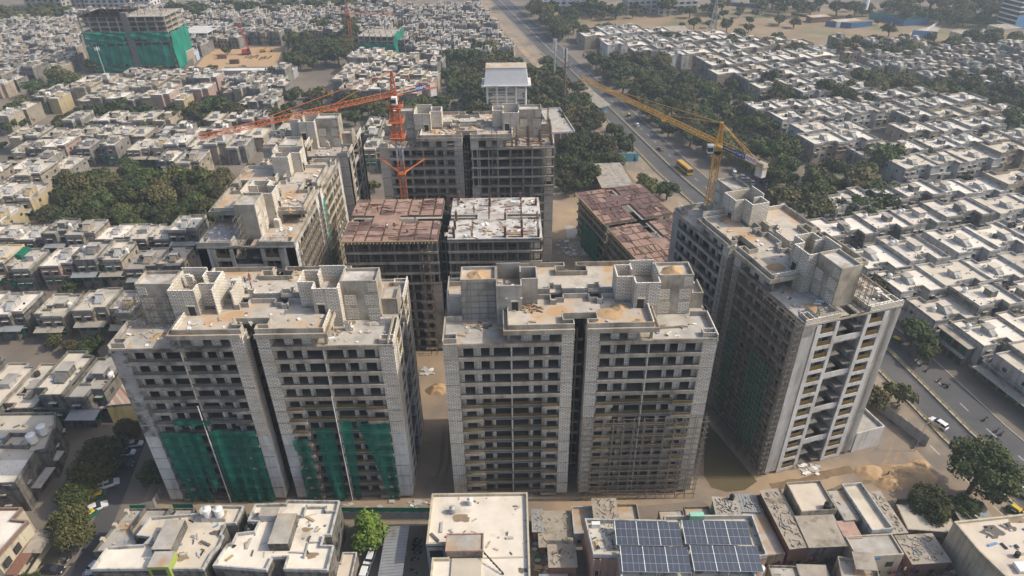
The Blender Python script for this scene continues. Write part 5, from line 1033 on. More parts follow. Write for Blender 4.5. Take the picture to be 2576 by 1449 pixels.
# ---------------------------------------------------------------- row houses
M['window_glass'] = M['glass']
def house_variant(style, w, d, h, seed, detail):
    """returns [(part name, mesh, [(subname, mesh)])]; front edge along y = 0, roof outline rectilinear"""
    rr = random.Random(seed); wm = rr.choice(WALLS[:2] if style == 'L' else WALLS); wm = rr.choice(ACCENT) if style != 'R' and rr.random() < .13 else wm; rm = rr.choice((ROOFS[0], ROOFS[0], ROOFS[1]) if style == 'R' else (ROOFS[0], ROOFS[1], ROOFS[1], ROOFS[2]))
    a, b = rr.uniform(.25,.4)*w, rr.uniform(.6,.75)*w; r1, r2 = rr.uniform(1.0,2.2), rr.uniform(.5,1.4)
    if style == 'R': poly = [(0,r2),(a,r2),(a,r1+r2),(b,r1+r2),(b,0),(w,0),(w,d-r2),(b,d-r2),(b,d-r1-r2),(a,d-r1-r2),(a,d),(0,d)]
    elif rr.random() < .5: poly = [(0,0),(b,0),(b,r1),(w,r1),(w,d),(a,d),(a,d-r2),(0,d-r2)]
    else: poly = [(0,r1),(a,r1),(a,0),(w,0),(w,d-r2),(b,d-r2),(b,d),(0,d)]
    P = []
    wb = MB(); wb.prism(poly, 0, h, wm); 
    if detail: 
        for z in (h-3.0,): wb.prism([(-.12,-.12),(w+.12,-.12),(w+.12,.3),(-.12,.3)] if style == 'L' else [(b+.1,-.5),(w+.15,-.5),(w+.15,.05),(b+.1,.05)], z-.12, z+.05, wm, wm)
    P.append(('wall', wb.mesh('wall')))
    rb = MB(); rb.face([(*p, h-.02) for p in poly], rm)
    if detail and rr.random() < .5: x = rr.uniform(.3,.6)*w; rb.box(x,1,h-.02,x+.12,d-1,h+.03,PARA)
    P.append(('roof', rb.mesh('roof')))
    pb = MB(); ph = rr.uniform(.55,1.0); pb.ring(poly, .2, h-.35, h+ph, PARA if rr.random() < .65 else wm); P.append(('parapet', pb.mesh('parapet')))
    cb = MB(); cw, cl, ch = rr.uniform(2.0,2.8), rr.uniform(3.2,4.8), rr.uniform(1.6,2.2); cx, cy = rr.uniform(.35,.55)*w, d*rr.uniform(.35,.5)
    if cy+cl > d-1: cy = d-1-cl
    cmat = wm if rr.random() < .6 else WALLS[2]
    cb.box(cx,cy,h,cx+cw,cy+cl*.55,h+ch,cmat)
    if rr.random() < (.6 if style == 'R' else .4): y0, y1 = cy-cl*.45, cy; cb.hexa([(cx+.2,y0,h),(cx+cw-.2,y0,h),(cx+cw-.2,y1,h),(cx+.2,y1,h),(cx+.2,y0,h+.5),(cx+cw-.2,y0,h+.5),(cx+cw-.2,y1,h+ch-.1),(cx+.2,y1,h+ch-.1)], cmat)
    cs = MB(); cs.box(cx-.25,cy-.15,h+ch,cx+cw+.25,cy+cl*.55+.35,h+ch+.16,rr.choice((ROOFS[2],ROOFS[1],PARA)))
    P.append(('stair_cabin', cb.mesh('stair_cabin'), ('cabin_roof', cs.mesh('cabin_roof'))))
    if rr.random() < .75:
        nt = rr.choice((1,1,2)); m = 'tank_white' if rr.random() < .6 else 'tank_black'; tx, ty = rr.choice(((cx-1.6,cy+1),(cx+cw+1.2,cy+.6),(w*.2,d*.75)))
        for i in range(nt):
            t = MB(); x = tx+i*1.5; t.tube((x,ty,h+.0),(x,ty,h+1.3),.62,m,n=10); t.tube((x,ty,h+1.3),(x,ty,h+1.6),.6,m,.2,n=10); P.append(('water_tank', t.mesh('water_tank')))
    if detail:
        o = MB()
        for _ in range(rr.randrange(6, 14)): x, y, s = rr.uniform(.6,w-.8), rr.uniform(r1+r2+.3,d-r1-r2-.5), rr.uniform(.1,.38); o.box(x,y,h-.01,x+s*rr.uniform(1,3),y+s,h+s*rr.uniform(.4,1.6),rr.choice(('timber','rubble','tank_black','sheet','debris','blue_sheet','rail_dark')))
        if rr.random() < .6: x = rr.uniform(.2,.7)*w; o.bar((x,d*.2,h+1.3),(x+rr.uniform(1.5,3),d*.75,h+1.3),.03,'rail_dark'); o.bar((x,d*.2,h),(x,d*.2,h+1.3),.05,'rail_dark')
        P.append(('roof_clutter', o.mesh('roof_clutter')))
    if style == 'L' and rr.random() < .5: o = MB(); x, y = w*.15, d*.3; o.ring([(x,y),(x+2.6,y),(x+2.6,y+1.8),(x,y+1.8)],.15,h-.02,h+.75,PARA); o.box(x+.15,y+.15,h-.01,x+2.45,y+1.65,h+.02,'painted_gloom'); P.append(('light_well', o.mesh('light_well')))  # the well's shaded depth is painted as a dark plate at roof level
    if detail:
        yf = [ (poly[i], poly[i+1]) for i in range(len(poly)-1) if abs(poly[i][1]-poly[i+1][1]) < 1e-6 and poly[i+1][0] > poly[i][0] ]
        n = 0
        for (p, q) in yf:
            L_ = q[0]-p[0]
            for z in ((h-2.6, h-5.8) if h > 6.5 else (h-2.5,)):
                k = max(1, int(L_/2.6))
                for i in range(k):
                    if n > 7: break
                    x = p[0]+L_*(i+.5)/k; wd = min(1.5, L_/k*.6); y = p[1]
                    o = MB(); o.box(x-wd/2,y-.04,z,x+wd/2,y+.02,z+1.25,rr.choice(('glass','glass','painted_gloom','green_cloth') if style == 'L' else ('glass','painted_gloom','glass'))); s = MB(); s.box(x-wd/2-.2,y-.5,z+1.35,x+wd/2+.2,y,z+1.43,PARA)
                    P.append(('window', o.mesh('window'), ('sunshade', s.mesh('sunshade')))); n += 1
        for y0 in (d*.3, d*.7):
            for xs, x in ((-1,0),(1,w)): o = MB(); o.box(x-.03 if xs < 0 else x-.02, y0, h-2.5, x+.02 if xs < 0 else x+.03, y0+1.0, h-1.4, 'glass'); P.append(('window', o.mesh('window')))
        if style == 'L' and rr.random() < .75:
            o = MB(); o.hexa([(.3,-2.0,h-3.5),(w-.3,-2.0,h-3.5),(w-.3,0,h-3.0),(.3,0,h-3.0),(.3,-2.0,h-3.42),(w-.3,-2.0,h-3.42),(w-.3,0,h-2.92),(.3,0,h-2.92)], rr.choice(('asbestos','asbestos','sheet'))); P.append(('awning', o.mesh('awning')))
        if style == 'L':
            o = MB()
            for i in range(3): x = w*(i+.15)/3; o.box(x,-.16,h-5.6,x+w*.22,-.1,h-3.7,'green_cloth')
            P.append(('shutter', o.mesh('shutter')))
        if style == 'R':
            o = MB(); o.box(.4,-.9,h-3.2,a,r2,h-3.0,PARA); o.box(.4,-.9,h-3.0,a,-.75,h-2.1,wm); P.append(('balcony', o.mesh('balcony')))
            o = MB(); o.box(.05,-3.6,0,w-.05,-3.4,1.5,PARA); P.append(('front_wall', o.mesh('front_wall')))
    info = dict(roof={id(ROOFS[0]):'white',id(ROOFS[1]):'cream',id(ROOFS[2]):'grey'}[id(rm)], w=w, d=d, h=h)
    return P, info
VAR = {}
def get_var(style, detail, i):
    k = (style, detail, i)
    if k not in VAR:
        rr = random.Random(hash((style, i)) % 1000 + 17*i + (5 if style == 'L' else 90)); w, d = (rr.uniform(7.4,9.4), rr.uniform(10.5,12)) if style == 'L' else (rr.uniform(13.5,19.5), rr.uniform(11.5,13.5)) if style == 'R' else (rr.uniform(6.2,8.4), rr.uniform(9,11))
        VAR[k] = house_variant('R' if style == 'R' else 'L', w, d, rr.uniform(7.2, 8.8) if style != 'S' else rr.uniform(6, 9.5), 31*i + len(style) + ord(style), detail)
    return VAR[k]
NV = 14
HOUSES = []                                # (x, y, yaw, style, variant, sx, sy, row phrase, index)
def add_row(style, p0, p1, phrase, seed, depth=None, gap=.15, zoneck=None, rev=False):
    """a row of houses whose fronts stand on the line p0 -> p1 (left to right as the camera sees them)"""
    rr = random.Random(seed); a, b = Vector(p0), Vector(p1); L_ = (b-a).length; t = (b-a)/L_; yaw = math.atan2(t.y, t.x); s = 0; out = []
    while s < L_-3:
        i = rr.randrange(NV); P, inf = get_var(style, False, i); w = inf['w']
        if s + w > L_ + 2.5: break
        sy = (depth/inf['d']) if depth else 1.0; p = a + t*s; n = Vector((-t.y, t.x)); c = p + t*w/2 + n*inf['d']*sy/2
        if (zoneck is None or zoneck(c)) and in_view(c.x, c.y, .05): out.append([p.x, p.y, yaw, style, i, 1.0, sy, phrase, 0, rr.uniform(.8, 1.2) if style != 'R' else rr.uniform(.9, 1.08), c])
        s += w + gap + (rr.uniform(2.5, 4.5) if rr.random() < .08 else 0)
    for k, o in enumerate(out): o[8] = k
    HOUSES.extend(out)
BLOCKERS = []
def rect_block(tw, L): BLOCKERS.append([tuple(pt_world(tw, L, u, v, 0).xy) for u, v in ((-1.5,-2.5),(52.5,-2.5),(52.5,25),(-1.5,25))])
for tw, L in ((tA,A_L),(tB,B_L),(tC,C_L),(tD,D_L),(tE,E_L),(tF,F_L),(tH,H_L)): rect_block(tw, L)
def seg_dist(p, path):
    best = 1e9
    for a, b in zip(path, path[1:]):
        a, b = Vector(a), Vector(b); d = b-a; t = max(0, min(1, (Vector(p)-a).dot(d)/d.length_squared)); best = min(best, (Vector(p)-a-d*t).length)
    return best
def fill(style, poly, az, pitches, y0, phrase, seed, keep_road=24, holes=()):
    """parallel rows across a polygon; az = direction the fronts' normals point away from the camera, degrees left of +Y"""
    t = Vector((math.cos(R(az)), math.sin(R(az)))); n = Vector((-t.y, t.x)); us = [Vector(p).dot(t) for p in poly]; vs = [Vector(p).dot(n) for p in poly]
    v = min(vs) + y0; k = 0; r = 0
    def ck(c): return inside(c, poly) and seg_dist(c, PATH) > keep_road and not any(inside(c, q) for q in holes) and not any(inside(c, q) for q in BLOCKERS)
    while v < max(vs):
        jit = random.Random(seed+k).uniform(-4, 4); pt_ = pitches[k % len(pitches)]; add_row(style, t*(min(us)+jit)+n*v, t*max(us)+n*v, (phrase, r), seed*13+k, pt_-(.6 if k % 2 == 0 else 3.4), zoneck=ck); v += pt_; k += 1; r += 1
# measured rows near the camera
nearL = 'left of the pale left tower'
add_row('L', (-176,123.5), (-97,122.5), ('left of the netted tower', 0), 41, 17, .4)
add_row('L', (-184,158), (-106,159), ('left of the netted tower', 1), 42, 12)
add_row('L', (-186,184), (-104,186.5), ('left of the netted tower', 2), 43, 13.5)
add_row('L', (-196,205.5), (-104,206), ('left of the netted tower', 3), 44, 11.5)
TR = Vector((.97,.24)); UR = Vector((-.24,.97)); OR_ = Vector((117.5,151))
for k, (u, dp) in enumerate([(-30,14.5),(-13.4,12.7),(0,12.6),(13.2,13.2),(27.2,17),(47.5,14.5),(64.5,14)]): add_row('R', OR_+UR*u+TR*(-1.0+(3 if k < 2 else 0)), OR_+UR*u+TR*170, ('right of the main road', k), 60+k, dp, .1)
T4 = lambda pts: zone(pts, 3.0)
holes_l = [T4([(170,465),(330,405),(440,440),(590,420),(600,500),(520,560),(160,560),(60,560)])]
fill('L', T4([(-40,505),(40,400),(20,345),(220,322),(520,322),(640,316),(705,320),(690,350),(640,398),(585,402),(555,418),(430,436),(330,400),(190,430),(130,500),(30,560),(-40,600)]), 0, (15.5,18.5), 4, 'between the left tree belts', 101)
fill('L', T4([(-40,330),(110,262),(230,215),(430,190),(545,183),(575,238),(480,262),(430,276),(160,262),(20,322)]), -1, (14,17), 3, 'before the far netted tower', 102)
fill('S', T4([(570,262),(560,205),(715,192),(728,235),(712,285),(620,280)]), -4, (14,15), 2, 'right of the tallest tree', 103)
fill('L', T4([(860,245),(1000,262),(1125,232),(1128,145),(1000,155),(905,150),(868,160)]), -5, (14,17), 3, 'behind the orange crane', 104)
fill('L', T4([(925,312),(1010,325),(1000,420),(945,420),(905,360)]), 0, (16,), 2, 'beside the crane tower', 109)
fill('S', T4([(-60,255),(-40,60),(195,52),(215,150),(165,185),(100,200),(40,230)]), -3, (12,13.5), 2, 'left of the far netted tower', 105)
fill('S', T4([(445,45),(700,35),(985,28),(1240,12),(1290,70),(1335,135),(1205,150),(1050,148),(1000,125),(900,95),(745,98),(530,112),(500,150),(470,160)]), -9, (12,12.8), 2, 'in the dense far quarter', 106, 26, [T4([(985,30),(1005,30),(1018,140),(1000,140)])])
fill('R', T4([(1395,95),(1600,88),(1830,103),(2085,140),(2180,232),(2090,262),(1900,248),(1730,170),(1640,148),(1480,142)]), 14, (14.5,16), 3, 'below the dry field', 107, 28)
fill('S', T4([(2075,118),(2350,122),(2640,135),(2640,235),(2380,215),(2220,190),(2120,150)]), 12, (13,14.5), 2, 'at the far right edge', 108)
fill('R', T4([(1885,282),(2000,268),(2300,255),(2640,300),(2640,520),(2440,500),(2230,470),(2180,440),(2060,400),(1950,330)]), 14, (15,16.5), 2, 'beyond the big round tree', 110, 24, [T4([(2180,305),(2280,300),(2290,395),(2190,395)])])
fill('S', T4([(120,52),(440,20),(900,0),(1010,-6),(1000,26),(700,33),(440,42)]), -6, (13,), 2, 'behind the far netted tower', 111)
# keep rows apart: drop a house whose centre falls inside an earlier one
kept = []; grid = {}
for o in HOUSES:
    c = o[10]; inf = get_var(o[3], False, o[4])[1]; r = min(inf['w'], inf['d'])*.5; key = (int(c.x//20), int(c.y//20)); bad = False
    for i in (-1,0,1):
        for j in (-1,0,1):
            for c2, r2 in grid.get((key[0]+i, key[1]+j), ()): bad = bad or (c-c2).length < (r+r2)*.86
    if not bad and seg_dist(c, PATH) > 18: kept.append(o); grid.setdefault(key, []).append((c, r))
HOUSES = kept
near = sorted(HOUSES, key=lambda o: depth_of(o[10])*(1.0 if o[3] != 'R' else .8))
DET, IND = 130, 300
cnt = {}
for o in sorted(HOUSES, key=lambda o: (str(o[7]), o[10].x)): cnt[id(o)] = cnt.get(o[7], 0); cnt[o[7]] = cnt.get(o[7], 0)+1
PROTO = {}
for rank, o in enumerate(near[:IND]):
    x, y, yaw, st, i, sx, sy, (ph, row), k, sz, c = o; det = rank < DET; key = (st, det, i); P, inf = get_var(*key)
    lab = '%s roofed house, %s from left, %s row %s' % (inf['roof'], ordn(cnt[id(o)]), ordn(row), ph)
    if key not in PROTO:
        t = thing('row_house', lab, 'house', (x, y, 0), yaw, 'flat roofed houses ' + ph); PROTO[key] = t
        for p in P:
            q = link(p[0], p[1], t)
            if len(p) > 2: link(p[2][0], p[2][1], q)
    else: t = dup(PROTO[key], (x, y, 0), yaw, lab, 'flat roofed houses ' + ph)
    t.scale = (1, sy, sz)
far = MB(); fv = far.v
def add_mesh(mb, me, Mx):
    i0 = len(mb.v); mb.v += [tuple(Mx @ v.co) for v in me.vertices]; ms = [mb.mi(m) for m in me.materials]
    for p in me.polygons: mb.f.append(tuple(i0+q for q in p.vertices)); mb.m.append(ms[p.material_index])
for o in near[IND:]:
    x, y, yaw, st, i, sx, sy, ph, k, sz, c = o; P, inf = get_var(st, False, i); Mx = Matrix.Translation((x,y,0)) @ Matrix.Rotation(yaw,4,'Z') @ Matrix.Diagonal((1,sy,sz,1))
    for p in P:
        add_mesh(far, p[1], Mx)
        if len(p) > 2: add_mesh(far, p[2][1], Mx)
    if st == 'S':
        f = MB(); 
        for z in (1.2, 4.2): 
            for q in range(3): f.box(inf['w']*(q+.2)/3,-.05,z,inf['w']*(q+.7)/3,.4,z+1.4,'painted_gloom')
        f.v = [tuple(Mx @ Vector(v)) for v in f.v]; i0 = len(far.v); far.v += f.v; ms = [far.mi(m) for m in f.mats]
        far.f += [tuple(i0+a for a in q) for q in f.f]; far.m += [ms[a] for a in f.m]
tag(far.build('distant_houses'), 'dense mass of small flat roofed houses in the far quarters', 'houses', None, 'stuff')
print('houses', len(HOUSES))
# ---------------------------------------------------------------- trees
def leaf_mat(name, c1, c2, c3):
    m = bpy.data.materials.new(name); m.use_nodes = True; nt = m.node_tree; N, L = nt.nodes, nt.links; b = N['Principled BSDF']; b.inputs['Roughness'].default_value = .75; b.inputs['Specular IOR Level'].default_value = .2
    tc = N.new('ShaderNodeTexCoord'); n = N.new('ShaderNodeTexNoise'); n.inputs['Scale'].default_value = 3.2; n.inputs['Detail'].default_value = 4; L.new(tc.outputs['Object'], n.inputs['Vector'])
    r = N.new('ShaderNodeValToRGB'); r.color_ramp.elements[0].position = .33; r.color_ramp.elements[0].color = (*c1,1); r.color_ramp.elements[1].position = .68; r.color_ramp.elements[1].color = (*c3,1); e = r.color_ramp.elements.new(.5); e.color = (*c2,1); L.new(n.outputs['Fac'], r.inputs[0])
    oi = N.new('ShaderNodeObjectInfo'); hs = N.new('ShaderNodeHueSaturation'); mr = N.new('ShaderNodeMapRange'); mr.inputs[3].default_value = .62; mr.inputs[4].default_value = 1.4; L.new(oi.outputs['Random'], mr.inputs[0]); L.new(mr.outputs[0], hs.inputs['Value'])
    mm = N.new('ShaderNodeMath'); mm.operation = 'MULTIPLY'; mm.inputs[1].default_value = 9.7; L.new(oi.outputs['Random'], mm.inputs[0]); fr = N.new('ShaderNodeMath'); fr.operation = 'FRACT'; L.new(mm.outputs[0], fr.inputs[0]); m2 = N.new('ShaderNodeMapRange'); m2.inputs[3].default_value = .468; m2.inputs[4].default_value = .515; L.new(fr.outputs[0], m2.inputs[0]); L.new(m2.outputs[0], hs.inputs['Hue'])
    L.new(r.outputs[0], hs.inputs['Color']); L.new(hs.outputs[0], b.inputs['Base Color']); return m
LEAF = leaf_mat('dusty_leaf', (0.024,0.036,0.011), (0.046,0.063,0.018), (0.084,0.104,0.032))
LEAFB = leaf_mat('bright_leaf', (0.06,0.10,0.015), (0.10,0.16,0.025), (0.15,0.21,0.04))
LEAFO = leaf_mat('olive_leaf', (0.056,0.058,0.018), (0.085,0.085,0.028), (0.125,0.118,0.045))
def tree_meshes(seed, n, size, leaf, flat=.72, sparse=0.0, nl=13, lr0=.26, lr1=.46):
    rr = random.Random(seed); lobes = []
    for i in range(nl):
        a = rr.uniform(0,6.28); q = rr.uniform(.15,.72) if i else 0; lobes.append((math.cos(a)*q, math.sin(a)*q, rr.uniform(-.22,.42)*(1-q*.6)+.05-q*.3, rr.uniform(lr0,lr1)))
    mb = MB(); vs, fs = [], []
    for i in range(n):
        lx, ly, lz, lr = rr.choice(lobes); v = Vector((rr.gauss(0,1), rr.gauss(0,1), rr.gauss(0,1)+.25)).normalized(); rad = lr*(rr.random()**.35)*(1+sparse*rr.uniform(-.3,.5))
        c = Vector((lx,ly,lz)) + v*rad; c.z = c.z*flat*1.25
        if c.z < -.74: c.z = -.74 + rr.uniform(0,.15)
        nrm = (v*1.0 + Vector((rr.uniform(-1,1), rr.uniform(-1,1), rr.uniform(-.4,1)))).normalized(); u = nrm.orthogonal().normalized(); w = nrm.cross(u); an = rr.uniform(0,6.28); u, w = u*math.cos(an)+w*math.sin(an), w*math.cos(an)-u*math.sin(an); s = size*rr.uniform(.6,1.35)
        i0 = len(vs); vs += [tuple(c-u*s-w*s*.35), tuple(c+u*s*.2-w*s*.7), tuple(c+u*s+w*s*.3), tuple(c-u*s*.3+w*s*.75)]; fs.append((i0,i0+1,i0+2,i0+3))
    mb.v, mb.f, mb.m, mb.mats = vs, fs, [0]*len(fs), [leaf]; crown = mb.mesh('crown')
    tb = MB(); H = 1.0; tb.tube((0,0,-H),(0.03,0,-.15),.075,'bark',.05,7)
    for lx, ly, lz, lr in lobes[1:8]: tb.tube((0.03,0,-.3+rr.uniform(-.1,.15)),(lx*.85,ly*.85,lz*.8),.04,'bark',.012,5)
    return crown, tb.mesh('trunk')
TV = [tree_meshes(100+i, 2600, .075, LEAF, .72) for i in range(4)] + [tree_meshes(120+i, 2400, .075, LEAFO, .66, .25) for i in range(2)]
TVN = [tree_meshes(140+i, 11000, .042, LEAF if i < 2 else LEAFO, .74, 0, 30, .24, .42) for i in range(3)]
TB_ = [tree_meshes(150, 4200, .06, LEAFB, .9, .2)]
TBARE = [tree_meshes(160, 420, .05, LEAFO, .8, .6)]
TREES = []                                 # x, y, radius, mesh set, label, group
def tree_at(px, py, r, label, group, ms=None, z=None): q = at(px, py, r*.95 if z is None else z); TREES.append((q.x, q.y, r, ms, label, group))
def belt(poly_px, spacing, r, phrase, group, seed, zz=5.0, ms=None, words=('dark green tree','bushy tree','olive tree','broad tree')):
    spacing *= 1.16; poly = zone(poly_px, zz); rr = random.Random(seed); xs = [p.x for p in poly]; ys = [p.y for p in poly]; pts = []
    for _ in range(int(60 + 14*(max(xs)-min(xs))*(max(ys)-min(ys))/spacing**2)):
        p = Vector((rr.uniform(min(xs),max(xs)), rr.uniform(min(ys),max(ys))))
        if inside(p, poly) and in_view(p.x, p.y, .05) and all((p-q).length > spacing*.8 for q in pts) and seg_dist(p, PATH[:-1]) > 11.5 and not any(inside(p, b) for b in BLOCKERS) and not (seg_dist(p, PATH) < 19 and p.y > 330 and p.x < 60 and p.y < 395 and p.x > 44): pts.append(p)
    pts.sort(key=lambda p: p.x/ (depth_of(p)))
    for i, p in enumerate(pts):
        rad = r*rr.choice((.6,.8,.95,1.1,1.3))*rr.uniform(.9,1.1); v = rr.randrange(6) if ms is None else ms
        TREES.append((p.x, p.y, rad, v, '%s, %s from left in %s' % ('olive tree' if v in (4,5) else rr.choice(('dark green tree','bushy green tree','broad green tree')), ordn(i), phrase), group))
belt([(150,308),(200,262),(420,278),(560,246),(610,268),(720,292),(705,322),(520,322),(210,326)], 7.2, 5.2, 'long belt behind the left houses', 'trees of the long left belt', 1)
belt([(175,470),(330,408),(440,445),(585,430),(600,470),(525,560),(420,568),(230,572),(110,545)], 6.6, 5.4, 'grove left of the pale tower', 'trees of the left grove', 2)
belt([(20,300),(60,230),(130,190),(200,190),(205,215),(110,262),(30,320),(-10,330)], 8, 5.6, 'grove at the left photo edge', 'trees of the left edge grove', 3)
belt([(700,290),(740,215),(860,245),(1000,262),(1120,240),(1225,262),(1230,295),(1080,305),(900,300),(790,310)], 7.4, 5.2, 'belt behind the orange crane jib', 'trees behind the orange crane', 4)
belt([(1120,150),(1240,118),(1310,165),(1318,210),(1215,215),(1220,262),(1128,235)], 7.6, 5.6, 'grove left of the water tower', 'trees left of the water tower', 5)
belt([(1325,170),(1390,150),(1440,205),(1480,232),(1500,262),(1435,275),(1415,300),(1335,262)], 7.0, 5.2, 'grove right of the water tower', 'trees right of the water tower', 6)
belt([(1415,285),(1500,270),(1545,300),(1600,365),(1560,405),(1490,412),(1425,420),(1410,360)], 6.6, 5.4, 'wood between pump house and road', 'trees between pump house and road', 7)
belt([(1408,375),(1490,415),(1492,470),(1440,480),(1408,440)], 6.6, 4.6, 'thicket left of the tan canopy roof', 'trees left of the canopy roof', 8)
belt([(1475,140),(1640,152),(1740,180),(1880,255),(1875,285),(1960,330),(2000,395),(1990,445),(1930,450),(1860,395),(1800,380),(1765,345),(1715,345),(1660,305),(1560,230),(1500,180)], 7.2, 5.6, 'wood along the road right side', 'trees along the right side of the road', 9)
belt([(1985,465),(2080,420),(2180,435),(2230,470),(2225,525),(2150,540),(2040,535),(1960,515)], 6.6, 6.0, 'grove behind the parked cars', 'trees behind the parked cars', 10)
belt([(1930,205),(2060,228),(2200,182),(2330,200),(2500,190),(2590,230),(2590,330),(2480,300),(2300,250),(2180,265),(2080,268),(1950,275)], 8.6, 6.0, 'belt through the right quarter', 'trees of the right belt', 11)
belt([(1640,112),(1750,104),(2000,130),(2080,112),(2290,100),(2300,150),(2150,140),(2085,132),(1900,112),(1700,95)], 9, 6.2, 'row along the dry field near edge', 'trees along the near edge of the dry field', 12)
belt([(735,95),(800,60),(880,55),(890,95),(870,150),(760,165),(720,140)], 8.6, 6.5, 'grove beside the far crane', 'trees beside the far crane', 13)
belt([(430,25),(700,10),(1000,-2),(1000,12),(720,26),(450,44)], 12, 7, 'far line behind the dense quarter', 'trees of the far left line', 14)
belt([(1290,8),(1345,18),(1340,36),(1440,30),(1450,70),(1400,90),(1370,95),(1340,60)], 8.5, 7, 'group beside the far road', 'trees beside the far road', 15)
belt([(1440,20),(1600,10),(1640,25),(1500,40)], 11, 7, 'line before the far white blocks', 'trees before the far white blocks', 16)
belt([(1660,18),(1900,2),(2240,15),(2240,30),(2000,26),(1700,34)], 13, 7.5, 'line across the dry field far side', 'trees across the far side of the field', 17)
belt([(2240,8),(2600,-2),(2600,50),(2400,52),(2260,40)], 12, 8, 'wood at the top right corner', 'trees at the top right corner', 18)
belt([(-20,45),(60,30),(180,14),(190,32),(60,62),(-20,80)], 11, 7, 'line at the top left corner', 'trees at the top left corner', 19)
belt([(1080,300),(1215,275),(1220,296),(1150,302)], 6.5, 4.2, 'clump behind the crane tower roof', 'trees behind the crane tower', 20)
belt([(2380,98),(2600,100),(2600,150),(2400,128)], 10, 6.5, 'clump at the field right edge', 'trees at the right edge of the field', 22)
S1 = 'single trees among the houses'
for px, py, r, lab, v in [(2232,385,8.8,'big round dark tree among the right houses',0),(2208,712,6.2,'olive tree just right of the right tower roof',5),(2305,830,6.0,'dark round tree at the corner right of the right tower',1),(2342,892,3.6,'small tree by the kerb right of the right tower',2),
  (2330,395,4.2,'small tree right of the big round dark tree',2),(2130,160,5,'tree among houses below the far field',3),(240,880,4.8,'tree in the lane left of the netted tower',2),(88,752,4.2,'small tree before the green shuttered houses',1),(75,615,4.6,'olive tree at the left edge of the near left houses',5),
  (925,385,5.4,'round tree right of the half tower',1),(955,350,4.0,'tree between half tower and crane tower',0),(940,465,3.8,'low tree between half tower and crane tower',3),(640,425,3.6,'slim tree beside the pale tower stair',4),(310,240,4.5,'tree among houses before the netted tower',1),(545,268,9.5,'tallest tree of the left quarter',1),(585,285,7.5,'broad tree right of the tallest left tree',5),(232,160,6,'dark tree at the left foot of the far netted tower',0),(400,178,6,'tree before the right foot of the far netted tower',3),
  (533,172,4.5,'round tree at the left edge of the excavation',1),(688,178,4.5,'tree at the right edge of the excavation',0),(610,170,3,'slim tree at the near edge of the excavation',2),(1640,470,5.8,'light green tree right of the tan canopy roof',5),(1680,475,5.2,'round dark tree near the lane divider',0),(1620,455,4.6,'tree behind the tan canopy roof',3),(2200,990,4.6,'olive tree behind the right tower foot',5),(2270,985,4.0,'olive tree beside the sheet fence',4),(1790,590*1.0,2.4,'thin tree at the road left of the crane',4),
  (1470,75,8,'large tree at the near corner of the far field',0),(1530,70,7,'large tree right of the first at the field corner',1),(1960,95,6,'tree standing alone in the dry field',1),(2240,72,6,'round tree in the middle of the right field',0),(1830,60,6.5,'tree on the left part of the dry field',3),(2000,52,5.5,'pale tree in the dry field beyond the hut',3),(2335,115,7,'tree left of the long cream school',1),(1090,40,6,'tree in the far dense quarter',1),(520,22,6,'tree at the far edge above the netted tower',0),(960,20,7,'tree at the far edge above the dense quarter',2)]: tree_at(px, py, r, lab, S1, v)
S2 = 'street trees near the drone'
for px, py, r, lab, ms in [(238,1145,6.6,'broad olive street tree shading the parked cars',('N',2)),(190,1235,4.6,'street tree below the broad one on the left street',('N',0)),(168,1330,5.6,'lower street tree on the left street with brownish leaves',('N',2)),(318,1085,3.6,'thin tree at the bend of the left street',('N',2)),(385,1190,3.6,'dark tree at the left foot of the netted tower',('N',1)),(62,1470,3.0,'low bush at the bottom left corner',('N',0)),
  (925,1330,4.2,'bright green tree beside the long shed',('B',0)),(2468,1178,7.9,'huge dark tree at the right edge',('N',1)),(2352,1268,5.2,'dark tree below the huge one at right',('N',0)),(2125,1445,2.5,'small olive tree in the slum yard',('N',2)),(2085,1470,2.2,'bright low bush in the slum yard',('B',0)),(600,1290,1.3,'small bush between the white stepped houses',('B',0)),(2198,1262,1.6,'small dark bush on the sand heap',('N',0)),(2260,1350,1.8,'dark hedge bush under the flat slum roof',('N',1)),(2425,1275,3.4,'dark tree squeezed between the two large right trees',('N',1))]: tree_at(px, py, r, lab, S2, ms)
for px, py, r, lab in [(1428,440,5,'bare tree with grey twigs right of the crane tower'),(1455,455,5,'bare tree right of the other bare tree'),(1700,600,3.4,'nearly bare small tree at the road behind the red frame')]: tree_at(px, py, r, lab, 'bare trees', ('X',0))
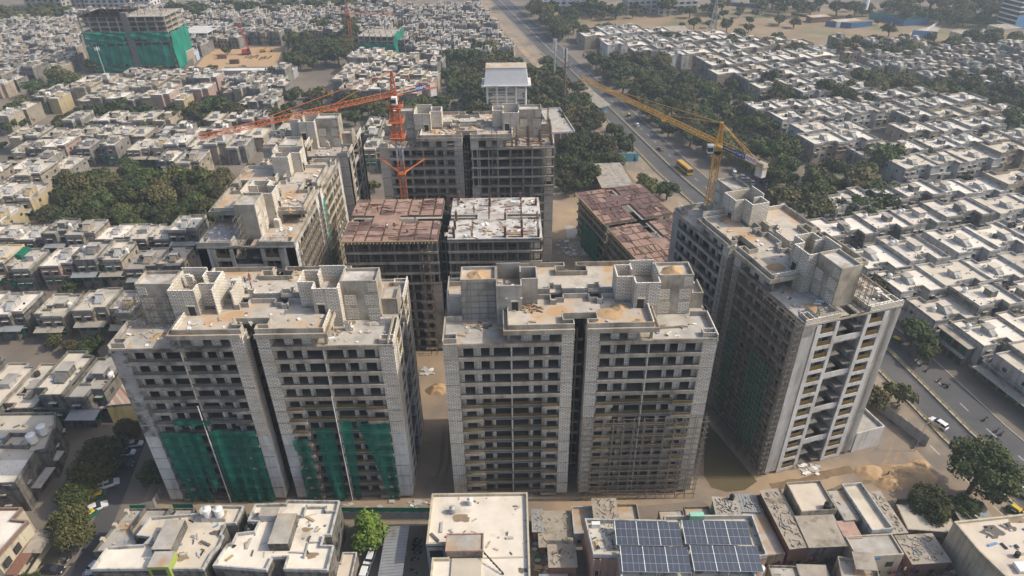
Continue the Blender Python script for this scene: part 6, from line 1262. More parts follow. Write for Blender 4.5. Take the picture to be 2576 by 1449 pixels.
for zp, n_, ph in ((T4([(1900,290),(2576,300),(2576,700),(2300,640),(2100,520),(2230,440)]),16,'right quarter'),(T4([(0,330),(0,1000),(330,900),(480,640),(520,560),(230,575),(100,540)]),12,'near left rows'),(T4([(1500,145),(1830,110),(2180,230),(1900,250)]),14,'rows below the dry field'),(T4([(2080,120),(2576,130),(2576,230),(2200,190)]),10,'far right rows'),(T4([(460,60),(1240,20),(1320,130),(500,150)]),20,'dense far quarter'),(T4([(20,322),(230,215),(545,185),(430,276)]),8,'rows before the far netted tower'),(T4([(0,60),(190,55),(160,180),(0,250)]),10,'far left rows'),(T4([(1390,65),(1640,60),(1950,25),(2300,35),(2560,70),(2560,120),(2200,190),(2050,115),(1640,105)]),22,'dry field')):
    rr = random.Random(n_*7); xs = [p.x for p in zp]; ys = [p.y for p in zp]; pts = []
    while len(pts) < n_:
        p = Vector((rr.uniform(min(xs),max(xs)), rr.uniform(min(ys),max(ys))))
        if inside(p, zp) and in_view(p.x, p.y) and seg_dist(p, PATH) > 12: pts.append(p)
    pts.sort(key=lambda p: p.x/depth_of(p))
    for i, p in enumerate(pts): TREES.append((p.x, p.y, rr.uniform(2.2,4.6)*(1.3 if 'field' in ph else 1), rr.randrange(6), 'tree, %s from left among those standing between %s' % (ordn(i), ph) if 'field' not in ph or 'rows' in ph else 'lone tree, %s from left of those dotted over the dry field' % ordn(i), 'scattered trees of the '+ph))
TREES.sort(key=lambda t: depth_of((t[0],t[1]))/t[2]); TP = {}
low = [tree_meshes(200+i, 420, .15, LEAF if i < 2 else LEAFO, .72) for i in range(3)]; fart = MB(); fv, ff, fm = [], [], []
for i, (x, y, r, v, lab, gr) in enumerate(TREES):
    rr = random.Random(i); v = v if v is not None else 0; H = r*rr.uniform(.92,1.15)
    if i < 300:
        if v not in TP:
            cr, tk = (TVN[v[1]] if v[0] == 'N' else TB_[0] if v[0] == 'B' else TBARE[0]) if isinstance(v, tuple) else TV[v]
            t = thing('tree', lab, 'tree', (0,0,0), 0, gr); link('crown', cr, t); link('trunk', tk, t); TP[v] = t
        else: t = dup(TP[v], (0,0,0), 0, lab, gr)
        t.location = (x, y, H*.95); t.rotation_euler.z = rr.uniform(0,6.28); k = r*1.08
        t.scale = (k, k*rr.uniform(.85,1.12), H*.95)
    else:
        Mx = Matrix.Translation((x,y,H*.95)) @ Matrix.Rotation(rr.uniform(0,6.28),4,'Z') @ Matrix.Diagonal((r*1.05,r*1.05,H*.95,1)); add_mesh(fart, low[i%3][0], Mx); add_mesh(fart, low[i%3][1], Mx)
if fart.v: tag(fart.build('distant_trees'), 'far trees blending into a hazy mass', 'trees', None, 'stuff')
print('trees', len(TREES))
# ---------------------------------------------------------------- foreground houses, slum, solar building
def house_px(name, label, cat, outline, h, wall, roof, para=1.0, pt=.25, pm=None, wind=(), extras=None, group=None):
    """a flat roofed building: outline = roof corners in world metres, counter-clockwise"""
    o = Vector(outline[0]).to_3d(); t = thing(name, label, cat, (o.x, o.y, 0), 0, group); poly = [(p[0]-o.x, p[1]-o.y) for p in outline]
    b = MB(); b.prism(poly, 0, h, wall); b.build('wall', t); b = MB(); b.face([(*p, h-.02) for p in poly], roof); b.build('roof', t)
    if para: b = MB(); b.ring(poly, pt, h-.3, h+para, pm or wall); b.build('parapet', t)
    for x, y, z, dx, dy, w, hh, m in wind:     # windows: centre on the wall line, along (dx,dy)
        b = MB(); u = Vector((dx,dy)); n = Vector((u.y,-u.x)); c = Vector((x-o.x,y-o.y)); pts = [c-u*w/2-n*.03, c+u*w/2-n*.03, c+u*w/2+n*.04, c-u*w/2+n*.04]
        b.hexa([(*p, z) for p in pts]+[(*p, z+hh) for p in pts], m); wo = b.build('window', t)
        s = MB(); pts = [c-u*(w/2+.2), c+u*(w/2+.2), c+u*(w/2+.2)+n*.5, c-u*(w/2+.2)+n*.5]; s.hexa([(*p, z+hh+.1) for p in pts]+[(*p, z+hh+.18) for p in pts], PARA); s.build('sunshade', wo)
    return t, o
def add_box(t, o, name, x0, y0, z0, x1, y1, z1, m, top=None): b = MB(); b.box(x0-o.x,y0-o.y,z0,x1-o.x,y1-o.y,z1,m,top); return b.build(name, t)
def rwall(t, o, name, pts, z0, z1, m, th=.22):
    b = MB()
    for a, c in zip(pts, pts[1:]):
        a, c = Vector(a)-o.xy, Vector(c)-o.xy; d = (c-a).normalized()*th/2; n = Vector((d.y,-d.x)); q = [a-d-n,c+d-n,c+d+n,a-d+n]; b.hexa([(*p,z0) for p in q]+[(*p,z1) for p in q], m)
    return b.build(name, t)
def tank(label, x, y, z, r=.75, h=1.6, m='tank_white', group='roof water tanks'):
    b = MB(); b.tube((0,0,0),(0,0,h),r,m,n=14)
    for i in range(4): b.tube((0,0,h*(.12+.23*i)),(0,0,h*(.16+.23*i)),r*1.03,m,n=14,cap=False)
    b.tube((0,0,h),(0,0,h+.3),r*.95,m,.3,n=14); b.tube((0,0,h+.3),(0,0,h+.42),.28,m,n=10); o = b.build('water_tank', None, (x,y,z)); return tag(o, label, 'water tank', group)
W0, W1, W2 = WALLS; dark = mat('mildewed_wall', (0.15,0.138,0.12), (0.215,0.20,0.172), .4, c3=(0.06,0.056,0.05), s3=.4, t3=(.47,.6), streak=1.0)
# white stepped houses, right of the left street
hF = 9.3
t, o = house_px('stepped_house', 'large white roofed house with stepped parapets, nearest left of the bright green tree', 'house', [(-44.6,75.6),(-44.3,78.2),(-41.6,78.3),(-41.6,75.7),(-33.6,75.4),(-33.6,80.6),(-35.9,80.7),(-35.9,82.8),(-34.6,82.9),(-34.6,90.9),(-45.2,91.2),(-45.2,90.4),(-51.2,90.3),(-51.4,86.2),(-49.2,86.1),(-49.4,84.0),(-52.6,83.6),(-52.8,81.4),(-53.6,81.2),(-54.6,76.6)], hF, dark, ROOFS[0], .75, .25, W2)
add_box(t,o,'stair_cabin',-45.4,80.0,hF,-41.7,86.8,hF+2.1,dark,'slab_grey'); b = add_box(t,o,'water_room',-49.2,86.6,hF,-45.6,88.7,hF+1.7,W2,'slab_grey')
rwall(t,o,'roof_wall',[(-45.3,87.3),(-40.9,87.4),(-40.9,89.8)],hF,hF+.8,W2); rwall(t,o,'roof_wall',[(-40.6,89.5),(-37.0,89.5),(-37.0,88.4),(-34.8,88.4)],hF,hF+.7,W2); rwall(t,o,'roof_wall',[(-38.6,78.4),(-38.6,81.6),(-35.9,81.7)],hF,hF+.35,W2); rwall(t,o,'roof_wall',[(-41.5,79.6),(-38.6,79.4)],hF,hF+.3,W2)
for y in (78, 83.5, 86, 88.5): add_box(t,o,'window',-34.62 if y > 82 else -33.62,y,4.5,-34.55 if y > 82 else -33.55,y+1.1,5.8,'glass')
t, o = house_px('stepped_house', 'cream and white roofed house with a lime green cabin, left of the largest stepped house', 'house', [(-66.6,76.4),(-56.2,76.2),(-55.8,79.4),(-55.0,81.2),(-55.0,83.4),(-55.6,83.6),(-55.6,86.0),(-53.6,86.1),(-53.4,90.2),(-61.8,90.5),(-61.8,88.6),(-63.6,88.4),(-70.8,87.8),(-71.6,83.6),(-68.8,83.2),(-69.4,81.6),(-76,81.2),(-76.6,76.4)], hF-.3, dark, ROOFS[1], .7, .25, W2)
add_box(t,o,'stair_cabin',-66.4,79.2,hF-.3,-62.8,85.8,hF+2.0,dark,'slab_grey'); g1 = add_box(t,o,'green_cabin',-65.8,75.8,hF-1.6,-62.0,79.1,hF+1.6,'green_wall','slab_grey'); b = MB(); b.box(-65.2-o.x,75.72-o.y,hF-.8,-62.7-o.x,75.82-o.y,hF+.9,'glass'); b.build('window', g1)
add_box(t,o,'white_roof_paint',-76.0,76.8,hF-.31,-66.9,81.0,hF-.27,ROOFS[0]); rwall(t,o,'roof_wall',[(-69.2,81.6),(-66.6,81.8)],hF-.3,hF+.5,W2)
for k, (x, y) in enumerate(((-59.4,87.8),(-57.2,87.8))): tank('white plastic water tank, %s of the pair on the cream stepped house' % ('left' if k == 0 else 'right'), x, y, hF+.7, .85, 1.8)
add_box(t,o,'tank_stand',-60.6,86.9,hF-.3,-56.0,88.8,hF+.7,W2,'slab_grey')
t, o = house_px('side_terrace', 'long bare grey terrace beside the left street behind the white painted roof', 'terrace', [(-79.5,81.6),(-72.2,81.8),(-71.8,88.2),(-64.0,88.6),(-64.0,91.5),(-77.6,91.6)], 7.2, dark, 'slab_grey', .45, .25, dark)
rwall(t,o,'terrace_wall',[(-73.8,91.3),(-74.6,86.6),(-72.4,84.0)],7.2,8.2,dark); rwall(t,o,'terrace_wall',[(-68.6,91.3),(-68.9,88.8),(-64.4,88.8)],7.2,8.4,dark); rwall(t,o,'green_screen',[(-77,91.6),(-73.9,91.6)],7.4,8.6,'green_cloth',.05); rwall(t,o,'green_screen',[(-68.4,91.6),(-64.4,91.6)],7.4,8.7,'green_cloth',.05)
for i in range(3): p = (-78.9+i*.75, 84.2+i*3.3); b = MB(); b.box(p[0]-.35-o.x,p[1]-.35-o.y,0,p[0]+.35-o.x,p[1]+.35-o.y,8.1,'cream_wall'); b.build('pillar', t)
# white flat roof in the middle bottom
hW = 8.9
t, o = house_px('hall', 'broad hall with a bright white flat roof at the bottom centre', 'building', [(-16.6,80.9),(-12.4,80.9),(-12.4,78.0),(-15.2,78.0),(-15.2,70),(2.6,70),(2.6,92.7),(-16.6,92.7)], hW, W2, ROOFS[0], .7, .35, 'cream_wall')
b = MB(); b.box(-12.5-o.x,78.2-o.y,hW,-6.0-o.x,81.6-o.y,hW+2.2,W1,'slab_grey'); cab = b.build('stair_cabin', t); b = MB(); b.ring([(-12.7-o.x,78.0-o.y),(-5.8-o.x,78.0-o.y),(-5.8-o.x,81.8-o.y),(-12.7-o.x,81.8-o.y)],.2,hW+2.1,hW+2.5,'pink'); b.build('cabin_rim', cab)
add_box(t,o,'window',-16.1,80.8,5.6,-13.6,80.93,7.6,'painted_gloom'); add_box(t,o,'low_roof',-11.6,70,hW-.01,-6.2,78,hW+.35,'cream_wall',ROOFS[1]); rwall(t,o,'roof_edge',[(-6.0,78.2),(2.3,78.3)],hW,hW+.12,ROOFS[1],.3)
for lab, x, y, m in [('grey roof tank with a metal cap on the white hall, the left one',-12.2,88.6,'steel'),('pale roof tank near the back parapet of the white hall',-8.8,90.6,'tank_white')]:
    tank(lab, x, y, hW, .62, 1.3, m)
b = MB(); b.bar((-5.9,78.4,hW+1.9),(-2.2,74.8,hW+.5),.04,'black')
for i in range(7): f = i/7; p = Vector((-5.9,78.4,hW+1.9)).lerp(Vector((-2.2,74.8,hW+.5)), f+.05); b.hexa([(p.x-.05,p.y-.05,p.z-.6),(p.x+.42,p.y-.45,p.z-.65),(p.x+.44,p.y-.43,p.z-.65),(p.x-.03,p.y-.03,p.z-.6),(p.x-.05,p.y-.05,p.z),(p.x+.42,p.y-.45,p.z-.12),(p.x+.44,p.y-.43,p.z-.12),(p.x-.03,p.y-.03,p.z)],'black')
tag(b.build('washing_line'), 'washing line of dark clothes on the white hall roof', 'washing line')
b = MB(); N_ = 40; A0, A1 = Vector((-25.6,76.5)), Vector((-21.6,76.5)); 
for i in range(N_): y0 = 76 + 13.6*i/N_; z = 3.3+.09*(i%2); b.hexa([(-25.9,y0,z),(-21.2,y0,z+.5),(-21.2,y0+.34,z+.5),(-25.9,y0+.34,z),(-25.9,y0,z+.05),(-21.2,y0,z+.55),(-21.2,y0+.34,z+.55),(-25.9,y0+.34,z+.05)],'sheet')
t = thing('bike_shed', 'long shed with a corrugated grey metal roof left of the white hall', 'shed'); b.build('roof', t)
for y in (77, 81, 85, 89): 
    for x in (-25.6,-21.5): c = MB(); c.box(x-.06,y-.06,0,x+.06,y+.06,3.4,'steel'); c.build('post', t)
t, o = house_px('annex', 'small flat terrace with white rims at the bottom left of the bright green tree', 'annex', [(-41,74),(-30.6,74),(-30.6,83.4),(-33.4,83.4),(-33.4,81.2),(-35,81.2),(-35,79),(-41,79)][:8], 3.6, W1, ROOFS[1], .5, .2, W2)
# solar building
hS = 8.6; t, o = house_px('solar_building', 'pink walled building carrying rows of solar panels', 'building', [(15.6,78.2),(18.6,78.0),(18.6,66),(42.2,66),(42.6,77.2),(45.8,77.6),(45.8,86.6),(28.6,86.6),(28.6,85.6),(13.4,86.2),(14.2,78.2)], hS, 'pink', mat('lichen_roof',(0.55,0.52,0.44),(0.48,0.45,0.37),.4,c3=(0.20,0.17,0.11),s3=.5,t3=(.53,.62)), 1.0, .3, W2)
for x in (14.3, 15.5, 16.8): b = MB(); b.tube((x-o.x,77.9-o.y,0),(x-o.x,77.9-o.y,hS),.13,'pink',n=6); b.build('drain_pipe', t)
add_box(t,o,'green_box',33.5,85.6,hS,36.2,86.6,hS+1.9,'mint_wall'); add_box(t,o,'air_conditioner',14.6,84.6,hS,16.2,85.4,hS+1.1,'white'); add_box(t,o,'window',14.8,77.95,3.5,15.8,78.25,4.6,'glass')
def solar(label, x0, y0, nx, ny, z, tilt=.12):
    pw, pl = 2.02, 1.62; t = thing('solar_array', label, 'solar panels', (x0, y0, z), R(-2), 'solar panel arrays')
    for i in range(nx):
        for j in range(ny):
            b = MB(); a = MB(); xx, yy = i*pw, j*pl; zz = yy*tilt
            a.hexa([(xx+.05,yy+.05,zz),(xx+pw-.05,yy+.05,zz),(xx+pw-.05,yy+pl-.05,zz+pl*tilt),(xx+.05,yy+pl-.05,zz+pl*tilt),(xx+.05,yy+.05,zz+.04),(xx+pw-.05,yy+.05,zz+.04),(xx+pw-.05,yy+pl-.05,zz+pl*tilt+.04),(xx+.05,yy+pl-.05,zz+pl*tilt+.04)],'panel'); po = a.build('panel', t)
            for (q0,q1,r) in (((xx,yy),(xx+pw,yy),.03),((xx,yy),(xx,yy+pl),.03 if i % 2 else .06),((xx+pw/2,yy),(xx+pw/2,yy+pl),.018)): b.bar((q0[0],q0[1],q0[1]*tilt+.03),(q1[0],q1[1],q1[1]*tilt+.03),r,'white' if r > .05 else 'steel')
            b.build('frame', po)
    f = MB()
    for i in (0, nx//2, nx):
        for j in (0, ny): f.box(i*pw-.06,j*pl-.06,-z+hS,i*pw+.06,j*pl+.06,j*pl*tilt,'steel')
    f.build('stand', t)
solar('solar array at the back left of the pink building', 18.6, 79.6, 6, 3, hS+1.7); solar('solar array at the back right of the pink building', 31.3, 79.6, 6, 3, hS+1.7)
solar('solar array at the front left of the pink building', 18.9, 74.1, 6, 3, hS+1.7); solar('solar array at the front right of the pink building', 31.6, 74.1, 6, 3, hS+1.7)
tank('white tank at the right corner of the pink solar building', 44.5, 76.0, 6.0, .6, 2.2)
# slum houses between the hall and the sandy yard; each a small thing
def hut(label, x, y, w, d, h, wall, roof, rz=0, para=0, over=.25, cat='hut', slope=0, stones=0, ribs=False, wname='hut'):
    t = thing(wname, label, cat, (x, y, 0), R(rz), 'small dwellings at the bottom right'); b = MB(); b.box(0,0,0,w,d,h,wall); b.build('wall', t); r = MB(); e = 0 if para else over
    if ribs:
        n = int(w/.28)
        for i in range(n): x0 = -e+(w+2*e)*i/n; x1 = -e+(w+2*e)*(i+1)/n; z = .05*(i%2); r.hexa([(x0,-e,h+z),(x1,-e,h+z),(x1,d+e,h+slope+z),(x0,d+e,h+slope+z),(x0,-e,h+.05+z),(x1,-e,h+.05+z),(x1,d+e,h+slope+.05+z),(x0,d+e,h+slope+.05+z)],roof)
    else: r.hexa([(-e,-e,h),(w+e,-e,h),(w+e,d+e,h+slope),(-e,d+e,h+slope),(-e,-e,h+.1),(w+e,-e,h+.1),(w+e,d+e,h+slope+.1),(-e,d+e,h+slope+.1)],roof)
    ro = r.build('roof', t)
    if para: p = MB(); p.ring([(-.02,-.02),(w+.02,-.02),(w+.02,d+.02),(-.02,d+.02)],.2,h-.2,h+para,wall); p.build('parapet', t)
    rr = random.Random(int(x*7+y)); 
    if stones:
        s = MB()
        for _ in range(int(stones*2)): a = rr.uniform(0,3); q = Vector((rr.uniform(.3,w-.3), rr.uniform(.3,d-.3))); l = rr.uniform(.08,.5); k = rr.uniform(.03,.09); zz = h+.12+slope*q.y/d; s.bar((q.x-math.cos(a)*l,q.y-math.sin(a)*l,zz+k),(q.x+math.cos(a)*l,q.y+math.sin(a)*l,zz+k+.05),k,rr.choice(('rebar','rubble','timber','debris','asbestos','sheet')))
        s.build('roof_weights', ro)
    dr = MB(); dr.box(w*.55,-.05,0,w*.55+.9,.0,min(2.0,h-.2),rr.choice(('green_cloth','painted_gloom','blue_sheet','painted_gloom'))); dr.build('door', t)
    if w > 3: wd = MB(); wd.box(w*.15,-.05,1.2,w*.15+.9,0,2.1,'painted_gloom'); wd.build('window', t)
    return t
B_ = 'red_brick'
hut('low hut with a wide dusty sheet roof just right of the white hall',4.8,85.0,6.4,8.0,2.8,B_,'asbestos',slope=.3,stones=22)
hut('small hut with stones on its sheet roof below the wide dusty roof',6.4,79.4,5.0,4.6,4.4,B_,'asbestos',stones=16)
hut('narrow lean-to with grey corrugated strips beside the white hall',3.6,88.2,1.8,5.0,3.3,B_,'sheet',slope=.2,ribs=True,stones=6)
hut('ruined low hut with debris on its roof at the bottom of the slum',4.6,75.6,5.0,3.4,2.4,B_,'sheet',stones=20)
hut('flat grey terrace left of the rusty roofed hut',11.6,86.9,4.6,6.6,3.4,W2,'slab_grey',para=.8)
hut('tall hut with rusty red sheets and tyres on its roof',15.9,88.3,4.6,5.6,5.4,W2,'asbestos',stones=24,slope=.3)
hut('flat brown terrace right of the rusty roofed hut',20.8,87.2,4.3,6.6,3.6,W1,'slab_grey',para=.8)
hut('grey flat terrace with a broken edge behind the solar building',29.4,88.0,5.0,4.6,3.4,W1,'slab_grey',para=.4,stones=5)
hut('grey terrace with a timber post left of the mint hut',34.6,87.6,5.2,5.6,3.4,W0,'slab_grey',para=.6,stones=3)
hut('mint green hut with a roof full of rubble',40.4,89.2,4.6,5.2,5.2,'mint_wall','slab_grey',-4,stones=34)
tank('black tank on the mint green hut roof',44.4,93.8,5.4,.5,1.0,'tank_black')
hut('hut with a bright corrugated roof and sticks on it',45.4,91.4,4.2,4.2,4.6,B_,'sheet',-3,ribs=True,stones=8)
hut('half roofed brick room right of the corrugated hut',50.2,92.0,4.6,3.8,3.0,B_,'slab_grey',para=1.3,stones=4)
hut('dark rubble floored yard room left of the corrugated hut',42.2,87.6,3.0,3.2,2.6,W0,'dark_grey',para=.7,stones=8)
hut('long tiled grey terrace right of the solar building',46.8,81.0,4.6,10.6,4.2,W1,'slab_grey',6,para=.35)
hut('long narrow house with patched sheet roof',52.0,81.5,4.0,13.6,6.0,B_,'asbestos',6,stones=40,slope=.2)
t = hut('house with a cream roof terrace and a black tank',56.4,88.6,7.2,7.4,7.0,W1,ROOFS[1],4,para=.7,cat='house',wname='house')
tank('black water tank on the cream roof terrace',62.0,89.8,7.1,.75,1.3,'tank_black'); 
hut('house with a big dusty sheet roof below the cream terrace',56.0,82.0,6.6,6.0,6.2,W0,'asbestos',2,over=.6,cat='house',wname='house',slope=.2)
hut('tiny house with a pink sheet roof right of the big dusty roof',63.2,83.4,3.0,3.6,6.4,W0,'pink',2,cat='house',wname='house')
hut('flat brown roofed house behind the pink sheet roof',64.4,87.0,3.6,7.8,6.4,W0,'slab_grey',4,para=.3,cat='house',wname='house',stones=4)
hut('lilac rimmed narrow house at the edge of the sand heap',68.4,84.2,4.2,11.4,6.6,W2,ROOFS[1],6,para=.9,cat='house',wname='house')
t = hut('yellow house with a blue painted balcony rim',63.4,79.0,9.0,4.6,6.2,'cream_wall','slab_grey',3,para=.5,cat='house',wname='house'); b = MB(); b.box(.2,-.12,5.6,4.6,-.03,6.4,'blue_sheet'); b.build('balcony_rim', t)
for x in (1.6,6.2): b = MB(); b.box(x,-.06,3.2,x+1.4,0,4.6,'painted_gloom'); b.build('window', t)
hut('shack with cracked sheet roofing beside the lilac rimmed house',73.0,85.6,3.6,10.0,4.6,B_,'asbestos',4,stones=40)
hut('shack with curled cement sheets over the yard',74.6,79.2,7.2,6.0,4.2,B_,'asbestos',3,stones=46)
hut('flat roofed store with a raised rim under the dark tree',77.6,87.0,9.6,6.2,3.8,W1,ROOFS[1],-6,para=.15,cat='store',wname='store')
hut('sheet roofed stall behind the big beige building',89.6,88.6,6.4,5.6,3.4,W0,'asbestos',-4,cat='stall',wname='stall')
t = hut('small room with a brown terrace and white rim right of the solar panels',46.6,73.6,5.2,4.6,5.2,W0,'slab_grey',-3,para=.6,stones=8)
hut('room with plain grey sheet roof right of the white rimmed terrace',52.2,73.0,4.6,5.0,5.6,W0,'asbestos',-3,over=.4)
hut('brown floored terrace house with a cream sheet awning',57.6,71.0,6.6,8.0,6.6,W1,'slab_grey',-14,para=.8,cat='house',wname='house',stones=5)
b = MB(); b.hexa([(61.2,75.4,8.2),(65.0,75.0,8.2),(65.6,78.4,8.6),(61.8,78.8,8.6),(61.2,75.4,8.3),(65.0,75.0,8.3),(65.6,78.4,8.7),(61.8,78.8,8.7)],'asbestos')
for x, y in ((61.6,75.6),(64.8,75.3),(65.2,78),(62,78.4)): b.bar((x,y,6.6),(x,y,8.3),.05,'steel')
tag(b.build('awning'), 'cream sheet awning on posts over the brown floored terrace', 'awning')
hut('long low shed with wavy sheets at the bottom edge of the yard',68.0,70.4,18,4.2,3.6,B_,'asbestos',4,stones=30)
# laundry
b = MB(); rr = random.Random(2)
for i in range(26):
    x, y = rr.choice(((54.5+rr.uniform(0,6),80.6),(47.6+rr.uniform(0,4),80.2),(70+rr.uniform(0,6),78.8))); z = rr.uniform(2.2,4.6); w = rr.uniform(.3,.7); b.box(x,y-.03,z-rr.uniform(.5,1.1),x+w,y,z,rr.choice((CLOTH['red'],CLOTH['blue'],CLOTH['pink'],CLOTH['white'],CLOTH['maroon'],'green_cloth')))
tag(b.build('laundry'), 'clothes hung along the shack fronts at the bottom right', 'laundry', None, 'stuff')
litter_pts = [(1345,1340,1400,1449),(2200,1390,2400,1449),(1990,1380,2080,1410)]
b = MB()
for i in range(170):
    r_ = rr.choice(litter_pts); p = at(rr.uniform(r_[0],r_[2]), rr.uniform(r_[1],r_[3])); s = rr.uniform(.12,.5); a = rr.uniform(0,3)
    b.hexa([(p.x+(x*math.cos(a)-y*math.sin(a))*s*1.6, p.y+(x*math.sin(a)+y*math.cos(a))*s, z) for z in (0,s*rr.uniform(.5,2)) for x, y in ((-1,-1),(1,-1),(1,1),(-1,1))], rr.choice(('debris','rebar','sheet','blue_sheet','timber','rubble',CLOTH['red'],'green_cloth')))
tag(b.build('debris'), 'household clutter on the ground between the shacks', 'clutter', None, 'stuff')
# beige building bottom right, grey block left, brown edged house bottom left, yellow house left edge
t, o = house_px('beige_building', 'big beige flat roofed building at the bottom right corner', 'building', [(83.6,84.6),(84.6,78),(88.4,66),(112,66),(112,87.6)], 8.8, 'cream_wall', ROOFS[1], .55, .35, 'cream_wall', wind=[(86.2,73.4,3.2,.28,-.96,1.4,1.6,'glass'),(87.2,70.0,3.2,.28,-.96,1.4,1.6,'glass')])
b = MB(); b.box(5.6,-11,8.8,9,-9,9.6,'white'); b.build('parapet_block', t); b = MB(); b.tube((9.5,-16,8.8),(9.5,-16,13),3.2,'pink',2.4,20); b.tube((9.5,-16,13),(9.5,-16,14.2),2.4,'pink',.8,20); b.build('round_tower', t); b = MB(); b.tube((7.4,-7.4,8.8),(7.4,-7.4,9.9),.45,'tank_black',n=10); b.build('water_tank', t)
t, o = house_px('apartment_block', 'grey flat roofed block at the left edge with two white tanks', 'building', [(-126,96),(-103.2,97.6),(-104.2,106.4),(-102.4,107),(-104.4,114.5),(-106.6,118.6),(-126,118.6)], 8.2, dark, ROOFS[1], .7, .25, W0, wind=[(-103.4,100.4,4.6,-.11,.99,.9,1.1,'glass'),(-103.2,111,4.6,-.2,.98,.9,1.1,'glass'),(-104.4,115.6,4.6,-.45,.89,.9,1.1,'glass'),(-107,97.3,4.4,1,.07,1.1,1.1,'glass'),(-107,97.3,1.2,1,.07,1.1,1.1,'glass')])
add_box(t,o,'white_roof_paint',-125,97.4,8.19,-104.2,104.4,8.24,ROOFS[0]); rwall(t,o,'roof_pit',[(-113,108),(-106.6,107.6),(-107,111.4),(-112.8,111.6),(-113,108)],8.2,9.3,dark); 
add_box(t,o,'balcony',-103.4,100.2,4.0,-101.4,106,4.25,'slab_grey'); add_box(t,o,'balcony',-103.6,107.6,4.4,-101.6,110.5,4.65,'slab_grey')
for k, (x, y) in enumerate(((-106.4,109.4),(-105.6,112.0))): tank('white water tank, %s of the pair on the grey left block' % ('nearer' if k == 0 else 'farther'), x, y, 8.6, 1.0, 2.2)
t, o = house_px('brown_trim_house', 'house with brown balcony bands at the bottom left corner', 'house', [(-118,78),(-96.4,79.6),(-95.2,88.2),(-98.6,88.6),(-98.2,91.4),(-118,91.4)], 8.0, 'cream_wall', ROOFS[0], .7, .3, 'red_brick')
add_box(t,o,'awning',-95.2,83.6,4.6,-91.6,88.8,4.8,'asbestos'); add_box(t,o,'balcony',-95.6,79,4.4,-93.4,88,4.7,'red_brick'); add_box(t,o,'balcony_wall',-93.6,79,1.0,-93.3,88,2.2,'cream_wall')
for y in (80,83,86): b = MB(); b.box(-95.7-o.x,y-o.y,5.2,-95.5-o.x,y+1.6-o.y,6.8,'painted_gloom'); b.build('window', t)
t, o = house_px('yellow_house', 'yellow three storey house at the left edge with a green awning', 'house', [(-178,189.4),(-161.4,189.4),(-160.6,198),(-178,198)], 9.6, 'yellow_wall', ROOFS[1], .5, .25, 'yellow_wall', wind=[(-165,189.4,6.4,1,0,1.3,1.2,'glass'),(-169,189.4,6.4,1,0,1.3,1.2,'glass'),(-165,189.4,3.0,1,0,1.3,1.2,'glass'),(-161.1,193,6.2,.1,.99,1.2,1.3,'glass')])
add_box(t,o,'green_awning',-161.2,192,7.6,-158.6,197.4,9.4,'green_cloth')
t, o = house_px('tiled_house', 'yellow house with a checked red and white balcony floor beside the netted tower', 'house', [(-98.6,124),(-89.5,125),(-90.5,137),(-99,137)], 5.4, 'yellow_wall', brick_mat('checked_tiles',(0.55,0.5,0.42),(0.25,0.09,0.05),(0.45,0.38,0.3),.8,.8,.03,(.3,.2,.15)), .3, .2, W0)
t, o = house_px('blue_roof_shed', 'shed with a blue sheet roof left of the pale tower', 'shed', [(-104,180),(-97,180.4),(-97.2,187),(-104,187)], 5.0, W0, 'blue_sheet', 0)
# shop building along the right of the road
def road_box(name, label, u0, v0, u1, v1, h, wall, roof, para, **k):
    """box in the road's own axes: u away from the drone, v to the right, from the corner beside the shop"""
    P = [OR_+UR*a+TR*b for a, b in ((u0,v0),(u0,v1),(u1,v1),(u1,v0))]; return house_px(name, label, 'building', [tuple(p) for p in P], h, wall, roof, para, .25, PARA, **k)
t, o = road_box('shop_building', 'two storey shop front with a wide tan sheet roof over the right kerb', -10.2, -.3, -.6, 4.4, 6.6, W0, 'asbestos', 0)
def rb(parent, name, u0, v0, z0, u1, v1, z1, m):
    b = MB(); P = [OR_+UR*a+TR*b_-o.xy for a, b_ in ((u0,v0),(u0,v1),(u1,v1),(u1,v0))]; b.hexa([(*p,z0) for p in P]+[(*p,z1) for p in P], m); return b.build(name, parent)
rb(t,'roof_edge',-10.8,-1.2,6.6,-.2,4.6,6.75,'asbestos'); rb(t,'balcony',-10.4,-1.6,3.2,-.6,-.3,3.4,'slab_grey'); rb(t,'balcony_rail',-10.4,-1.6,3.4,-.6,-1.5,4.3,W2)
for i in range(4): rb(t,'window',-9.6+i*2.4,-.36,3.9,-8.0+i*2.4,-.28,5.9,'painted_gloom' if i % 2 else 'green_cloth'); rb(t,'shop_front',-9.6+i*2.4,-.36,.2,-7.8+i*2.4,-.28,2.8,'painted_gloom')
t, o = road_box('shop_row', 'long low shop row with dark shop fronts at the right edge of the road', -36, 1.5, -13.4, 7.0, 4.2, W0, 'slab_grey', .5)
rb(t,'awning',-35,-1.4,3.2,-13.6,1.5,3.32,'asbestos')
for i in range(7): rb(t,'shop_front',-35+i*3.1,1.42,.2,-32.6+i*3.1,1.52,2.9,'painted_gloom' if i % 3 else 'green_cloth')
t, o = road_box('brown_house', 'tan house with tall brown wall panels above the shop row', -24.6, 7.2, -13.6, 22, 8.6, W1, ROOFS[1], .7)
for i in range(4): rb(t,'window',-23.4+i*2.7,7.12,4.4,-22.3+i*2.7,7.22,7.2,ACCENT[3])
t, o = road_box('corner_house', 'tan house with a white forecourt roof at the right edge nearest the drone', -38, 7.2, -25.2, 22, 8.2, W1, ROOFS[0], .7)
for i in range(4): rb(t,'window',-37+i*3,7.12,4.4,-35.6+i*3,7.22,6.2,'glass')

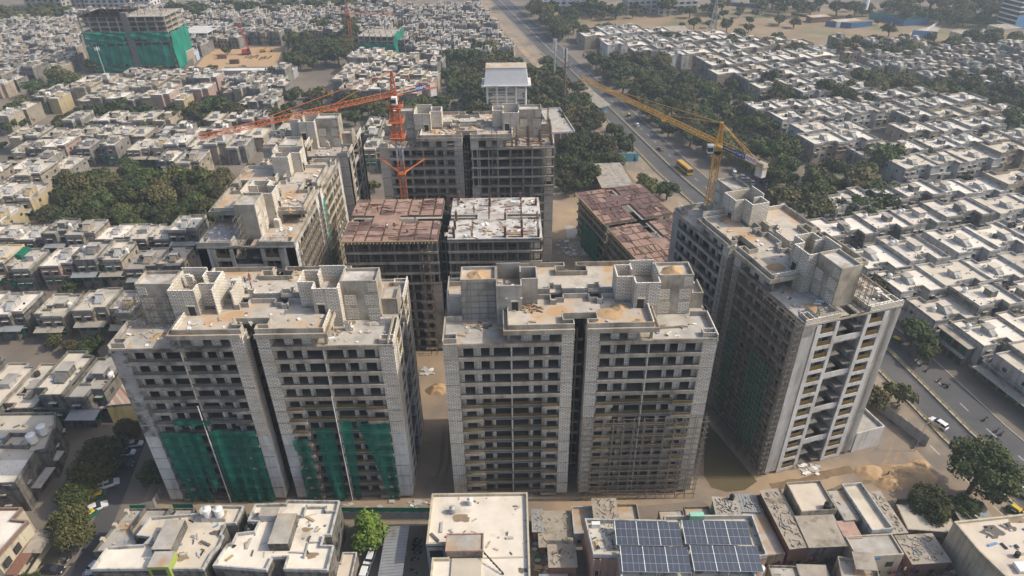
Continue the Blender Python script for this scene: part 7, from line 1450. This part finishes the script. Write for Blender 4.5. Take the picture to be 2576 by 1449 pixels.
# small clutter, pipes and stains on the near roofs
def roof_bits(label, x0, y0, x1, y1, z, n, seed, mats=('rubble','debris','timber','sheet','rail_dark','tank_black','blue_sheet')):
    rr = random.Random(seed); b = MB()
    for _ in range(n):
        x, y, s_, a = rr.uniform(x0,x1), rr.uniform(y0,y1), rr.uniform(.06,.24), rr.uniform(0,3); c, d = math.cos(a), math.sin(a); l = s_*rr.choice((1,1.6,3,5))
        b.hexa([(x+p*c*l-q_*d*s_, y+p*d*l+q_*c*s_, z+h) for h in (0,s_*rr.uniform(.5,1.4)) for p, q_ in ((-1,-1),(1,-1),(1,1),(-1,1))], rr.choice(mats))
    for _ in range(max(2, n//12)): x, y = rr.uniform(x0,x1), rr.uniform(y0,y1); b.tube((x,y,z+.06),(x+rr.uniform(-4,4),y+rr.uniform(-1.5,1.5),z+.06),.05,'steel',n=5)
    tag(b.build('roof_litter'), label, 'litter', None, 'stuff')
roof_bits('odds and ends on the largest white stepped roof',-53,78.5,-36,89.5,hF,46,1); roof_bits('odds and ends on the cream stepped roof',-69,78,-56.5,89,hF-.3,46,2); roof_bits('rubbish on the side terrace by the left street',-78,82.5,-65,91,7.2,40,3); roof_bits('odds and ends on the white hall roof',-15.5,79,2,92,hW,26,4,('rubble','debris','rail_dark')); roof_bits('odds and ends on the solar roof',14,79,18.4,85.6,hS,20,5); roof_bits('rubbish on the big beige roof',87,74,99,87,8.8,40,6); roof_bits('odds and ends on the grey left block roof',-120,99,-105,117,8.25,40,7)
M['soot'] = mat('soot_stain', (0.10,0.09,0.075), (0.17,0.15,0.125), .8)
def stain(x, y, z, r, seed, m='soot'):
    b = MB(); n = 16; b.face([(x+math.cos(6.283*i/n)*r*(1+.6*noise.noise((math.cos(6.283*i/n)*1.5+seed,math.sin(6.283*i/n)*1.5,0))), y+math.sin(6.283*i/n)*r*.6*(1+.6*noise.noise((math.cos(6.283*i/n)*1.5+seed,math.sin(6.283*i/n)*1.5,0))), z) for i in range(n)], m); return b
b = MB()
for x, y, z, r, m in ((-39.6,84.6,hF+.006,1.0,'track'),(-37.4,79.0,hF+.006,1.2,'track'),(-57,84.4,hF-.29,1.1,'soot'),(-61.6,79.2,hF-.29,1.4,'track'),(-66.9,84.2,hF-.24,1.0,'soot'),(90,82.5,8.806,2.0,'soot'),(93.5,83.5,8.806,1.4,'soot'),(96,85.2,8.806,1.7,'track'),(1.2,75.6,hW+.006,.9,'soot'),(-10.4,87.2,hW+.006,1.6,'track'),(-112,103,8.26,1.5,'soot'),(-110.6,100.5,8.26,1.0,'track')):
    s_ = stain(x,y,z,r,x,m); i0 = len(b.v); b.v += s_.v; b.f += [tuple(i0+a for a in f) for f in s_.f]; b.m += [b.mi(m)]*len(s_.f)
tag(b.build('roof_stain'), 'dark stains on the near flat roofs', 'stain', None, 'stuff')
# ---------------------------------------------------------------- far tower under nets, low netted building, far blocks, field walls
t = thing('netted_tower', 'far tower frame wrapped in bright green netting', 'tower block', (-264.8, 443.7, 0), R(-1)); L_, D_ = 54, 25
fr = MB()
for k in range(12):
    z = 1+k*2.95; fr.box(0,0,z,L_,D_,z+.35,'concrete')
    if k < 11:
        for i in range(10):
            for y in (0.1, D_-.7): fr.box(i*5.9,y,z+.35,i*5.9+.6,y+.6,z+2.95,'concrete')
        for y in (8, 16): fr.box(L_-.7,y,z+.35,L_-.1,y+.6,z+2.95,'concrete')
        fr.box(4,6,z+.35,L_-4,6.2,z+2.95,'dark_concrete')
fr.box(27,-.3,0,31,3,36,'dark_concrete')
for i in range(40): rr = random.Random(i); x, y = rr.uniform(1,L_-1), rr.uniform(1,D_-1); fr.bar((x,y,33.5),(x+rr.uniform(-.2,.2),y,33.5+rr.uniform(1.5,4.5)),.12,'rebar')
fr.box(-.4,-.4,33.6,L_*.5,D_,33.8,'ply_dark'); fr.build('concrete_frame', t)
def fnet(label, x0, x1, y, z0, z1, axis='x', m='net_bright', seed=0, rag=1.5):
    mb = MB(); NX, NZ = 26, 8; rr = random.Random(seed); P = []
    for j in range(NZ+1):
        row = []
        for i in range(NX+1):
            f = i/NX; s = x0+(x1-x0)*f; z = z0+(z1-z0)*j/NZ + (rr.uniform(-rag,rag*.3) if j == 0 else (rr.uniform(-rag*.5,rag*.4) if j == NZ else 0)); w = math.sin(s*.9+seed)*.35+math.sin(s*.33+j)*.3+.6
            row.append((s, y-w, z) if axis == 'x' else (y+w, s, z))
        P.append(row)
    for j in range(NZ):
        for i in range(NX): mb.face([P[j][i],P[j][i+1],P[j+1][i+1],P[j+1][i]], m)
    to_world(t, mb); tag(mb.build('safety_net'), label, 'safety net', 'green nets on the far tower')
fnet('main curtain of green net on the far tower',0,27,-.2,5.5,16.5,seed=1); fnet('green net curtain right of the far tower shaft',31,54.4,-.2,5,17,seed=2); fnet('tall green net on the right end of the far tower',0,25,54.2,1,24,'y',seed=3); fnet('upper green net strip on the far tower front',0,26,-.3,18,21.5,seed=4,rag=1.0); fnet('second upper green net strip on the far tower',30,54.2,-.3,20,25,seed=5,rag=1.6); fnet('green net strip half way up the far tower',1,28,-.3,22,25,seed=6,rag=.9); fnet('low green net along the foot of the far tower',2,30,-.3,.6,4,seed=7,rag=.3)
q = at(905,138); t = thing('netted_building', 'low far building frame with green netting at its front and end', 'building', (q.x, q.y, 0), R(-9)); b = MB(); w = (at(998,133)-q).length
for k in range(5): b.box(0,0,k*3.0,w,22,k*3.0+.4,'concrete')
for i in range(7):
    for y in (0,10,21.4): b.box(i*(w-.6)/6,y,0,i*(w-.6)/6+.6,y+.6,14,'concrete')
b.build('concrete_frame', t); fnet('green net on the low far frame front',0,w,-.2,.5,8.5,seed=9); fnet('green net on the low far frame end',0,22,w+.1,.5,14,'y',seed=10)
q = at(468,122); t = thing('bare_building', 'small bare concrete frame right of the far netted tower', 'building', (q.x-2, q.y, 0), R(-3)); b = MB()
for k in range(4): b.box(0,0,k*3.4,20,24,k*3.4+.4,'pale_plaster')
for x in (0,6.5,13,19.4):
    for y in (0,8,16,23.4): b.box(x,y,0,x+.6,y+.6,10.4,'pale_plaster')
b.build('concrete_frame', t)
def slab_block(label, x, y, w, d, h, rz, m, bands, floors, group='far apartment blocks', wcol='glass'):
    t = thing('apartment_block', label, 'apartment block', (x, y, 0), R(rz), group); b = MB(); b.box(0,0,0,w,d,h,m,'slab'); b.build('wall', t); fh = h/floors
    n = max(2, int(w/5))
    b = MB()
    for k in range(floors):
        for i in range(n): b.box(w*(i+.2)/n,-.05,k*fh+1,w*(i+.75)/n,.02,k*fh+fh-.5,wcol)
        for i in range(max(1,int(d/6))): q = d/max(1,int(d/6)); b.box(w-.02,q*(i+.25),k*fh+1,w+.05,q*(i+.7),k*fh+fh-.5,wcol); b.box(-.05,q*(i+.25),k*fh+1,.02,q*(i+.7),k*fh+fh-.5,wcol)
    b.build('window_band', t); b = MB()
    for k in range(1,floors): b.box(-.3,-.9,k*fh-.15,w+.3,0,k*fh+.15,m)
    if bands: b.build('balcony_slab', t)
    b = MB(); b.box(w*.3,d*.3,h,w*.55,d*.65,h+3.5,m,'slab_grey'); b.build('stair_cabin', t)
    return t
for lab, px, py, w, d, h, rz, m, fl in [('far white block beside the road at the top edge, the left one',1350,24,26,16,36,-4,'white',11),('far white block beside the road at the top edge, the right one',1410,24,28,16,36,-4,'white',11),('far grey block, left of the pair behind the field trees',1578,36,30,18,40,8,'pale_plaster',12),('far grey block, right of the pair behind the field trees',1655,38,34,18,40,8,'pale_plaster',12),('far tall grey block at the top left with red balconies',70,28,34,18,42,-4,'plaster',12),('second far grey block at the top left',128,20,30,18,42,-4,'plaster',12),('far pale block at the top left behind the netted tower',215,20,44,20,38,-3,'pale_plaster',11),('far long pale block behind the netted tower, the right one',300,17,30,18,38,-3,'pale_plaster',11),('far low pale block above the far trees on the left',600,12,46,16,18,-3,'white',5),('far pale block at the top edge left of the main road',880,6,44,18,20,-5,'pale_plaster',6),('white building at the top right corner',2470,6,50,20,20,10,'white',6),('white long building behind the right wood',2290,4,60,18,16,10,'white',5)]:
    q = at(px, py); slab_block(lab, q.x, q.y, w, d, h, rz, m, True, fl)
q = at(2548, 78); t = thing('blue_netted_block', 'unfinished block at the right edge with blue netting', 'apartment block', (q.x, q.y, 0), R(10)); b = MB()
for k in range(9): b.box(0,0,k*3.2,26,18,k*3.2+.9,'white')
b.box(.5,.6,0,25.5,17.4,28,'glass'); b.build('wall', t); b = MB(); b.box(-.5,-.6,1,15,-.3,12,'blue_net') if False else b.box(-.5,-.6,1,15,-.3,11,'blue_sheet'); b.build('blue_net', t)
def wall_px(label, pts, h, m, group='walls and screens in the far field', name='field_wall'):
    mb = MB(); P = [at(*p).xy for p in pts]
    for a, b_ in zip(P, P[1:]): d = (b_-a).normalized()*.15; n = Vector((d.y,-d.x)); q = [a-n,b_-n,b_+n,a+n]; mb.hexa([(*p,0) for p in q]+[(*p,h) for p in q], m)
    tag(mb.build(name), label, 'wall', group)
M['green_screen'] = mat('green_site_screen', (0.03,0.20,0.16), (0.04,0.16,0.13), .1); M['blue_screen'] = mat('blue_site_screen', (0.04,0.12,0.25), (0.05,0.10,0.2), .1)
wall_px('green site screen across the far right field, the left stretch',[(2185,48),(2275,56),(2370,50)],5,'green_screen'); wall_px('teal site screen across the far right field, the middle stretch',[(2210,52),(2270,66),(2335,62)],4.5,'blue_screen'); wall_px('green site screen across the far right field, the right stretch',[(2370,52),(2470,62),(2530,60)],5,'green_screen'); wall_px('short bright blue screen in the right field',[(2292,92),(2355,96)],4.5,'blue_sheet'); wall_px('grey blue screen at the left of the dry field',[(2075,66),(2140,72),(2192,66)],4,'blue_screen'); wall_px('long pale wall running away in the right field',[(2310,90),(2360,60)],2.2,'pale_plaster'); wall_px('thin dark boundary wall across the dry field',[(1990,38),(2100,52),(2190,64)],1.8,'rail_dark'); wall_px('blue grey screen along the top of the dry field',[(1790,10),(1920,22)],3,'blue_screen'); wall_px('dark boundary wall behind the far white blocks',[(1340,28),(1480,30)],4,'rail_dark')
sheet('concrete_pad', zone([(2285,86),(2320,70),(2372,62),(2350,90)]), .06, 'slab_grey'); sheet('field_path', zone([(1940,45),(1985,60),(1990,78),(1950,80),(1975,62),(1930,50)]), .05, 'earth')
q = at(2170, 40); t = thing('silo', 'white cement silo with a green top at the far site', 'silo', (q.x, q.y, 0)); b = MB(); b.tube((0,0,5),(0,0,17),2.6,'white',n=12); b.build('barrel', t); b = MB(); b.tube((0,0,17),(0,0,20),2.7,'green_screen',n=12); b.tube((0,0,2.5),(0,0,5),.5,'green_screen',2.5,12); b.build('cone', t)
for x in (-2,2):
    for y in (-2,2): b = MB(); b.bar((x,y,0),(x,y,5.5),.2,'steel'); b.build('leg', t)
q = at(2425, 118); t = thing('school', 'long low cream building in the far right field', 'building', (q.x, q.y, 0), R(11)); b = MB(); b.box(0,0,0,44,16,7,'yellow_wall','asbestos'); b.box(28,1,7,43,15,10,'cream_wall','asbestos'); b.build('wall', t); b = MB(); b.box(-.6,-.6,7,28,16.4,7.4,'white','asbestos'); b.build('roof', t); b = MB()
for i in range(8): b.box(1+i*5.2,-.06,2,4+i*5.2,0,4.5,'glass')
b.build('window_band', t)
q = at(2040, 58); b = MB(); b.box(0,0,0,16,8,4,'red_brick','asbestos'); b.box(-.3,-.3,4,16.3,8.3,4.2,'slab'); tag(b.build('field_hut', None, (q.x,q.y,0), R(10)), 'brick hut with a pale roof at the far left of the dry field', 'hut')
q = at(2105, 70); b = MB(); b.box(0,0,0,20,9,4,'white','asbestos'); b.box(-.3,-.3,4,20.3,9.3,4.2,'slab'); tag(b.build('field_hut', None, (q.x,q.y,0), R(10)), 'long pale hut beside the grey blue screen in the field', 'hut')
q = at(1790, 96*.5+10); t = thing('lattice_pylon', 'thin pale power pylon in the dry field', 'pylon', (at(1792,80).x, at(1792,80).y, 0)); b = MB(); lattice(b,(0,0,0),(0,0,24),4.5,'steel',3,.16,.1,w2=.8); b.box(-4,-.15,20,4,.15,20.3,'steel'); b.box(-3,-.15,22.6,3,.15,22.9,'steel'); b.build('frame', t)
q = at(1665, 100); t = thing('market_hall', 'building with a big plain grey sheet roof among the right houses', 'building', (at(1628,115).x, at(1628,115).y, 0), R(12)); b = MB(); b.box(0,0,0,34,17,6,W0); b.build('wall', t); b = MB(); b.hexa([(-.6,-.6,6),(34.6,-.6,6),(34.6,17.6,8),(-.6,17.6,8),(-.6,-.6,6.2),(34.6,-.6,6.2),(34.6,17.6,8.2),(-.6,17.6,8.2)],'asbestos'); b.build('roof', t)
q = at(555,200); t = thing('blue_shed', 'long pale blue flat roofed shed in front of the excavation', 'shed', (q.x, q.y, 0), R(-2)); b = MB(); b.box(0,0,0,46,9,4.6,'blue_wall' if 'blue_wall' in M else 'steel',ROOFS[0]); b.build('wall', t); b = MB(); b.ring([(-.1,-.1),(46.1,-.1),(46.1,9.1),(-.1,9.1)],.3,4.5,5.4,'steel'); b.build('parapet', t)
# haze: one even box of air round the whole scene
b = MB(); b.box(-1500,-60,-1.2,1500,1500,122,'white'); hz = b.build('haze'); hz['kind'] = 'stuff'; hz.display_type = 'WIRE'
hm = bpy.data.materials.new('haze_air'); hm.use_nodes = True; nt = hm.node_tree; nt.nodes.clear(); pv = nt.nodes.new('ShaderNodeVolumePrincipled'); ou = nt.nodes.new('ShaderNodeOutputMaterial'); nt.links.new(pv.outputs[0], ou.inputs['Volume'])
pv.inputs['Color'].default_value = (0.80, 0.89, 0.95, 1); pv.inputs['Density'].default_value = 0.00028; pv.inputs['Anisotropy'].default_value = 0.2
hz.data.materials.clear(); hz.data.materials.append(hm)
